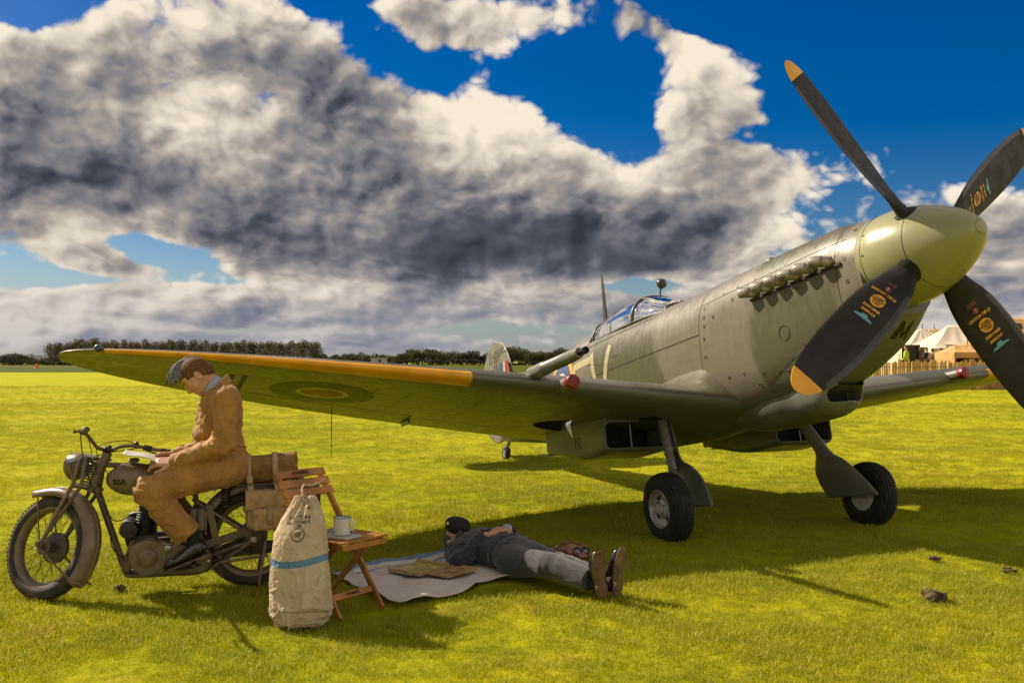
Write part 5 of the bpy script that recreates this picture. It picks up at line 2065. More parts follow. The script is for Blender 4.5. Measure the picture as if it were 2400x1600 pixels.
def build_luggage():
    # rolled groundsheet across the carrier
    a, b = np.array([.155, .03, .735]), np.array([-.275, .06, .765])
    r0 = .088
    u, v, w = basis(b - a)
    L_ = np.linalg.norm(b - a)

    def roll(q):
        d = q - a
        t = d @ w
        x, y = d @ u, d @ v
        rr = np.hypot(x, y)
        an = np.arctan2(y, x)
        wob = .006 * np.sin(3 * an + 5 * t) + .004 * fbm(np.stack([t * 16, np.cos(an) * 3, np.sin(an) * 3], -1), 2)
        ring = np.abs(np.mod(rr * 1.0 - an / (2 * math.pi) * .022, .022) - .011) - .0085
        body = np.maximum(rr - r0 - wob, np.abs(t - L_ / 2) - L_ / 2 - .006 * np.sin(an * 2))
        groove = np.maximum(-(ring), -(np.maximum(t - L_ + .018, -t + .018)))
        return np.maximum(body, np.minimum(ring * .8, 1) * 0 + np.where((t > L_ - .015) | (t < .015), ring, body))
    lo, hi = np.minimum(a, b) - .12, np.maximum(a, b) + .12
    root = obj('bedroll', sdf_mesh(roll, lo, hi, .0075), CANVD, None, 60)
    root.matrix_world = BK
    tag(root, 'brown rolled groundsheet strapped behind the motorcycle rider', 'bedroll')
    for t in (.30, .68):
        c = a + (b - a) * t
        g = []
        for an in np.linspace(0, 2 * math.pi, 33):
            for_ = []
            for s_ in (-.017, .017):
                for_.append(c + w * s_ + (r0 + .010) * (math.cos(an) * u + math.sin(an) * v))
            g.append(for_)
        o = obj('strap', grid_mesh(g), WEB, root, 60)
        thick(o, .003)
        tail = [c + v * 0 + np.array([0, .092, -.03]), c + np.array([-.004, .105, -.09]), c + np.array([-.008, .155, -.125])]
        m = MB()
        for p, q in zip(tail[:-1], tail[1:]):
            m.bar(p, q, .034, .004, (0, 1, 0))
        obj('strap_tail', m, WEB, root)
        obj('buckle', MB().box(tail[1], (.022, .006, .016), None, .003), BRASS, root)

    def pannier(cx, y, w_, zlo, zhi, label, name, rough_m, sgn, det=True):
        cz, hz = (zlo + zhi) / 2, (zhi - zlo) / 2
        def f(q):
            d = s_box(q, (cx, y, cz), (w_, .062, hz), rd=.045)
            d = d + .006 * fbm(q * 14, 2, 3) + .010 * np.sin((q[:, 2] - zlo) * 9) * (q[:, 1] * sgn > y * sgn)
            return d
        o = obj(name, sdf_mesh(f, (cx - w_ - .03, y - .10, zlo - .04), (cx + w_ + .03, y + .10, zhi + .04), .0085), rough_m, None, 60)
        o.matrix_world = BK
        tag(o, label, 'bag')
        if not det:
            return o
        # flap, front pocket, straps
        g = []
        for i, s_ in enumerate(np.linspace(0, 1, 16)):
            row = []
            for j, t in enumerate(np.linspace(-1, 1, 21)):
                if s_ < .35:
                    yy, zz = y - .05 + (.118 * s_ / .35), zhi + .005 - .004 * math.sin(s_ * 9)
                else:
                    k = (s_ - .35) / .65
                    yy, zz = y + .068 + .006 * math.sin(k * 3) + .003 * math.sin(t * 7), zhi - .105 * k - .012 * (1 - t * t) * (k > .5) * k
                row.append((cx + t * (w_ + .004), yy, zz))
            g.append(row)
        fl = obj('flap', grid_mesh(g), rough_m, o, 60)
        thick(fl, .005)
        pk = obj('pocket', sdf_mesh(lambda q: s_box(q, (cx - .005, y + .066, zlo + .075), (w_ - .035, .028, .070), rd=.024) + .004 * fbm(q * 22, 2, 8), (cx - w_, y + .02, zlo - .02), (cx + w_, y + .12, zlo + .17), .0075), rough_m, o, 60)
        for xx in (cx + .065, cx - .065):
            obj('loop', MB().torus((xx, y + .078, zhi - .105), (0, 1, 0), .014, .003, 16, 6), BRASS, o)
        for xx, z0, z1 in ((cx + .02, zlo + .16, zlo + .0),):
            m = MB()
            m.bar((xx, y + .098, z0), (xx, y + .098, z1 + .04), .024, .004, (0, 1, 0))
            obj('strap', m, WEB, o)
            obj('buckle', MB().box((xx, y + .102, z1 + .055), (.016, .005, .014), None, .003), BRASS, o)
        obj('side_tab', MB().box((cx + w_ + .004, y + .02, cz + .02), (.012, .018, .022), None, .004), BRASS, o)
        return o
    pannier(-.115, .205, .165, .385, .625, 'worn tan canvas pack hung on the motorcycle behind the rider', 'pannier_bag', CANV, 1)
    pannier(-.30, -.21, .15, .36, .62, 'dark canvas bag on the far side of the motorcycle, behind the chair', 'pannier_bag', mat('dark_canvas', (.065, .055, .05), .85, var=.15, bump=.2, bscale=200), -1, False)


build_luggage()
# ------------------------------------------------------------------ people
SKIN = mat('skin', (0.80, 0.42, 0.25), 0.55, var=.10, scale=30, dirt=(.72, .30, .19), dirt_scale=16, dirt_lo=.55, dirt_hi=.85)
HAIR = mat('brown_hair', (0.24, 0.115, 0.045), 0.7, var=.35, scale=140, bump=.5, bscale=260, spec=.15)
COVER = mat('tan_coverall', (0.55, 0.260, 0.048), 0.8, var=.10, scale=9, bump=.6, bscale=90, sheen=.1, crease=.75, cscale=9, stretch=(1.25, 1.0, .55))
NAVY = mat('navy_serge', (0.028, 0.030, 0.036), 0.85, var=.2, scale=60, bump=.7, bscale=220, sheen=.2, crease=.6, cscale=10)
SERGE = mat('blue_grey_serge', (0.055, 0.054, 0.060), 0.9, var=.18, scale=80, bump=.25, bscale=240, sheen=.2)
CAPM = mat('cap_cloth', (0.20, 0.21, 0.23), 0.9, var=.2, scale=60, bump=.3, bscale=200)
BCAP = mat('black_cap_cloth', (0.018, 0.018, 0.020), 0.9, var=.2, scale=60, bump=.3, bscale=200)
SHIRT = mat('pale_blue_shirt', (0.52, 0.58, 0.78), 0.8, var=.06, scale=60)
SHOE = mat('polished_black_shoe', (0.012, 0.011, 0.012), 0.22, var=.2, scale=20, coat=.3)
SOLE = mat('worn_leather_sole', (0.20, 0.105, 0.048), 0.6, var=.22, scale=18, dirt=(.09, .05, .028), dirt_lo=.5)


def U(v):
    v = np.asarray(v, float)
    return v / np.linalg.norm(v)


def frame3(fwd, up):
    """columns: forward, left, up"""
    f = U(fwd)
    u = np.asarray(up, float)
    u = U(u - f * (u @ f))
    return np.stack([f, np.cross(u, f), u], 1)


def head_sdf(q, c, Fm):
    """head with face: local x forward, y left, z up"""
    p = (q - np.asarray(c)) @ Fm
    k = lambda a, b, r1, r2: s_cap(p, a, b, r1, r2)
    d = s_ell(p, (-.010, 0, .028), (.098, .077, .090))
    d = smin(d, s_ell(p, (.030, 0, -.035), (.062, .060, .080)), .03)
    d = smin(d, s_ell(p, (.052, 0, -.088), (.035, .036, .026)), .03)         # chin
    d = smin(d, s_ell(p, (.070, 0, .032), (.022, .050, .018)), .02)          # brow
    for sg in (-1, 1):
        d = smin(d, s_ell(p, (.055, sg * .042, -.020), (.030, .024, .026)), .02)      # cheek
        d = smax(d, -s_ell(p, (.096, sg * .032, .010), (.020, .018, .011)), .012)     # eye socket
        d = smin(d, s_ell(p, (.072, sg * .032, .010), (.013, .014, .0125)), .004)     # eyeball lid
        e = s_ell(p, (-.008, sg * .079, -.006), (.020, .010, .032))
        e = smax(e, -s_ell(p, (-.004, sg * .092, -.004), (.011, .010, .019)), .004)
        d = smin(d, e, .006)                                                          # ear
    nz = smin(k((.088, 0, .014), (.106, 0, -.024), .0085, .0125), s_ell(p, (.096, 0, -.030), (.015, .018, .010)), .01)
    d = smin(d, nz, .010)
    d = smin(d, s_ell(p, (.086, 0, -.056), (.010, .023, .0055)), .008)
    d = smin(d, s_ell(p, (.083, 0, -.067), (.010, .020, .0065)), .008)
    d = smax(d, -s_ell(p, (.098, 0, -.0612), (.012, .022, .0022)), .004)
    return d


def hand_sdf(q, wrist, Fm, curl, side, spread=1.0):
    """local x along the fingers, y towards the thumb, z the back of the hand; four fingers and a thumb"""
    p = (q - np.asarray(wrist)) @ Fm
    d = s_box(p, (.045, 0, 0), (.050, .040, .014), rd=.013)
    lens = [(.026, .072), (.009, .082), (-.010, .076), (-.028, .060)]
    for i, (y, L_) in enumerate(lens):
        a = np.array([.088, y, 0.0])
        c1, c2 = curl * .9, curl * 1.9
        b = a + L_ * .48 * np.array([math.cos(c1), .04 * (1.5 - i) * spread, -math.sin(c1)])
        c = b + L_ * .52 * np.array([math.cos(c2), .0, -math.sin(c2)])
        d = smin(d, smin(s_cap(p, a - (.02, 0, 0), b, .0098, .0092), s_cap(p, b, c, .0092, .0078), .004), .006)
    a = np.array([.020, .034, -.004])
    b = a + np.array([.036, .030, -.010])
    c = b + np.array([.034, .004, -.012])
    d = smin(d, smin(s_cap(p, a, b, .014, .0115), s_cap(p, b, c, .0115, .0088), .005), .008)
    return d


def shoe_sdf(q, heel, Fm, L_=.285, w=.050):
    """local x towards the toe, y left, z up; heel point on the sole"""
    p = (q - np.asarray(heel)) @ Fm
    t = np.clip(p[:, 0] / L_, 0, 1)
    hw = np.interp(t, [0, .12, .3, .5, .72, .9, 1], [.028, .036, .034, .040, .050, .042, .022])
    top = np.interp(t, [0, .1, .3, .45, .7, .9, 1], [.085, .095, .098, .080, .055, .045, .028])
    Q = np.stack([(p[:, 0] - L_ / 2) / (L_ / 2), p[:, 1] / hw, (p[:, 2] - top / 2 - .006) / (top / 2)], -1)
    d = ((np.abs(Q) ** 3.0).sum(-1) ** (1 / 3.0) - 1) * .03
    return d, p, t, hw


def make_shoe(heel, Fm, parent, inv):
    f = lambda q: shoe_sdf(q, heel, Fm)[0]
    c = np.asarray(heel) + Fm @ np.array([.14, 0, .05])
    o = obj('shoe', sdf_mesh(f, c - .21, c + .21, .0075), SHOE, parent, 180)
    if inv is not None:
        xf(o.data, lambda A: (A - inv[1]) @ inv[0])

    def sole(q):
        _, p, t, hw = shoe_sdf(q, heel, Fm)
        n2 = np.abs(p[:, 1]) - hw - .004
        n3 = np.maximum(-p[:, 0] - .004, p[:, 0] - .285)
        ht = np.where(p[:, 0] < .075, np.abs(p[:, 2] + .007) - .013, np.abs(p[:, 2] - .001) - .005)
        return np.maximum(np.maximum(n2, n3), ht)
    s = obj('sole', sdf_mesh(sole, c - .21, c + .21, .0045), SOLE, o, 40)
    if inv is not None:
        xf(s.data, lambda A: (A - inv[1]) @ inv[0])
    return o


def wrinkle(q, amp, sc, seed, aniso=(1, 1, 1)):
    n = fbm(q * np.asarray(aniso) * sc, 3, seed)
    return amp * (1 - np.abs(n) * 1.8)


# ---------------- the seated man (coordinates of the motorcycle frame)
def build_rider():
    J = dict(hipc=(.150, 0, .775), waist=(.170, 0, .905), chest=(.195, 0, 1.085), neck=(.225, 0, 1.275),
             sl=(.180, .185, 1.205), sr=(.180, -.185, 1.205), el=(.180, .255, .925), er=(.185, -.255, .935), wl=(.470, .170, .822), wr=(.475, -.105, .835),
             hl=(.160, .105, .765), hr=(.160, -.105, .765), kl=(.625, .215, .655), kr=(.625, -.215, .655), al=(.375, .205, .335), ar=(.375, -.205, .335))
    J = {k: np.array(v) for k, v in J.items()}
    HC = np.array([.352, 0, 1.345])
    HF = frame3((.60, .05, -.80), (.80, 0, .60))
    # left hand grips the paper from below, fingers under the sheet
    HL = frame3(U((.93, -.12, -.02)), (.05, .55, .83))
    HR = frame3(U((.93, .12, .0)), (.05, -.55, .83))

    def limbs(q, g, legs=True, torso=True, arms=True):
        d = np.full(len(q), 9.0)
        if torso:
            d = smin(d, s_ell(q, J['hipc'] + (0, 0, -.005), (.145 + g, .185 + g, .125 + g)), .05)
            d = smin(d, s_ell(q, J['waist'] + (.015, 0, 0), (.120 + g, .160 + g, .13 + g)), .06)
            d = smin(d, s_ell(q, J['chest'], (.120 + g, .170 + g, .185 + g), frame3((1, 0, .18), (-.18, 0, 1))), .06)
            d = smin(d, s_cap(q, J['sl'] + (0, -.03, 0), J['sr'] + (0, .03, 0), .078 + g, .078 + g), .05)
        if arms:
            for s_ in 'lr':
                d = smin(d, s_cap(q, J['s' + s_], J['e' + s_], .060 + g, .050 + g), .035)
                d = smin(d, s_cap(q, J['e' + s_], J['w' + s_], .048 + g, .033 + g), .03)
        if legs:
            for s_ in 'lr':
                d = smin(d, s_cap(q, J['h' + s_], J['k' + s_], .095 + g, .066 + g), .05)
                d = smin(d, s_cap(q, J['k' + s_], J['a' + s_], .060 + g, .045 + g), .035)
        return d

    def skin(q):
        d = limbs(q, -.012)
        d = smin(d, s_cap(q, J['neck'] + (-.02, 0, -.03), HC + HF @ np.array([-.025, 0, -.05]), .064, .056), .03)
        d = smin(d, head_sdf(q, HC, HF), .02)
        d = smin(d, hand_sdf(q, J['wl'] + (.02, 0, 0), HL * np.array([1, -1, 1]) if False else HL, .55, 1), .015)
        d = smin(d, hand_sdf(q, J['wr'] + (.02, 0, 0), np.stack([HR[:, 0], -HR[:, 1], HR[:, 2]], 1), .55, -1), .015)
        return d
    root = obj('person', sdf_mesh(skin, (-.05, -.36, .22), (.72, .36, 1.50), .0062), SKIN, None, 180)
    root.matrix_world = BK
    tag(root, 'man in tan coveralls and side cap reading on the motorcycle', 'person')

    def cover(q):
        d = limbs(q, .007, legs=False, arms=False)
        # arms with gathered folds at the elbow and a loose cuff
        for s_ in 'lr':
            a = s_cap(q, J['s' + s_], J['e' + s_], .072, .066)
            f = s_cap(q, J['e' + s_], J['w' + s_] + (-.005, 0, 0), .064, .052)
            rr = np.linalg.norm(q - J['e' + s_], axis=-1)
            a = smin(a, f, .03)
            a = a - .0065 * np.sin(rr * 95 + 3 * fbm(q * 14, 2, 4)) * np.exp(-(rr / .17) ** 2)
            d = smin(d, a, .028)
        # baggy belly fold above the belt
        d = smin(d, s_ell(q, (.275, 0, .985), (.105, .150, .075)), .05)
        d = smin(d, s_ell(q, (.262, 0, 1.12), (.080, .130, .14)), .06)
        # trouser legs, wide and flat at the hem
        for s_, sg in (('l', 1), ('r', -1)):
            th = s_cap(q, J['h' + s_], J['k' + s_] + (-.01, 0, -.005), .112, .083)
            ax = U(J['a' + s_] - J['k' + s_])
            hem = J['a' + s_] + (.015, 0, .030)
            shn = s_cap(q, J['k' + s_], hem + ax * .05, .080, .088)
            cut = (q - hem) @ ax
            shn = smax(shn, cut, .004)
            leg = smin(th, shn, .03)
            rk = np.linalg.norm(q - J['k' + s_], axis=-1)
            tt = (q - J['k' + s_]) @ U(J['h' + s_] - J['k' + s_])
            leg = leg - .006 * np.sin(tt * 70 + 4 * fbm(q * 9, 2, 6)) * np.exp(-(rk / .20) ** 2)
            ln = (q - J['k' + s_]) @ np.array([.25, .2, .95])
            leg = leg - .0035 * np.sin(ln * 90 + 5 * fbm(q * 7, 2, 9))
            d = smin(d, leg, .04)
            inner = s_cap(q, hem - ax * .05, hem + ax * .06, .064, .070)
            d = smax(d, -inner, .004)
        # neck opening and belt pinch
        d = smax(d, -s_cap(q, J['neck'] + (.02, 0, .02), J['neck'] + (.10, 0, .12), .068, .095), .01)
        bz = q[:, 2] - .885 - .10 * (q[:, 0] - .17)
        d = d + .010 * np.exp(-(bz / .022) ** 2) * (np.abs(q[:, 1]) < .19)
        n1 = fbm(q * (9, 7, 5) + 3.1, 2, 21)
        n2 = fbm(q * (16, 12, 20), 2, 25)
        hemz = np.clip((q[:, 2] - .36) / .10, .15, 1)
        d = d - (.0085 * np.exp(-(n1 / .13) ** 2) + .0045 * np.exp(-(n2 / .14) ** 2)) * hemz + .002
        return d
    cov = obj('coverall', sdf_mesh(cover, (-.06, -.38, .26), (.78, .38, 1.36), .0062), COVER, root, 180)
    # belt, shirt collar, coverall collar, pockets
    an = np.linspace(0, 2 * math.pi, 60)
    dv = np.stack([np.cos(an), np.sin(an), .10 * np.cos(an)], -1)
    tt_ = np.full(60, .05)
    c0 = np.array([.185, 0, .885])
    for _ in range(60):
        tt_ += np.where(cover(c0 + dv * tt_[:, None]) < -.001, .004, 0)
    bl = [[c0 + e * (t + .004) + (0, 0, -.019), c0 + e * (t + .004) + (0, 0, .019)] for e, t in zip(dv, tt_)]
    b_ = obj('belt', grid_mesh(bl), COVER, cov, 60)
    thick(b_, .004)
    nk = J['neck']
    upn = U(HC + HF @ np.array([-.025, 0, -.05]) - nk)

    def collar(r0, r1, h0, h1, nm, m, open_=.5, par=cov, tilt=0.0, dx=0.0):
        g = []
        u, v, w = basis(upn, (0, 1, 0))
        for a in np.linspace(open_, 2 * math.pi - open_, 40):
            # a measured from the throat
            e = math.cos(a) * U(np.array([.8, 0, -.6])) + math.sin(a) * np.array([0, 1, 0])
            row = []
            for t in np.linspace(0, 1, 6):
                rr = r0 + (r1 - r0) * t
                hh = h0 + (h1 - h0) * t + tilt * (-math.cos(a)) * .02
                row.append(nk + np.array([dx, 0, -.01]) + upn * hh + e * rr)
            g.append(row)
        o_ = obj(nm, grid_mesh(g), m, par, 60)
        thick(o_, .004)
    collar(.082, .070, -.030, .050, 'shirt_collar', SHIRT, .35, root, 1.0, .012)
    collar(.098, .112, -.035, .022, 'collar', COVER, .75, cov, 1.0)
    pk = MB()
    for sg in (1, -1):
        c = np.array([.318, sg * .095, 1.095])
        M_ = frame3((.80, sg * .52, .15), (-.15, 0, 1))
        obj('pocket_flap', MB().box(c + M_ @ np.array([.006, 0, .055]), (.006, .050, .020), M_, .004), COVER, cov)
        obj('pocket', MB().box(c, (.006, .048, .052), M_, .005), COVER, cov)
    # hair
    def hair(q):
        p = (q - HC) @ HF
        d = np.minimum(s_ell(p, (-.011, 0, .029), (.1015, .0805, .0935)), s_ell(p, (-.035, 0, -.02), (.077, .0725, .073)))
        d = d + .0012 * fbm(p * (60, 60, 140), 2, 5)
        keep = np.maximum(p[:, 0] - .074 + .35 * np.maximum(0, .05 - p[:, 2]), -(p[:, 2] + .060 - .35 * (p[:, 0] + .03)))
        tempel = np.maximum(p[:, 0] - .052, -p[:, 2] + .022 - .9 * np.maximum(0, .028 - p[:, 0]))
        d = np.maximum(np.maximum(d, keep), np.where(p[:, 2] < .055, tempel, -1))
        return d
    obj('hair', sdf_mesh(hair, HC - .14, HC + .14, .0052), HAIR, root, 180)
    # eyebrow and side cap
    def brow(q):
        p = (q - HC) @ HF
        return np.minimum(s_cap(p, (.094, .018, .030), (.080, .050, .034), .004, .003), s_cap(p, (.094, -.018, .030), (.080, -.050, .034), .004, .003))
    obj('eyebrows', sdf_mesh(brow, HC + HF @ np.array([.08, 0, .03]) - .07, HC + HF @ np.array([.08, 0, .03]) + .07, .003), HAIR, root, 180)

    def cap_(q):
        p = (q - HC) @ HF
        p = p - np.array([.014, -.020, .096])
        c, s = math.cos(-.22), math.sin(-.22)
        x, z = p[:, 0] * c - p[:, 2] * s, p[:, 0] * s + p[:, 2] * c
        y = p[:, 1]
        L_ = .120
        t = np.clip(np.abs(x) / L_, 0, 1)
        hgt = .048 * (1 - t ** 2.4) + .010
        hw = .060 * (1 - t ** 2.6) + .006
        wz = np.clip((z + .03) / (hgt + .03), 0, 1)
        body = np.maximum(np.abs(y) - hw * (1 - .80 * wz ** 1.3), np.maximum(z - hgt, -z - .035))
        body = np.maximum(body, np.abs(x) - L_)
        fl = np.maximum(np.abs(y) - hw * (1 - .72 * wz ** 1.3) - .006, np.maximum(z - .045 * (1 - t ** 2) - .010 * np.cos(x * 26), -z - .037))
        fl = np.maximum(fl, np.abs(x) - L_ - .004)
        return np.minimum(body, fl)
    cp = obj('side_cap', sdf_mesh(cap_, HC - .19, HC + .24, .0048), CAPM, root, 50)
    bp = HC + HF @ np.array([.118, .026, .080])
    obj('cap_badge', MB().lathe([(.012, 0), (.012, .003), (.004, .006)], bp, HF @ np.array([.6, .7, 0]), 12), BRASS, cp)
    # shoes
    for s_, sg in (('l', 1), ('r', -1)):
        Fm = frame3((.250, .02 * sg, -.085), (.30, 0, 1))
        make_shoe(np.array([.262, sg * .213, .258]), Fm, root, None)
        sk = MB().tube([J['a' + s_] + (0, 0, .06), J['a' + s_] + (-.010, 0, -.02)], [.043, .044], 16)
        obj('sock', sk, BCAP, root, 60)
    return root


build_rider()


def build_paper():
    # the folded sheet he is reading
    g = []
    for i, t in enumerate(np.linspace(0, 1, 14)):
        row = []
        for j, s_ in enumerate(np.linspace(-1, 1, 15)):
            x = .575 + .205 * t
            z = .824 + .062 * t + .010 * math.sin(t * 5) + .008 * s_ * s_ * t - .004 * abs(s_)
            row.append((x, .045 + .135 * s_, z))
        g.append(row)
    m = bpy.data.materials.new('printed_paper')
    m.use_nodes = True
    T = NT(m.node_tree)
    b = T.n['Principled BSDF']
    tc = T.node('ShaderNodeTexCoord').outputs['Object']
    br = T.node('ShaderNodeTexBrick')
    T.put(br.inputs['Vector'], T.vmath('MULTIPLY', tc, (1, 1, 0)))
    br.inputs['Scale'].default_value = 26
    br.inputs['Color1'].default_value = (.34, .32, .27, 1)
    br.inputs['Color2'].default_value = (.24, .22, .19, 1)
    br.inputs['Mortar'].default_value = (.45, .42, .35, 1)
    br.inputs['Mortar Size'].default_value = .035
    T.l.new(T.mix(T.ramp(T.noise(tc, 300, 2, .6), .45, .6), br.outputs[0], (.40, .37, .31)), b.inputs['Base Color'])
    b.inputs['Roughness'].default_value = .8
    o = obj('newspaper', grid_mesh(g), m, None, 60)
    thick(o, .004)
    o.matrix_world = BK
    tag(o, 'folded printed paper held by the man on the motorcycle', 'paper')
    return m


PAPER = build_paper()


# ---------------- the man lying on his back in the shade (world coordinates)
def build_sleeper():
    ax = U((.63, -.776, 0))
    nr = np.array([-.776, -.63, 0])       # towards the camera side of him
    H = np.array([-.40, 6.93, .125])
    at = lambda d, s=0.0, z=0.0: H + ax * d + nr * s + np.array([0, 0, z - .125])
    J = dict(neck=at(.15, 0, .125), chest=at(.36, 0, .135), waist=at(.58, 0, .135), hip=at(.74, 0, .115),
             sn=at(.25, .185, .088), sf=at(.22, -.185, .115), en=at(.42, .275, .075), ef=at(.46, -.275, .095),
             wn=at(.44, .080, .235), wf=at(.47, -.100, .240), hn=at(.76, .095, .105), hf=at(.76, -.09, .105),
             kn=at(1.13, .105, .150), kf=at(1.14, -.045, .110), an=at(1.50, .045, .095), af=at(1.52, -.06, .085))

    HF = frame3((.12, -.15, 1.0), -ax)
    HN = frame3(U(-nr * .90 + ax * .22 + np.array([0, 0, .10])), (.1, 0, 1))
    HFF = frame3(U(nr * .85 + ax * .10 + np.array([0, 0, .12])), (.1, 0, 1))

    def body(q, g):
        d = s_ell(q, J['chest'], (.22 + g, .185 + g, .115 + g), np.stack([ax, nr, (0, 0, 1)], 1))
        d = smin(d, s_ell(q, J['waist'], (.20 + g, .165 + g, .108 + g), np.stack([ax, nr, (0, 0, 1)], 1)), .06)
        d = smin(d, s_ell(q, J['hip'], (.16 + g, .175 + g, .102 + g), np.stack([ax, nr, (0, 0, 1)], 1)), .06)
        d = smin(d, s_cap(q, J['sn'], J['sf'], .070 + g, .080 + g), .05)
        return d

    def arms(q, g):
        d = np.full(len(q), 9.0)
        for s_ in 'nf':
            d = smin(d, smin(s_cap(q, J['s' + s_], J['e' + s_], .060 + g, .050 + g), s_cap(q, J['e' + s_], J['w' + s_], .048 + g, .034 + g), .03), .03)
        return d

    def legs(q, g):
        d = np.full(len(q), 9.0)
        for s_ in 'nf':
            d = smin(d, smin(s_cap(q, J['h' + s_], J['k' + s_], .092 + g, .066 + g), s_cap(q, J['k' + s_], J['a' + s_], .062 + g, .046 + g), .035), .035)
        return d

    def skin(q):
        d = smin(smin(body(q, -.012), arms(q, -.012), .03), legs(q, -.014), .04)
        d = smin(d, s_cap(q, J['neck'], H + (0, 0, .0), .062, .058), .03)
        d = smin(d, head_sdf(q, H, HF), .02)
        d = smin(d, hand_sdf(q, J['wn'] - HN[:, 0] * .00, np.stack([HN[:, 0], -HN[:, 1], HN[:, 2]], 1), .28, 1), .015)
        d = smin(d, hand_sdf(q, J['wf'] + (0, 0, .018), HFF, .28, 1), .015)
        return d
    lo = np.array([-.75, 5.62, .0])
    hi = np.array([.66, 7.15, .36])
    root = obj('person', sdf_mesh(skin, lo, hi, .0068), SKIN, None, 180)
    tag(root, 'man in dark uniform asleep on his back in the wing\'s shade', 'person')

    def jacket(q):
        d = smin(body(q, .012), arms(q, .014), .035)
        along = (q - H) @ ax
        d = smax(d, along - .72, .01)
        for s_ in 'nf':
            re = np.linalg.norm(q - J['e' + s_], axis=-1)
            d = d - .006 * np.sin(re * 90 + 3 * fbm(q * 12, 2, 3)) * np.exp(-(re / .16) ** 2)
        d = smax(d, -s_cap(q, J['neck'] + ax * -.03, H, .066, .085), .01)
        d = d + .008 * np.exp(-((along - .635) / .016) ** 2)
        for s_, hm in (('n', HN), ('f', HFF)):
            d = smax(d, -s_cap(q, J['w' + s_] + hm[:, 0] * .02, J['w' + s_] + hm[:, 0] * .16, .060, .060), .006)
        return d - .008 * np.exp(-(fbm(q * 9, 2, 31) / .17) ** 2)
    jk = obj('jacket', sdf_mesh(jacket, lo, hi, .0068), NAVY, root, 180)

    def trous(q):
        along = (q - H) @ ax
        d = smin(s_ell(q, J['hip'], (.17, .188, .113), np.stack([ax, nr, (0, 0, 1)], 1)), s_ell(q, J['waist'] + ax * .03, (.17, .176, .118), np.stack([ax, nr, (0, 0, 1)], 1)), .05)
        d = smax(d, -(along - .655), .006)
        for s_ in 'nf':
            hem = J['a' + s_] - U(J['a' + s_] - J['k' + s_]) * .04
            sh = s_cap(q, J['k' + s_], hem + ax * .05, .074, .070)
            sh = smax(sh, (q - hem) @ U(J['a' + s_] - J['k' + s_]), .004)
            lg = smin(s_cap(q, J['h' + s_], J['k' + s_], .104, .076), sh, .03)
            rk = np.linalg.norm(q - J['k' + s_], axis=-1)
            lg = lg - .0015 * np.sin(along * 60 + 4 * fbm(q * 8, 2, 5)) * np.exp(-(rk / .25) ** 2)
            d = smin(d, lg, .03)
        # pressed crease along the shin
        return d - .004 * np.exp(-(fbm(q * (5, 5, 8), 2, 41) / .2) ** 2)
    obj('trousers', sdf_mesh(trous, lo, hi, .0068), SERGE, root, 180)
    bl = []
    for s_ in 'nf':
        obj('sock', MB().tube([J['a' + s_] - ax * .09, J['a' + s_] + ax * .03], [.047, .045], 16), BCAP, root, 60)
    # shoes, soles to the camera's right
    for s_, yaw, tilt in (('n', .32, .10), ('f', -.30, .05)):
        side = nr * (1 if s_ == 'n' else -1)
        toe = U(np.array([0, 0, 1.0]) + side * .18 + ax * tilt)
        upv = -U(ax + side * -.22 * 0 + nr * yaw * .55)
        Fm = frame3(toe, upv)
        hp = J['a' + s_] + ax * .045
        hp[2] = .022
        make_shoe(hp, Fm, root, None)
    # cuff of the shirt, collar
    obj('shirt_cuff', MB().tube([J['wf'] + HFF[:, 0] * .005 + (0, 0, .012), J['wf'] + HFF[:, 0] * .028 + (0, 0, .016)], [.043, .041], 16), SHIRT, root, 60)
    g = []
    for a in np.linspace(.5, 2 * math.pi - .5, 30):
        e = math.cos(a) * np.array([0, 0, 1]) + math.sin(a) * nr
        g.append([J['neck'] + ax * .03 + e * .092, J['neck'] - ax * .03 + e * .088, J['neck'] - ax * .055 + e * .100])
    c_ = obj('collar', grid_mesh(g), NAVY, jk, 60)
    thick(c_, .006)
    # hair round the back of the head and the cap laid over his face
    def hair(q):
        p = (q - H) @ HF
        d = s_ell(p, (-.014, 0, .030), (.104, .084, .096))
        return np.maximum(d, p[:, 0] - .035)
    obj('hair', sdf_mesh(hair, H - .14, H + .14, .006), mat('grey_hair', (.12, .10, .085), .7, var=.3, scale=120), root, 180)

    def cap_(q):
        p = (q - H) @ HF
        x, y, z = p[:, 0] - .075, p[:, 1], p[:, 2] - .022
        r2 = np.sqrt((y / .080) ** 2 + (z / .108) ** 2)
        crown = np.maximum((r2 - 1) * .080 - .008 * np.clip(x / .08, 0, 1) + .006 * (np.abs(x - .012) < .006), np.abs(x - .036) - .042)
        crown = smax(crown, s_ell(p, (.065, 0, .022), (.112, .108, .128)), .015)
        return crown - .003 * fbm(p * 26, 2, 2)
    cp = obj('cap', sdf_mesh(cap_, H + (-.22, -.22, -.10), H + (.22, .22, .26), .006), BCAP, root, 180)
    bp = H + HF @ np.array([.125, .050, .072])
    b0 = H + HF @ np.array([.130, .0, .005]) + nr * .084 - ax * .030
    obj('cap_badge', MB().lathe([(.016, -.008), (.016, .004), (.006, .009)], b0, nr * .95 - ax * .4, 14), mat('bright_brass', (.75, .58, .30), .3, metal=.6), cp)
    return root


build_sleeper()
FLAT.append(((-.02, 6.45), (.80, .20), math.atan2(-.776, .63)))
# ------------------------------------------------------------------ things on the grass
WOOD = mat('orange_stained_wood', (0.56, 0.225, 0.034), 0.45, var=.22, scale=5, stretch=(1, 1, 1), bump=.12, bscale=40, dirt=(.32, .115, .016), dirt_scale=7, dirt_lo=.5, dirt_hi=.72)


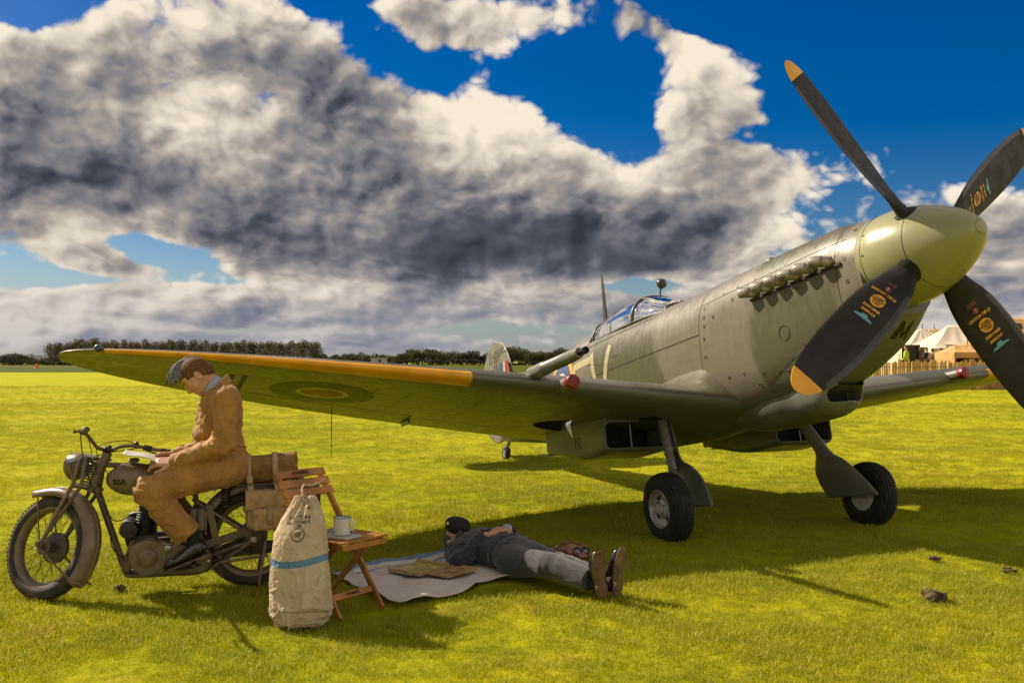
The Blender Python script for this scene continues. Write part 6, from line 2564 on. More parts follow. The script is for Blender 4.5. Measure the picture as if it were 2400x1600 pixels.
def build_kitbag():
    # stands on the lawn, leaning back a little on the chair
    C0 = np.array([-1.165, 5.165, 0.0])
    lean = np.array(Matrix.Rotation(R(-7), 3, 'X')) @ np.array(Matrix.Rotation(R(-6), 3, 'Z'))
    Hh = .735
    zs = [0, .02, .06, .11, .20, .30, .40, .47, .53, .58, .63, .67, .70, .735]
    lf = [.125, .140, .165, .178, .180, .178, .174, .168, .158, .138, .108, .080, .054, .030]
    rt = [.130, .150, .172, .176, .170, .160, .150, .148, .145, .134, .118, .100, .082, .062]
    dp = [.11, .125, .135, .14, .14, .135, .13, .125, .110, .09, .066, .044, .028, .016]

    def f(q):
        p = (q - C0) @ lean
        x, y, z = p[:, 0], p[:, 1], p[:, 2]
        l_, r_, d_ = (np.interp(z, zs, k) for k in (lf, rt, dp))
        cx, w = (r_ - l_) / 2, (l_ + r_) / 2
        rr = ((np.abs(x - cx) / w) ** 2.4 + (np.abs(y) / d_) ** 2.2) ** (1 / 2.3)
        d = (rr - 1) * np.minimum(w, d_)
        d = smax(d, np.abs(z - Hh / 2) - Hh / 2, .012)
        lowz = np.clip(1 - z / .36, 0, 1)
        # slack cloth: dents, one long fold on the right, creases at the foot and gathered neck
        d = d + .030 * np.exp(-(((x + .06) / .07) ** 2 + ((z - .20) / .11) ** 2)) * (y < 0)
        d = d - .016 * np.exp(-((x - .075 - .05 * (z - .2)) / .020) ** 2) * np.exp(-((z - .23) / .13) ** 2) * (y < 0)
        d = d + .016 * np.exp(-((x - .115) / .022) ** 2) * np.exp(-((z - .25) / .16) ** 2) * (y < 0)
        d = d - .010 * np.exp(-((z - .095 - .02 * np.sin(x * 18)) / .010) ** 2) * (x > -.02)
        n1 = fbm(p * (11, 11, 7), 3, 61)
        n2 = fbm(p * (20, 20, 34), 2, 65)
        d = d - .012 * np.exp(-(n1 / .14) ** 2) * (.35 + .65 * lowz) - .005 * np.exp(-(n2 / .16) ** 2) * (lowz + .25)
        nk = np.clip((z - .56) / .15, 0, 1)
        d = d + .010 * nk * np.sin(np.arctan2(y, x - cx) * 9 + 2)
        return d
    m = bpy.data.materials.new('kitbag_canvas')
    m.use_nodes = True
    T = NT(m.node_tree)
    b = T.n['Principled BSDF']
    tc = T.node('ShaderNodeTexCoord').outputs['Object']
    n = T.noise(tc, 5, 7, .65)
    c = T.mix(T.ramp(n, .3, .7), (.54, .42, .275), (.41, .31, .195))
    st = T.noise(tc, 14, 8, .7)
    c = T.mix(T.ramp(st, .56, .74, 0, .65), c, (.20, .145, .085))
    x, y, z = T.xyz(tc)
    # painted blue band round the bag
    h = T.math('SUBTRACT', z, T.math('MULTIPLY_ADD', T.math('MULTIPLY', x, x), .9, T.math('MULTIPLY_ADD', x, .10, .352)))
    h = T.math('ADD', h, T.math('MULTIPLY_ADD', T.noise(tc, 30, 3, .6), .012, -.006))
    band = T.math('MULTIPLY', T.ramp(h, -.022, -.019), T.ramp(h, .019, .022, 1, 0))
    worn = T.ramp(T.noise(tc, 40, 5, .7), .30, .45, .55, 1.0)
    c = T.mix(T.math('MULTIPLY', band, worn), c, (.095, .205, .33))
    # seam near the foot
    sm_ = T.math('ABSOLUTE', T.math('SUBTRACT', z, .088))
    c = T.mix(T.ramp(sm_, .002, .0045, .6, 0), c, (.16, .11, .07))
    T.l.new(c, b.inputs['Base Color'])
    b.inputs['Roughness'].default_value = .9
    bp = T.node('ShaderNodeBump')
    bp.inputs['Strength'].default_value = .6
    bp.inputs['Distance'].default_value = .008
    T.put(bp.inputs['Height'], T.math('ADD', T.math('ADD', T.noise(tc, 60, 5, .6), T.math('MULTIPLY', T.math('POWER', T.math('SUBTRACT', 1.0, T.math('ABSOLUTE', T.math('MULTIPLY_ADD', T.noise(tc, 11, 2, .5, .7), 2.0, -1.0))), 7.0), 0.8)), T.math('MULTIPLY', T.noise(tc, 320, 2, .5), .5)))
    T.l.new(bp.outputs[0], b.inputs['Normal'])
    me = sdf_mesh(f, C0 + (-.24, -.26, -.02), C0 + (.24, .26, .80), .0065)
    xf(me, lambda A: (A - C0) @ lean)
    o = obj('kit_bag', me, m, None, 180)
    Mx = Matrix.Identity(4)
    for i in range(3):
        for j in range(3):
            Mx[i][j] = lean[i, j] * .94
        Mx[i][3] = C0[i]
    o.matrix_world = Mx
    tag(o, 'tall cream canvas kit bag with blue band and printed crest', 'bag')

    def wrap(A, x0, z0, k=1.0):
        """lay flat shapes on the front of the bag"""
        X = np.stack([x0 + A[:, 0] * k, np.full(len(A), -.25), z0 + A[:, 1] * k], -1)
        for _ in range(70):
            d = f(X @ lean.T + C0)
            X[:, 1] += np.where(d > .0025, np.maximum(d * .5, .0006), 0)
        X[:, 1] -= .0008
        return X
    INK = mat('faded_ink', (.17, .14, .10), .9, var=.4, scale=90)

    def ink(me_, x0, z0, nm):
        bm2 = bmesh.new()
        bm2.from_mesh(me_)
        bmesh.ops.triangulate(bm2, faces=bm2.faces)
        bm2.to_mesh(me_)
        bm2.free()
        obj(nm, xf(me_, lambda A: wrap(A, x0, z0)), INK, o, 0)
    for k, ch in enumerate('1677286'):
        ink(text_mesh(ch, .032, depth=0, bold=.0006), -.050 + .0185 * k, .615 + .0010 * k, 'lettering')
    for k, ch in enumerate('MAYCOMBE'):
        ink(text_mesh(ch, .026, depth=0, bold=.0004), -.058 + .0175 * k, .585 + .0012 * k, 'lettering')
    # crest: wreath ring of leaves, monogram, crown
    cz, cx = .520, .012
    mb = MB()
    for k in range(30):
        a = 2 * math.pi * k / 30
        for r_, tl in ((.0345, .5), (.0395, -.5)):
            p = np.array([r_ * math.cos(a), r_ * math.sin(a)])
            d = np.array([-math.sin(a + tl), math.cos(a + tl)])
            nn = np.array([-d[1], d[0]])
            mb.add([(*(p - d * .005), 0), (*(p + nn * .0022), 0), (*(p + d * .005), 0), (*(p - nn * .0022), 0)], [(0, 1, 2, 3)])
    ink(mb.mesh('wreath'), cx, cz, 'crest_wreath')
    ink(text_mesh('R', .040, depth=0, bold=.0003), cx - .014, cz + .003, 'lettering')
    ink(text_mesh('A', .046, depth=0, bold=.0003), cx, cz - .002, 'lettering')
    ink(text_mesh('F', .040, depth=0, bold=.0003), cx + .015, cz + .003, 'lettering')
    mb = MB().add([(-.012, .044, 0), (.012, .044, 0), (.014, .056, 0), (.006, .052, 0), (0, .062, 0), (-.006, .052, 0), (-.014, .056, 0)], [(0, 1, 2, 3, 4, 5, 6)])
    ink(mb.mesh('crown'), cx, cz, 'crest_crown')
    obj('eyelet', MB().torus((.045, -.045, .672), (0, 1, .2), .011, .0035, 18, 6), BRASS, o)
    # cord from the neck of the bag to the chair back
    pts = catmull([(.045, -.04, .672), (.02, -.035, .71), (-.01, .0, .765), (-.035, .10, .80), (-.015, .17, .80), (.03, .20, .815), (.06, .20, .835)], 40)
    mb = MB()
    for ph in (0, math.pi):
        mb.tube([p + .0045 * np.array([math.cos(i * .9 + ph), 0, math.sin(i * .9 + ph)]) for i, p in enumerate(pts)], .0042, 6)
    obj('cord', mb, mat('rope', (.55, .43, .27), .9, var=.2, scale=90), o, 60)


build_kitbag()


def build_chair():
    f, w = np.array([.80, -.60, 0]), np.array([.60, .80, 0])
    FM = np.array([-.860, 5.385, 0.0])
    at = lambda a, b, z: FM + f * a + w * b + np.array([0, 0, z])
    root = empty('folding_chair', loc=tuple(FM))
    root.matrix_world = Matrix.Translation(Vector(FM))
    tag(root, 'slatted wooden folding chair behind the kit bag', 'chair')
    loc = lambda mb: mb
    SH = -FM

    def part(nm, mb, par=root, m=WOOD):
        mb.v = [tuple(np.asarray(q) + SH) for q in mb.v]
        return obj(nm, mb, m, par, 30)
    hw = .165
    zt, ft = .765, -.555
    for s_ in (-1, 1):
        part('back_post', MB().bar(at(0, s_ * hw, 0), at(ft, s_ * hw, zt), .022, .040, f, .004))
        part('cross_leg', MB().bar(at(-.46, s_ * (hw - .028), 0), at(-.045, s_ * (hw - .028), .415), .020, .036, f, .004))
        part('seat_rail', MB().bar(at(-.36, s_ * (hw + .0), .400), at(.0, s_ * (hw + .0), .405), .020, .034, (0, 0, 1), .003))
        part('pivot_bolt', MB().lathe([(.010, -.014), (.010, .014)], at(-.222, s_ * (hw - .012), .262), w, 10), root, CHR)
    # letters burnt into the wood
    INK = mat('burnt_letters', (.06, .025, .01), .8)

    def word(s, c, ux, uy, n, size, par):
        me = text_mesh(s, size, depth=0, bold=.0004)
        xf(me, lambda A: np.asarray(c) + SH + A[:, :1] * ux + A[:, 1:2] * uy + np.asarray(n) * .0015)
        obj('lettering', me, INK, par, 0)
    bk_dir = U(at(ft, 0, zt) - at(0, 0, 0))
    nrm = U(np.cross(w, bk_dir))
    if nrm @ f < 0:
        nrm = -nrm
    for k, t in enumerate((.985, .915, .845)):
        c = at(0, 0, 0) + (at(ft, 0, zt) - at(0, 0, 0)) * t
        sl = part('back_slat', MB().bar(c - w * (hw + .028) + nrm * .016, c + w * (hw + .028) + nrm * .016, .050, .013, nrm, .003))
        if k == 0:
            word('HAMMEL', c + nrm * .0235, w, bk_dir, nrm, .034, sl)
    for k in range(7):
        x = -.345 + .0575 * k
        part('seat_slat', MB().bar(at(x, -hw - .024, .424), at(x, hw + .024, .424), .047, .013, (0, 0, 1), .003))
    part('seat_apron', MB().bar(at(.022, -hw - .012, .396), at(.022, hw + .012, .396), .014, .032, (0, 0, 1), .003))
    c = at(-.075, 0, .105)
    fr = part('foot_rail', MB().bar(c - w * hw, c + w * hw, .014, .040, bk_dir, .003))
    word('HAMMEL', c + nrm * .008, w, bk_dir, nrm, .028, fr)
    part('back_rail', MB().bar(at(-.40, -hw + .03, .060), at(-.40, hw - .03, .060), .014, .034, (0, 0, 1), .003))

    # enamel mug and papers on the seat
    mc = at(-.105, -.055, .4315)
    pb = []
    np_o = obj('folded_newspaper', MB().box((0, 0, .007), (.105, .075, .007), None, .003), PAPER, None, 30)
    np_o.matrix_world = Matrix.Translation(Vector(at(-.12, -.06, .4315))) @ Matrix.Rotation(R(-28), 4, 'Z')
    tag(np_o, 'folded newspaper under the white mug on the chair', 'newspaper')
    ck = bpy.data.materials.new('checked_cloth')
    ck.use_nodes = True
    T = NT(ck.node_tree)
    tc = T.node('ShaderNodeTexCoord').outputs['Object']
    cc = T.node('ShaderNodeTexChecker')
    cc.inputs['Scale'].default_value = 55
    T.put(cc.inputs['Vector'], T.vmath('MULTIPLY', tc, (1, 1, 0)))
    cc.inputs['Color1'].default_value = (.35, .33, .30, 1)
    cc.inputs['Color2'].default_value = (.035, .035, .045, 1)
    T.l.new(cc.outputs[0], T.n['Principled BSDF'].inputs['Base Color'])
    T.n['Principled BSDF'].inputs['Roughness'].default_value = .9
    g = [[(x, y, .012 + .004 * math.sin(x * 40) * math.cos(y * 33)) for y in np.linspace(-.07, .07, 14)] for x in np.linspace(-.08, .08, 16)]
    co = obj('checked_cloth', grid_mesh(g), ck, None, 60)
    thick(co, .012)
    co.matrix_world = Matrix.Translation(Vector(at(-.235, .020, .430))) @ Matrix.Rotation(R(-40), 4, 'Z')
    tag(co, 'dark and white checked cloth on the chair seat beside the mug', 'cloth')
    EN = mat('white_enamel', (.92, .92, .95), .22, var=.03, coat=.4)
    prof = [(.001, .004), (.040, .004), (.043, .001), (.046, .004), (.048, .012), (.048, .094), (.050, .098), (.049, .100), (.0455, .097), (.0450, .014), (.043, .009), (.001, .008)]
    mug = obj('enamel_mug', MB().lathe(prof, (0, 0, 0), (0, 0, 1), 40), EN, None, 40)
    mug.matrix_world = Matrix.Translation(Vector((mc[0], mc[1], .4465)))
    tag(mug, 'white enamel mug with dark rim standing on the chair', 'mug')
    obj('rim', MB().torus((0, 0, .0985), (0, 0, 1), .0475, .0026, 40, 8), mat('navy_enamel', (.03, .03, .09), .3), mug, 60)
    hd = catmull([(.046, 0, .080), (.066, 0, .084), (.078, 0, .068), (.076, 0, .045), (.062, 0, .030), (.046, 0, .026)], 20)
    hm = MB().tube(hd, .0055, 8)
    rz = np.array(Matrix.Rotation(R(-18), 3, 'Z'))
    hm.v = [tuple(rz @ np.asarray(q)) for q in hm.v]
    obj('handle', hm, EN, mug, 60)
    return root


build_chair()


def build_blanket():
    top = catmull([(-1.20, 6.30), (-.985, 6.52), (-.79, 6.64), (-.60, 6.83), (-.50, 7.02)], 30)
    bot = catmull([(-1.04, 6.00), (-.80, 5.77), (-.655, 5.555), (-.52, 5.68), (-.28, 5.90), (-.16, 6.10), (.08, 6.22)], 30)
    # strips from the blue edge (far left) to the pale edge (near right)
    a0, a1 = np.array([-1.20, 6.30]), np.array([-.50, 7.02])
    top = catmull([(-1.21, 6.31), (-.98, 6.55), (-.79, 6.68), (-.60, 6.86), (-.47, 7.06)], 40)
    bot = catmull([(-.93, 5.90), (-.69, 5.56), (-.52, 5.66), (-.27, 5.90), (-.18, 6.13), (.10, 6.24)], 40)
    n = 34
    rows = []
    for i in range(40):
        row = []
        for j in range(n):
            t = j / (n - 1)
            p = top[i] * (1 - t) + bot[i] * t
            z = .030 + .014 * vnoise(np.array([[p[0] * 5, p[1] * 5, 0.3]]), 3)[0] + .008 * vnoise(np.array([[p[0] * 13, p[1] * 13, 1.3]]), 5)[0]
            if t < .10 and i > 4:
                z += .020 * math.sin(min(1, t / .10) * math.pi) + .010
            ed = min(t, 1 - t, i / 39, 1 - i / 39)
            z += .014 * math.sin(i * .55 + j * .2) * (1 if ed < .06 else .15) * .6
            row.append((p[0], p[1], max(z, .012)))
        rows.append(row)
    m = MB()
    gm = grid_mesh(rows)
    me = gm.mesh('blanket')
    me.materials.append(mat('cream_wool', (.86, .76, .66), .95, var=.06, scale=14, bump=.4, bscale=300, dirt=(.45, .37, .27), dirt_scale=9, dirt_lo=.6, dirt_hi=.8))
    me.materials.append(mat('blue_wool_border', (.23, .36, .52), .95, var=.16, scale=40, bump=.4, bscale=300))
    idx = []
    for i in range(39):
        for j in range(n - 1):
            idx.append(1 if (j < 3 or (j in (5,))) else 0)
    me.polygons.foreach_set('material_index', idx)
    o = obj('blanket', me, None, None, 180)
    thick(o, .007, -1)
    if me.polygons[0].normal.z < 0:
        me.flip_normals()
    tag(o, 'pale woollen blanket with blue edge spread under the sleeping man', 'blanket')
    FLAT.append(((-.62, 6.28), (.40, .36), R(45)))
    FLAT.append(((-.38, 6.15), (.34, .22), R(40)))

    # tan map case and sketch board lying on the blanket
    TAN = mat('tan_case', (.55, .37, .15), .6, var=.2, scale=12, dirt=(.34, .21, .08), dirt_lo=.5)
    INNER = mat('map_sheet', (.66, .47, .13), .35, var=.25, scale=18, dirt=(.45, .33, .09), dirt_lo=.5)

    def slabbed(nm, c, hx, hy, ang, label, cat, mats, tilt=0.0):
        r_ = empty(nm)
        r_.matrix_world = Matrix.Translation(Vector(c)) @ Matrix.Rotation(ang, 4, 'Z') @ Matrix.Rotation(tilt, 4, 'X')
        tag(r_, label, cat)
        obj('board', MB().box((0, 0, 0), (hx, hy, .006), None, .002), mats[0], r_)
        return r_
    r_ = slabbed('map_case', (-.625, 6.300, .056), .135, .165, R(-33), 'tan map case with a yellowed sheet lying on the blanket', 'map case', [TAN])
    obj('map_sheet', MB().box((0, .0, .0075), (.115, .135, .0012)), INNER, r_)
    for y in (-.152, .152):
        obj('binding', MB().tube([(-.135, y, .012), (.135, y, .012)], .012 if y > 0 else .009, 10), WEB if y < 0 else TAN, r_, 60)
    obj('clip', MB().lathe([(.008, 0), (.006, .006)], (-.12, .152, .022), (0, 0, 1), 10), ENG, r_)
    r_ = slabbed('sketch_board', (-.405, 6.235, .052), .105, .150, R(-38), 'thin brown board with pencil marks beside the map case', 'board', [mat('brown_board', (.55, .33, .13), .6, var=.2, scale=14, dirt=(.34, .18, .06), dirt_lo=.52)])
    for a_, b_ in (((-.05, -.1), (.06, -.05)), ((.06, -.05), (.04, .05)), ((-.06, .02), (.0, -.06)), ((-.03, .07), (.05, .09)), ((-.07, -.02), (-.06, .08))):
        obj('pencil_mark', MB().bar((a_[0], a_[1], .0068), (b_[0], b_[1], .0068), .004, .0008), BLACK, r_, 0)
    obj('edge_strip', MB().tube([(-.105, .145, .008), (.105, .145, .008)], .007, 8), TAN, r_, 60)


build_blanket()


def build_helmet():
    # brown leather flying helmet with goggles on the grass beyond his legs
    c = np.array([.425, 6.86, .062])
    BR = mat('glossy_brown_leather', (.33, .105, .03), .28, var=.3, scale=16, coat=.5, bump=.1, bscale=60)

    def f(q):
        p = q - c
        d = smin(s_ell(p, (0, 0, 0), (.125, .10, .068)), s_ell(p, (.07, -.05, -.02), (.07, .06, .04)), .03)
        return d - .006 * fbm(p * 20, 2, 4)
    o = obj('leather_helmet', sdf_mesh(f, c - .2, c + .2, .0085), BR, None, 180)
    tag(o, 'glossy brown leather helmet lying beyond the sleeping man\'s legs', 'helmet')
    for s_, r_ in ((.045, .028), (.105, .026)):
        p = c + (s_, -.092 + .25 * (s_ - .045), .012)
        obj('goggle_rim', MB().torus(p, (.2, -1, .35), r_, .007, 20, 8), BLACK, o, 60)
        obj('goggle_lens', MB().lathe([(r_, -.004), (r_ * .6, .004), (.001, .006)], p, (.2, -1, .35), 18), mat('goggle_glass', (.10, .10, .10), .06, coat=.8), o, 60)
    obj('strap', MB().tube(catmull([c + (-.11, -.04, .02), c + (-.14, -.10, -.02), c + (-.07, -.13, -.045)], 12), .008, 6), mat('dark_strap', (.03, .022, .016), .6), o, 60)


build_helmet()


def build_clods():
    SOIL = mat('dry_soil', (.16, .10, .045), .95, var=.35, scale=30, bump=.8, bscale=60, dirt=(.10, .085, .02), dirt_lo=.5)
    data = [((2.562, 5.69), .050, 'brown clod of earth on the lawn, lowest at the right'), ((3.081, 6.85), .036, 'flat scrap of brown earth near the shadow edge at the right'),
            ((3.40, 6.44), .035, 'small brown scrap of earth by the right frame edge'), ((2.58, 5.80), .040, 'brown clod just above the biggest clod of earth'), ((-2.47, 5.93), .035, 'dark clod of soil beside the front wheel of the motorcycle')]
    for k, ((x, y), r_, lab) in enumerate(data):
        c = np.array([x, y, r_ * .35])
        fl = .6 if k in (0, 3, 4) else .28
        f = lambda q: s_ell(q - c, (0, 0, 0), (r_ * 1.25, r_, r_ * fl)) - r_ * .35 * fbm((q - c) / r_ * 1.8, 3, 70 + k)
        o = obj('earth_clod', sdf_mesh(f, c - r_ * 2, c + r_ * 2, r_ / 9), SOIL, None, 40)
        tag(o, lab, 'earth clod', 'clods of earth on the lawn')


build_clods()
# ------------------------------------------------------------------ far edge of the airfield
def tone(name, c1, c2, sc=.02, rough=.95):
    m = bpy.data.materials.new(name)
    m.use_nodes = True
    T = NT(m.node_tree)
    b = T.n['Principled BSDF']
    pos = T.node('ShaderNodeNewGeometry').outputs['Position']
    T.l.new(T.mix(T.ramp(T.noise(pos, sc, 6, .65), .35, .65), c1, c2), b.inputs['Base Color'])
    b.inputs['Roughness'].default_value = rough
    b.inputs['Specular IOR Level'].default_value = .05
    return m


def sheet(name, x0, x1, y0, y1, z, m):
    o = obj(name, MB().add([(x0, y0, z), (x1, y0, z), (x1, y1, z), (x0, y1, z)], [(0, 1, 2, 3)]), m, None, 0)
    tag(o, kind='structure')


sheet('rough_grass', -700, 330, 122, 262, .02, tone('long_grass', (.075, .095, .006), (.045, .065, .005), .03))
sheet('runway', -700, -78, 236, 262, .04, tone('dusty_runway', (.16, .12, .085), (.12, .085, .06), .05))
sheet('far_field', -700, 700, 262, 420, .02, tone('far_field', (.11, .115, .006), (.07, .085, .005), .02))


def leaf_mat(name, c1, c2, c3):
    m = bpy.data.materials.new(name)
    m.use_nodes = True
    T = NT(m.node_tree)
    b = T.n['Principled BSDF']
    geo = T.node('ShaderNodeNewGeometry')
    oi = T.node('ShaderNodeObjectInfo').outputs['Random']
    c = T.mix(T.ramp(geo.outputs['Random Per Island'], .0, 1.0, 0, 1, False), c1, c2)
    c = T.mix(T.math('MULTIPLY', oi, .6), c, c3)
    T.l.new(c, b.inputs['Base Color'])
    b.inputs['Roughness'].default_value = .7
    b.inputs['Specular IOR Level'].default_value = .2
    tr = T.node('ShaderNodeBsdfTranslucent')
    T.l.new(c, tr.inputs[0])
    ms = T.node('ShaderNodeMixShader')
    ms.inputs[0].default_value = .25
    T.l.new(b.outputs[0], ms.inputs[1])
    T.l.new(tr.outputs[0], ms.inputs[2])
    T.l.new(ms.outputs[0], T.n['Material Output'].inputs[0])
    return m


LEAF_P = leaf_mat('row_tree_leaves', (.070, .068, .018), (.125, .100, .030), (.10, .065, .022))
LEAF_O = leaf_mat('oak_leaves', (.038, .048, .011), (.082, .080, .016), (.060, .048, .014))
LEAF_D = leaf_mat('dark_leaves', (.022, .028, .014), (.045, .050, .022), (.04, .035, .02))
BARK = mat('bark', (.10, .075, .05), .9, var=.3, scale=6, bump=.5, bscale=20)


def tree_meshes(seed, h, w, kind):
    r = np.random.default_rng(seed)
    tb = MB()
    lean = r.normal(0, .03, 2)
    tp = lambda t: np.array([lean[0] * t * h, lean[1] * t * h, t * h])
    tb.tube([tp(0), tp(.3), tp(.6), tp(.85)], [.035 * h * .6, .026 * h * .6, .016 * h * .6, .006 * h * .6], 8)
    blobs = []
    if kind == 'row':
        for k in range(11):
            t = .30 + .66 * (k + .5) / 11
            a = r.uniform(0, 6.28)
            rr = w * (.20 + .30 * math.sin(math.pi * min(1, t * .9 + .08))) * r.uniform(.7, 1.1)
            blobs.append((tp(t) + np.array([math.cos(a), math.sin(a), 0]) * w * .16 * r.uniform(.3, 1.2), rr, rr * 1.25))
    else:
        for k in range(16):
            a, e = r.uniform(0, 6.28), r.uniform(-.95, 1.0)
            d = r.uniform(.35, .95)
            c = np.array([math.cos(a) * w * .36 * d * math.sqrt(max(.05, 1 - max(e, 0) ** 2)), math.sin(a) * w * .36 * d, h * (.46 + .36 * e * d)])
            rr = w * r.uniform(.17, .26)
            blobs.append((c, rr, rr * .85))
    for c, rr, _ in blobs:
        tb.tube([tp(min(.75, c[2] / h * .7)), c * (.6, .6, .85) + tp(.1) * 0, c], [.010 * h * .5, .007 * h * .5, .003 * h * .5], 5)
    V, F = [], []
    nl = 120 if kind == 'row' else 150
    for c, rr, rz in blobs:
        for _ in range(nl):
            d = r.normal(size=3)
            d /= np.linalg.norm(d)
            q = c + d * np.array([rr, rr, rz]) * r.uniform(.55, 1.08)
            s_ = r.uniform(.12, .26) * (1.2 if kind != 'row' else .95) * h / 8
            a_ = r.normal(size=3)
            a_ /= np.linalg.norm(a_)
            b_ = np.cross(a_, r.normal(size=3))
            b_ /= np.linalg.norm(b_)
            i = len(V)
            V += [q - a_ * s_, q + b_ * s_ * .7, q + a_ * s_, q - b_ * s_ * .7]
            F.append((i, i + 1, i + 2, i + 3))
    cb = MB().add(V, F)
    return tb.mesh('trunk'), cb.mesh('crown')


def px_ground(u, Y):
    return (u - 1200) / 2194.79 * Y


def plant(protos, x, y, sx, sz, label, group, name):
    tm, cm = protos
    e = empty(name, (x, y, 0), random.uniform(0, 6.28))
    e.scale = (sx, sx, sz)
    tag(e, label, 'tree', group)
    for nm, me in (('trunk', tm), ('crown', cm)):
        o = bpy.data.objects.new(nm, me)
        COL.objects.link(o)
        o.parent = e
    return e


def build_trees():
    def protos(kind, n, seed, h, w, lm):
        out = []
        for k in range(n):
            a, b = tree_meshes(seed + k, h, w, kind)
            a.materials.append(BARK)
            b.materials.append(lm)
            out.append((a, b))
        return out
    rowp = protos('row', 6, 100, 8.0, 4.0, LEAF_P)
    oakp = protos('oak', 6, 200, 8.0, 9.0, LEAF_O)
    drkp = protos('oak', 4, 300, 8.0, 9.0, LEAF_D)
    r = random.Random(3)
    # the tall row behind the wing tip, two deep
    u = 118
    k = 0
    while u < 745:
        Y = 330 + r.uniform(-6, 6) + (18 if k % 3 == 2 else 0)
        hh = (846 - r.uniform(799, 806) - (0 if u > 240 else -6)) / 2194.79 * Y + 1.44
        if u < 170:
            hh *= .82
        s = hh / 7.9
        plant(rowp[k % 6], px_ground(u, Y), Y, s * r.uniform(.95, 1.2), s * r.uniform(.95, 1.04), 'slender tree in the tall close row beyond the near wing tip', 'row of slender trees beyond the wing tip', 'row_tree')
        u += r.uniform(9, 15)
        k += 1
    rows = [o for o in COL.objects if o.name.startswith('row_tree') and o.parent is None]
    rows.sort(key=lambda o: o.location.x / o.location.y)
    rows[0]['label'] = 'leftmost slender tree of the tall row behind the wing tip'
    rows[-1]['label'] = 'rightmost slender tree of the tall row, above the yellow stripe'
    # rounded trees across the middle
    tops = [(740, 830), (768, 829), (800, 831), (826, 830), (850, 832), (878, 831), (902, 832), (928, 830), (953, 822), (1022, 820), (1048, 830), (1070, 828), (1094, 826), (1138, 828), (1164, 826), (1190, 818), (1234, 820), (1257, 826), (1280, 822), (1301, 824), (1325, 820), (1350, 824), (752, 822), (785, 826), (815, 824), (838, 818), (862, 826), (890, 826), (915, 829), (940, 824), (968, 812), (990, 806), (1012, 810), (1035, 824), (1060, 818), (1082, 822), (1104, 815), (1125, 822), (1150, 820), (1178, 812), (1200, 805), (1222, 812), (1246, 822), (1268, 814), (1290, 818), (1312, 812), (1336, 814), (1362, 818), (1390, 822), (1420, 818), (1450, 824)]
    for k, (u, v) in enumerate(tops):
        Y = 380 + r.uniform(-25, 25)
        hh = (846 - v) / 2194.79 * Y + 1.44
        s = hh / 7.6
        lab = {(990, 806): 'tallest rounded tree in the belt left of the tail fin', (1200, 805): 'tall rounded tree directly right of the tail fin', (838, 818): 'tree standing above its neighbours left of the white hut'}.get((u, v), 'rounded broadleaf tree in the belt beyond the tail')
        plant(oakp[k % 6], px_ground(u, Y), Y, s * r.uniform(.95, 1.25), s, lab, 'broadleaf belt beyond the tail', 'broadleaf_tree')
    # darker, lower trees at the far left
    for k, (u, v) in enumerate([(-30, 830), (5, 828), (30, 824), (52, 826), (78, 832), (100, 836), (128, 834), (-55, 828)]):
        Y = 430 + r.uniform(-20, 20)
        s = ((846 - v) / 2194.79 * Y + 1.44) / 7.6
        plant(drkp[k % 4], px_ground(u, Y), Y, s * 1.9, s, 'low dark tree at the left end of the far tree line', 'dark trees at the far left', 'dark_tree')
    # trees carried on behind the camp on the right
    for k, u in enumerate(range(1990, 2420, 36)):
        Y = 300 + r.uniform(-20, 20)
        s = ((846 - r.uniform(822, 834)) / 2194.79 * Y + 1.44) / 7.6
        plant(oakp[k % 6], px_ground(u, Y), Y, s * 1.3, s, 'low rounded tree far behind the camp tents', 'trees far behind the tents', 'broadleaf_tree')
    # hedge along the far side of the runway
    for nm, u0, u1, Y, hh, lab in (('hedge', -90, 1480, 318, 1.9, 'long dark hedge at the foot of the far tree line'),):
        rr = np.random.default_rng(9)
        x0, x1 = px_ground(u0, Y), px_ground(u1, Y)
        n = 15000
        X = rr.uniform(x0, x1, n)
        top = hh * (.75 + .45 * vnoise(np.stack([X * .12, X * 0, X * 0], -1), 3))
        Z = top * rr.uniform(0, 1, n) ** .7
        Yv = Y + rr.normal(0, .6, n)
        V, F = [], []
        for x, y, z in zip(X, Yv, Z):
            a_ = rr.normal(size=3)
            a_ /= np.linalg.norm(a_)
            b_ = np.cross(a_, rr.normal(size=3))
            b_ /= np.linalg.norm(b_)
            s_ = rr.uniform(.18, .38)
            q = np.array([x, y, z])
            i = len(V)
            V += [q - a_ * s_, q + b_ * s_ * .7, q + a_ * s_, q - b_ * s_ * .7]
            F.append((i, i + 1, i + 2, i + 3))
        hm = MB()
        hm.v, hm.f, hm.mi = [tuple(q) for q in V], F, [0] * len(F)
        o = obj(nm, hm, LEAF_D, None, 0)
        tag(o, lab, 'hedge')


build_trees()


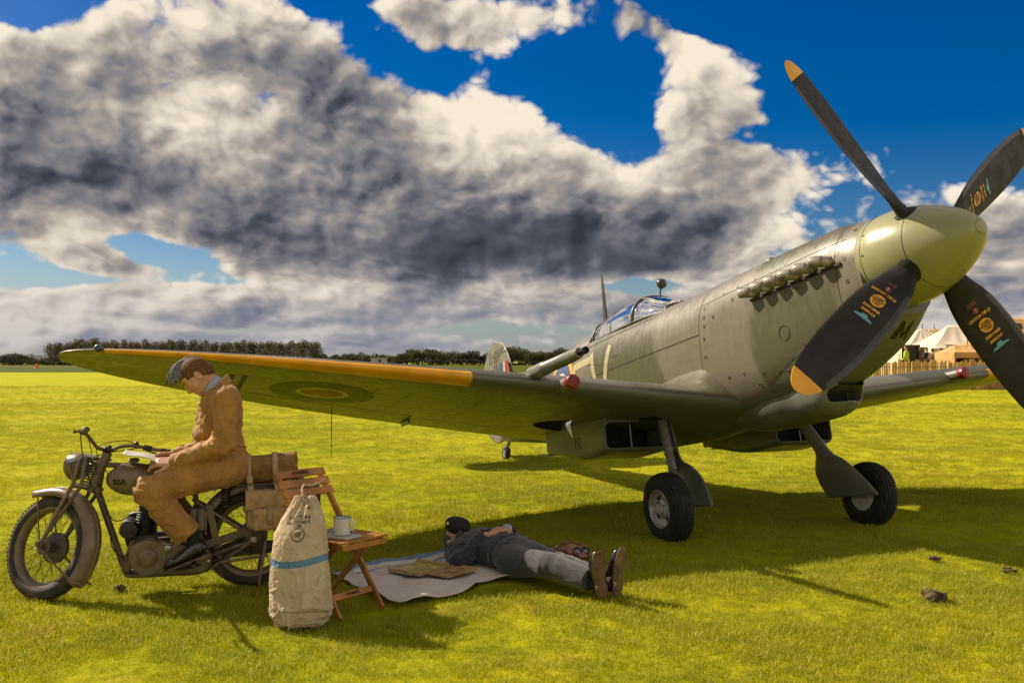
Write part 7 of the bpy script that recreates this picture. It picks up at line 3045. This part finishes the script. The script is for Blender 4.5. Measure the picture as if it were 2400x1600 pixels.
def build_marker():
    x, y = px_ground(86, 190), 190
    o = obj('marker_cone', MB().lathe([(.62, 0), (.62, .06), (.42, .10), (.12, .95), (.05, 1.05)], (0, 0, 0), (0, 0, 1), 20), mat('orange_marker', (1.0, .22, .02), .5, var=.05), None, 40)
    o.location = (x, y, 0)
    tag(o, 'orange runway marker cone at the far left', 'cone')
    obj('band', MB().lathe([(.30, .40), (.25, .52)], (0, 0, 0), (0, 0, 1), 20), mat('marker_band', (.9, .5, .3), .5), o)
    x, y = px_ground(888, 300), 300
    h = empty('field_hut', (x, y, 0))
    tag(h, 'small white hut beyond the middle of the wing', 'hut')
    obj('wall', MB().box((0, 0, 1.2), (2.4, 1.5, 1.2)), mat('hut_white', (.75, .73, .68), .7), h)
    obj('roof', MB().box((0, 0, 2.52), (2.7, 1.8, .12)), mat('hut_roof', (.5, .48, .44), .7), h)
    obj('door', MB().box((.5, -1.52, 1.0), (.45, .03, 1.0)), mat('hut_door', (.15, .14, .12), .7), h)


build_marker()


# ------------------------------------------------------------------ the camp on the right: tents, paling fence, visitors
def canvas_roof(apex, ridge, ex, ey, ze, sag, n=17):
    """hipped canvas roof: apex height, half ridge length, half eaves, eave height; hangs in a slack curve with seam ribs"""
    rows = []
    for i in range(n):
        t = i / (n - 1)
        row = []
        for j in range(65):
            a = 2 * math.pi * j / 64
            ca, sa = math.cos(a), math.sin(a)
            m = max(abs(ca), abs(sa))
            ux, uy = ca / m, sa / m
            e = np.array([ux * ex, uy * ey])
            k = np.array([np.clip(ux, -1, 1) * ridge, 0.0])
            p = k * (1 - t) + e * t
            z = apex + (ze - apex) * t - sag * math.sin(math.pi * t) + .05 * sag * math.cos(16 * a) * math.sin(math.pi * t) * 4
            row.append((p[0], p[1], z))
        rows.append(row)
    return grid_mesh(rows)


def build_camp():
    CREAM = mat('cream_tent_canvas', (1.0, .86, .66), .8, var=.04, scale=.8, bump=.2, bscale=3)
    TAN = mat('tan_tent_canvas', (.80, .46, .17), .85, var=.12, scale=.7, bump=.3, bscale=3, dirt=(.5, .27, .10), dirt_scale=.9, dirt_lo=.5)
    TAN2 = mat('pale_tan_canvas', (.88, .66, .34), .85, var=.08, scale=.7)
    POLE = mat('tent_pole', (.35, .22, .11), .7)
    WALLD = mat('tent_inside', (.10, .08, .06), .9, var=.3, scale=1)

    def tent(u, Y, apex, ridge, ex, ey, ze, m, label, walls=True, wall_m=None, rot=0.0, flags=False):
        x = px_ground(u, Y)
        r_ = empty('tent', (x, Y, .545), rot)
        tag(r_, label, 'tent')
        ro = obj('roof', canvas_roof(apex, ridge, ex, ey, ze, .12 * (apex - ze)), m, r_, 40)
        thick(ro, .03)
        obj('valance', grid_mesh([[(px * ex * 1.005, py * ey * 1.005, z) for px, py in ((-1, -1), (1, -1), (1, 1), (-1, 1), (-1, -1))] for z in (ze + .02, ze - .28)]), m, r_, 0)
        if walls:
            for q, (a, b) in enumerate((((-ex, ey), (ex, ey)), ((-ex, -ey), (-ex, ey)), ((ex, -ey), (ex, ey)))):
                g = [[(a[0] + (b[0] - a[0]) * t * .97, a[1] + (b[1] - a[1]) * t * .97 + .04 * math.sin(t * 60), z) for t in np.linspace(0, 1, 40)] for z in (0, ze - .05)]
                obj('side_wall', grid_mesh(g), wall_m or m, r_, 40)
        for a in (-1, 1):
            for b in (-1, 1):
                obj('corner_pole', MB().tube([(a * ex * .98, b * ey * .98, 0), (a * ex * .98, b * ey * .98, ze)], .045, 8), POLE, r_)
                obj('guy_rope', MB().tube([(a * ex, b * ey, ze), (a * (ex + 1.1), b * (ey + 1.3), 0)], .012, 5), POLE, r_)
        obj('mast_tip', MB().tube([(0, 0, apex - .1), (0, 0, apex + .35)], .03, 6), POLE, r_)
        return r_
    hz = lambda v, Y: (846 - v) / 2194.79 * Y + 1.44 - .55
    Y = 62
    tent(2162, Y, hz(770, Y), .15, 2.15, 2.2, hz(820, Y), CREAM, 'cream marquee with a pointed roof right of the letter M')
    Y = 70
    tent(2190, Y, hz(770, Y), .25, 2.3, 2.0, hz(812, Y), TAN2, 'pale tan pointed tent peeping out behind the cream marquees')
    Y = 58
    tent(2246, Y, hz(762, Y), .6, 2.7, 2.4, hz(818, Y), CREAM, 'large cream marquee left of the low propeller blade')
    Y = 50
    tent(2268, Y, hz(808, Y), .7, 1.25, 1.2, hz(826, Y), TAN, 'low tan tent standing just behind the paling fence')
    Y = 50
    t = tent(2480, Y, hz(744, Y), 3.4, 4.6, 3.0, hz(828, Y), TAN, 'big tan ridge tent at the right frame edge')
    # a patched panel and dark window flaps in the big tent's roof
    for dx, dz, w_, h_ in ((-2.9, .55, .30, .16), (-1.9, .62, .28, .15)):
        zz = hz(744, Y) - dz
        obj('roof_flap', MB().box((dx, -1.05 - (dz - .4) * 1.2, zz + .05), (w_, .05, h_), np.array(Matrix.Rotation(R(-35), 3, 'X'))), WALLD, t)
    # stalls and counters under the marquee
    for k, (u, Yk, w_, z0, z1, c) in enumerate([(2135, 57, .55, 0, 1.9, (.05, .05, .045)), (2166, 57, .45, .0, 1.75, (.22, .15, .09)), (2188, 57, .40, .0, 1.7, (.08, .07, .06)), (2212, 57, .35, .5, 1.9, (.6, .56, .5)), (2228, 57, .4, 0, 1.6, (.10, .07, .06))]):
        b_ = empty('stall_board', (px_ground(u, Yk), Yk - .3 * k, .545))
        tag(b_, ['dark stall board at the left end of the camp', 'brown display panel behind the yellow jacket', 'dark display panel in the middle of the camp', 'pale notice board under the big marquee', 'dark crate stack right of the pale notice board'][k], 'stall')
        obj('panel', MB().box((0, 0, (z0 + z1) / 2), (w_, .04, (z1 - z0) / 2), None, .01), mat('stall_%d' % k, c, .8, var=.4, scale=3), b_)
        for sg in (-1, 1):
            obj('leg', MB().tube([(sg * w_ * .9, .05, 0), (sg * w_ * .9, .05, z1)], .03, 6), POLE, b_)

    # split-chestnut paling fence
    PALE_ = [mat('paling_%d' % k, c, .8, var=.25, scale=4, stretch=(1, 1, .2), bump=.3, bscale=20) for k, c in enumerate(((1.0, .62, .20), (.84, .47, .13), (1.0, .72, .28)))]
    fe = empty('paling_fence', (px_ground(2150, 48), 48, 0))
    tag(fe, 'split wooden paling fence in front of the tents', 'fence')
    r = random.Random(5)
    pm = []
    for k in range(6):
        h0 = r.uniform(1.38, 1.58)
        w0 = r.uniform(.035, .052)
        V = []
        rings = []
        for t in (0, .3, .6, 1.0):
            o_ = r.uniform(-.012, .012)
            rings.append([(o_ + w0 * a * r.uniform(.8, 1.05), b * .02, h0 * t) for a, b in ((-1, -1), (1, -1), (1, 1), (-1, 1))])
        me = MB().rings(rings).mesh('pale')
        me.materials.append(PALE_[k % 3])
        pm.append(me)
    x = px_ground(2015, 48) - fe.location.x
    x_end = px_ground(2480, 48) - fe.location.x
    n = 0
    while x < x_end and n < 130:
        o = bpy.data.objects.new('pale', pm[r.randrange(6)])
        COL.objects.link(o)
        o.parent = fe
        o.location = (x, .25 * math.sin(x * .6), 0)
        o.rotation_euler = (0, r.uniform(-.03, .03), r.uniform(-.4, .4))
        x += r.uniform(.082, .108)
        n += 1
    for z in (.35, 1.15):
        pts = [(q, .25 * math.sin(q * .6) - .025, z) for q in np.linspace(px_ground(2015, 48) - fe.location.x, x, 40)]
        obj('binding_wire', MB().tube(pts, .008, 5), ENG, fe)

    # visitors behind the fence
    def visitor(u, Y, hgt, top_c, leg_c, hat, label, face=0.0):
        s = hgt / 1.75
        x = px_ground(u, Y)

        def body(q):
            d = s_cap(q, (0, .10, .90), (0, .09, .08), .085, .055)
            d = smin(d, s_cap(q, (0, -.10, .90), (0, -.09, .08), .085, .055), .03)
            d = smin(d, s_ell(q, (0, 0, 1.02), (.12, .17, .14)), .05)
            d = smin(d, s_ell(q, (0, 0, 1.25), (.125, .19, .22)), .06)
            for g in (-1, 1):
                d = smin(d, s_cap(q, (0, g * .19, 1.40), (.03, g * .25, 1.12), .055, .045), .03)
                d = smin(d, s_cap(q, (.03, g * .25, 1.12), (.16, g * .20, .95), .043, .033), .03)
                d = smin(d, s_ell(q, (.20, g * .19, .91), (.05, .025, .04)), .02)
                d = smin(d, s_cap(q, (0, g * .09, .05), (.14, g * .10, .03), .045, .035), .02)
            d = smin(d, s_cap(q, (0, 0, 1.42), (.01, 0, 1.55), .055, .05), .03)
            d = smin(d, s_ell(q, (.01, 0, 1.62), (.092, .075, .115)), .02)
            return smin(d, s_cap(q, (.095, 0, 1.62), (.105, 0, 1.59), .010, .014), .01)
        o = obj('person', sdf_mesh(body, (-.22, -.36, -.02), (.32, .36, 1.76), .024), SKIN, None, 180)
        o.scale = (s, s, s)
        o.location = (x, Y, .548)
        o.rotation_euler = (0, 0, face)
        tag(o, label, 'person')
        cloth = lambda nm, z0, z1, g, c: obj(nm, sdf_mesh(lambda q: np.maximum(np.maximum(body(q) - g, z0 - q[:, 2]), q[:, 2] - z1), (-.24, -.38, z0 - .05), (.34, .38, z1 + .05), .024), mat('cloth_%s_%d' % (nm, int(u)), c, .85, var=.15), o, 180)
        cloth('top', .92, 1.46, .018, top_c)
        cloth('trousers', .06, .95, .014, leg_c)
        if hat:
            obj('hat', MB().lathe([(.165, 1.68), (.17, 1.69), (.10, 1.70), (.095, 1.78), (.06, 1.80), (.001, 1.80)], (0, 0, 0), (0, 0, 1), 20), mat('hat_%d' % int(u), hat, .8), o, 40)
        else:
            obj('hair', sdf_mesh(lambda q: np.maximum(s_ell(q, (-.012, 0, 1.645), (.10, .084, .112)), q[:, 0] * .7 - (q[:, 2] - 1.62) - .0), (-.13, -.12, 1.5), (.13, .12, 1.8), .016), HAIR_B, o, 180)
    HAIR_B = mat('dark_hair', (.06, .04, .025), .7, var=.2)
    visitor(2124, 52.0, 1.78, (.62, .85, .02), (.05, .05, .07), None, 'visitor in a bright yellow jacket behind the fence', 2.6)
    visitor(2172, 54.0, 1.68, (.05, .045, .05), (.05, .05, .06), None, 'visitor in dark clothes under the left marquee', -1.2)
    visitor(2186, 53.0, 1.62, (.20, .10, .07), (.06, .05, .05), None, 'visitor in a reddish brown top under the marquee', .6)
    visitor(2205, 54.0, 1.66, (.04, .04, .05), (.04, .04, .05), None, 'dark-clothed visitor in the middle of the camp crowd', 2.0)
    visitor(2220, 53.0, 1.72, (.05, .03, .07), (.05, .05, .06), None, 'taller dark-clothed visitor left of the low tan tent', -2.2)
    visitor(2254, 50.0, 1.70, (.09, .03, .09), (.08, .06, .06), (.88, .74, .46), 'visitor in dark purple with a straw hat by the fence', 1.2)
    visitor(2276, 49.6, 1.58, (.80, .70, .50), (.30, .25, .18), (.85, .78, .60), 'visitor in cream with a pale hat beside the propeller blade', -1.8)


build_camp()
build_grass()
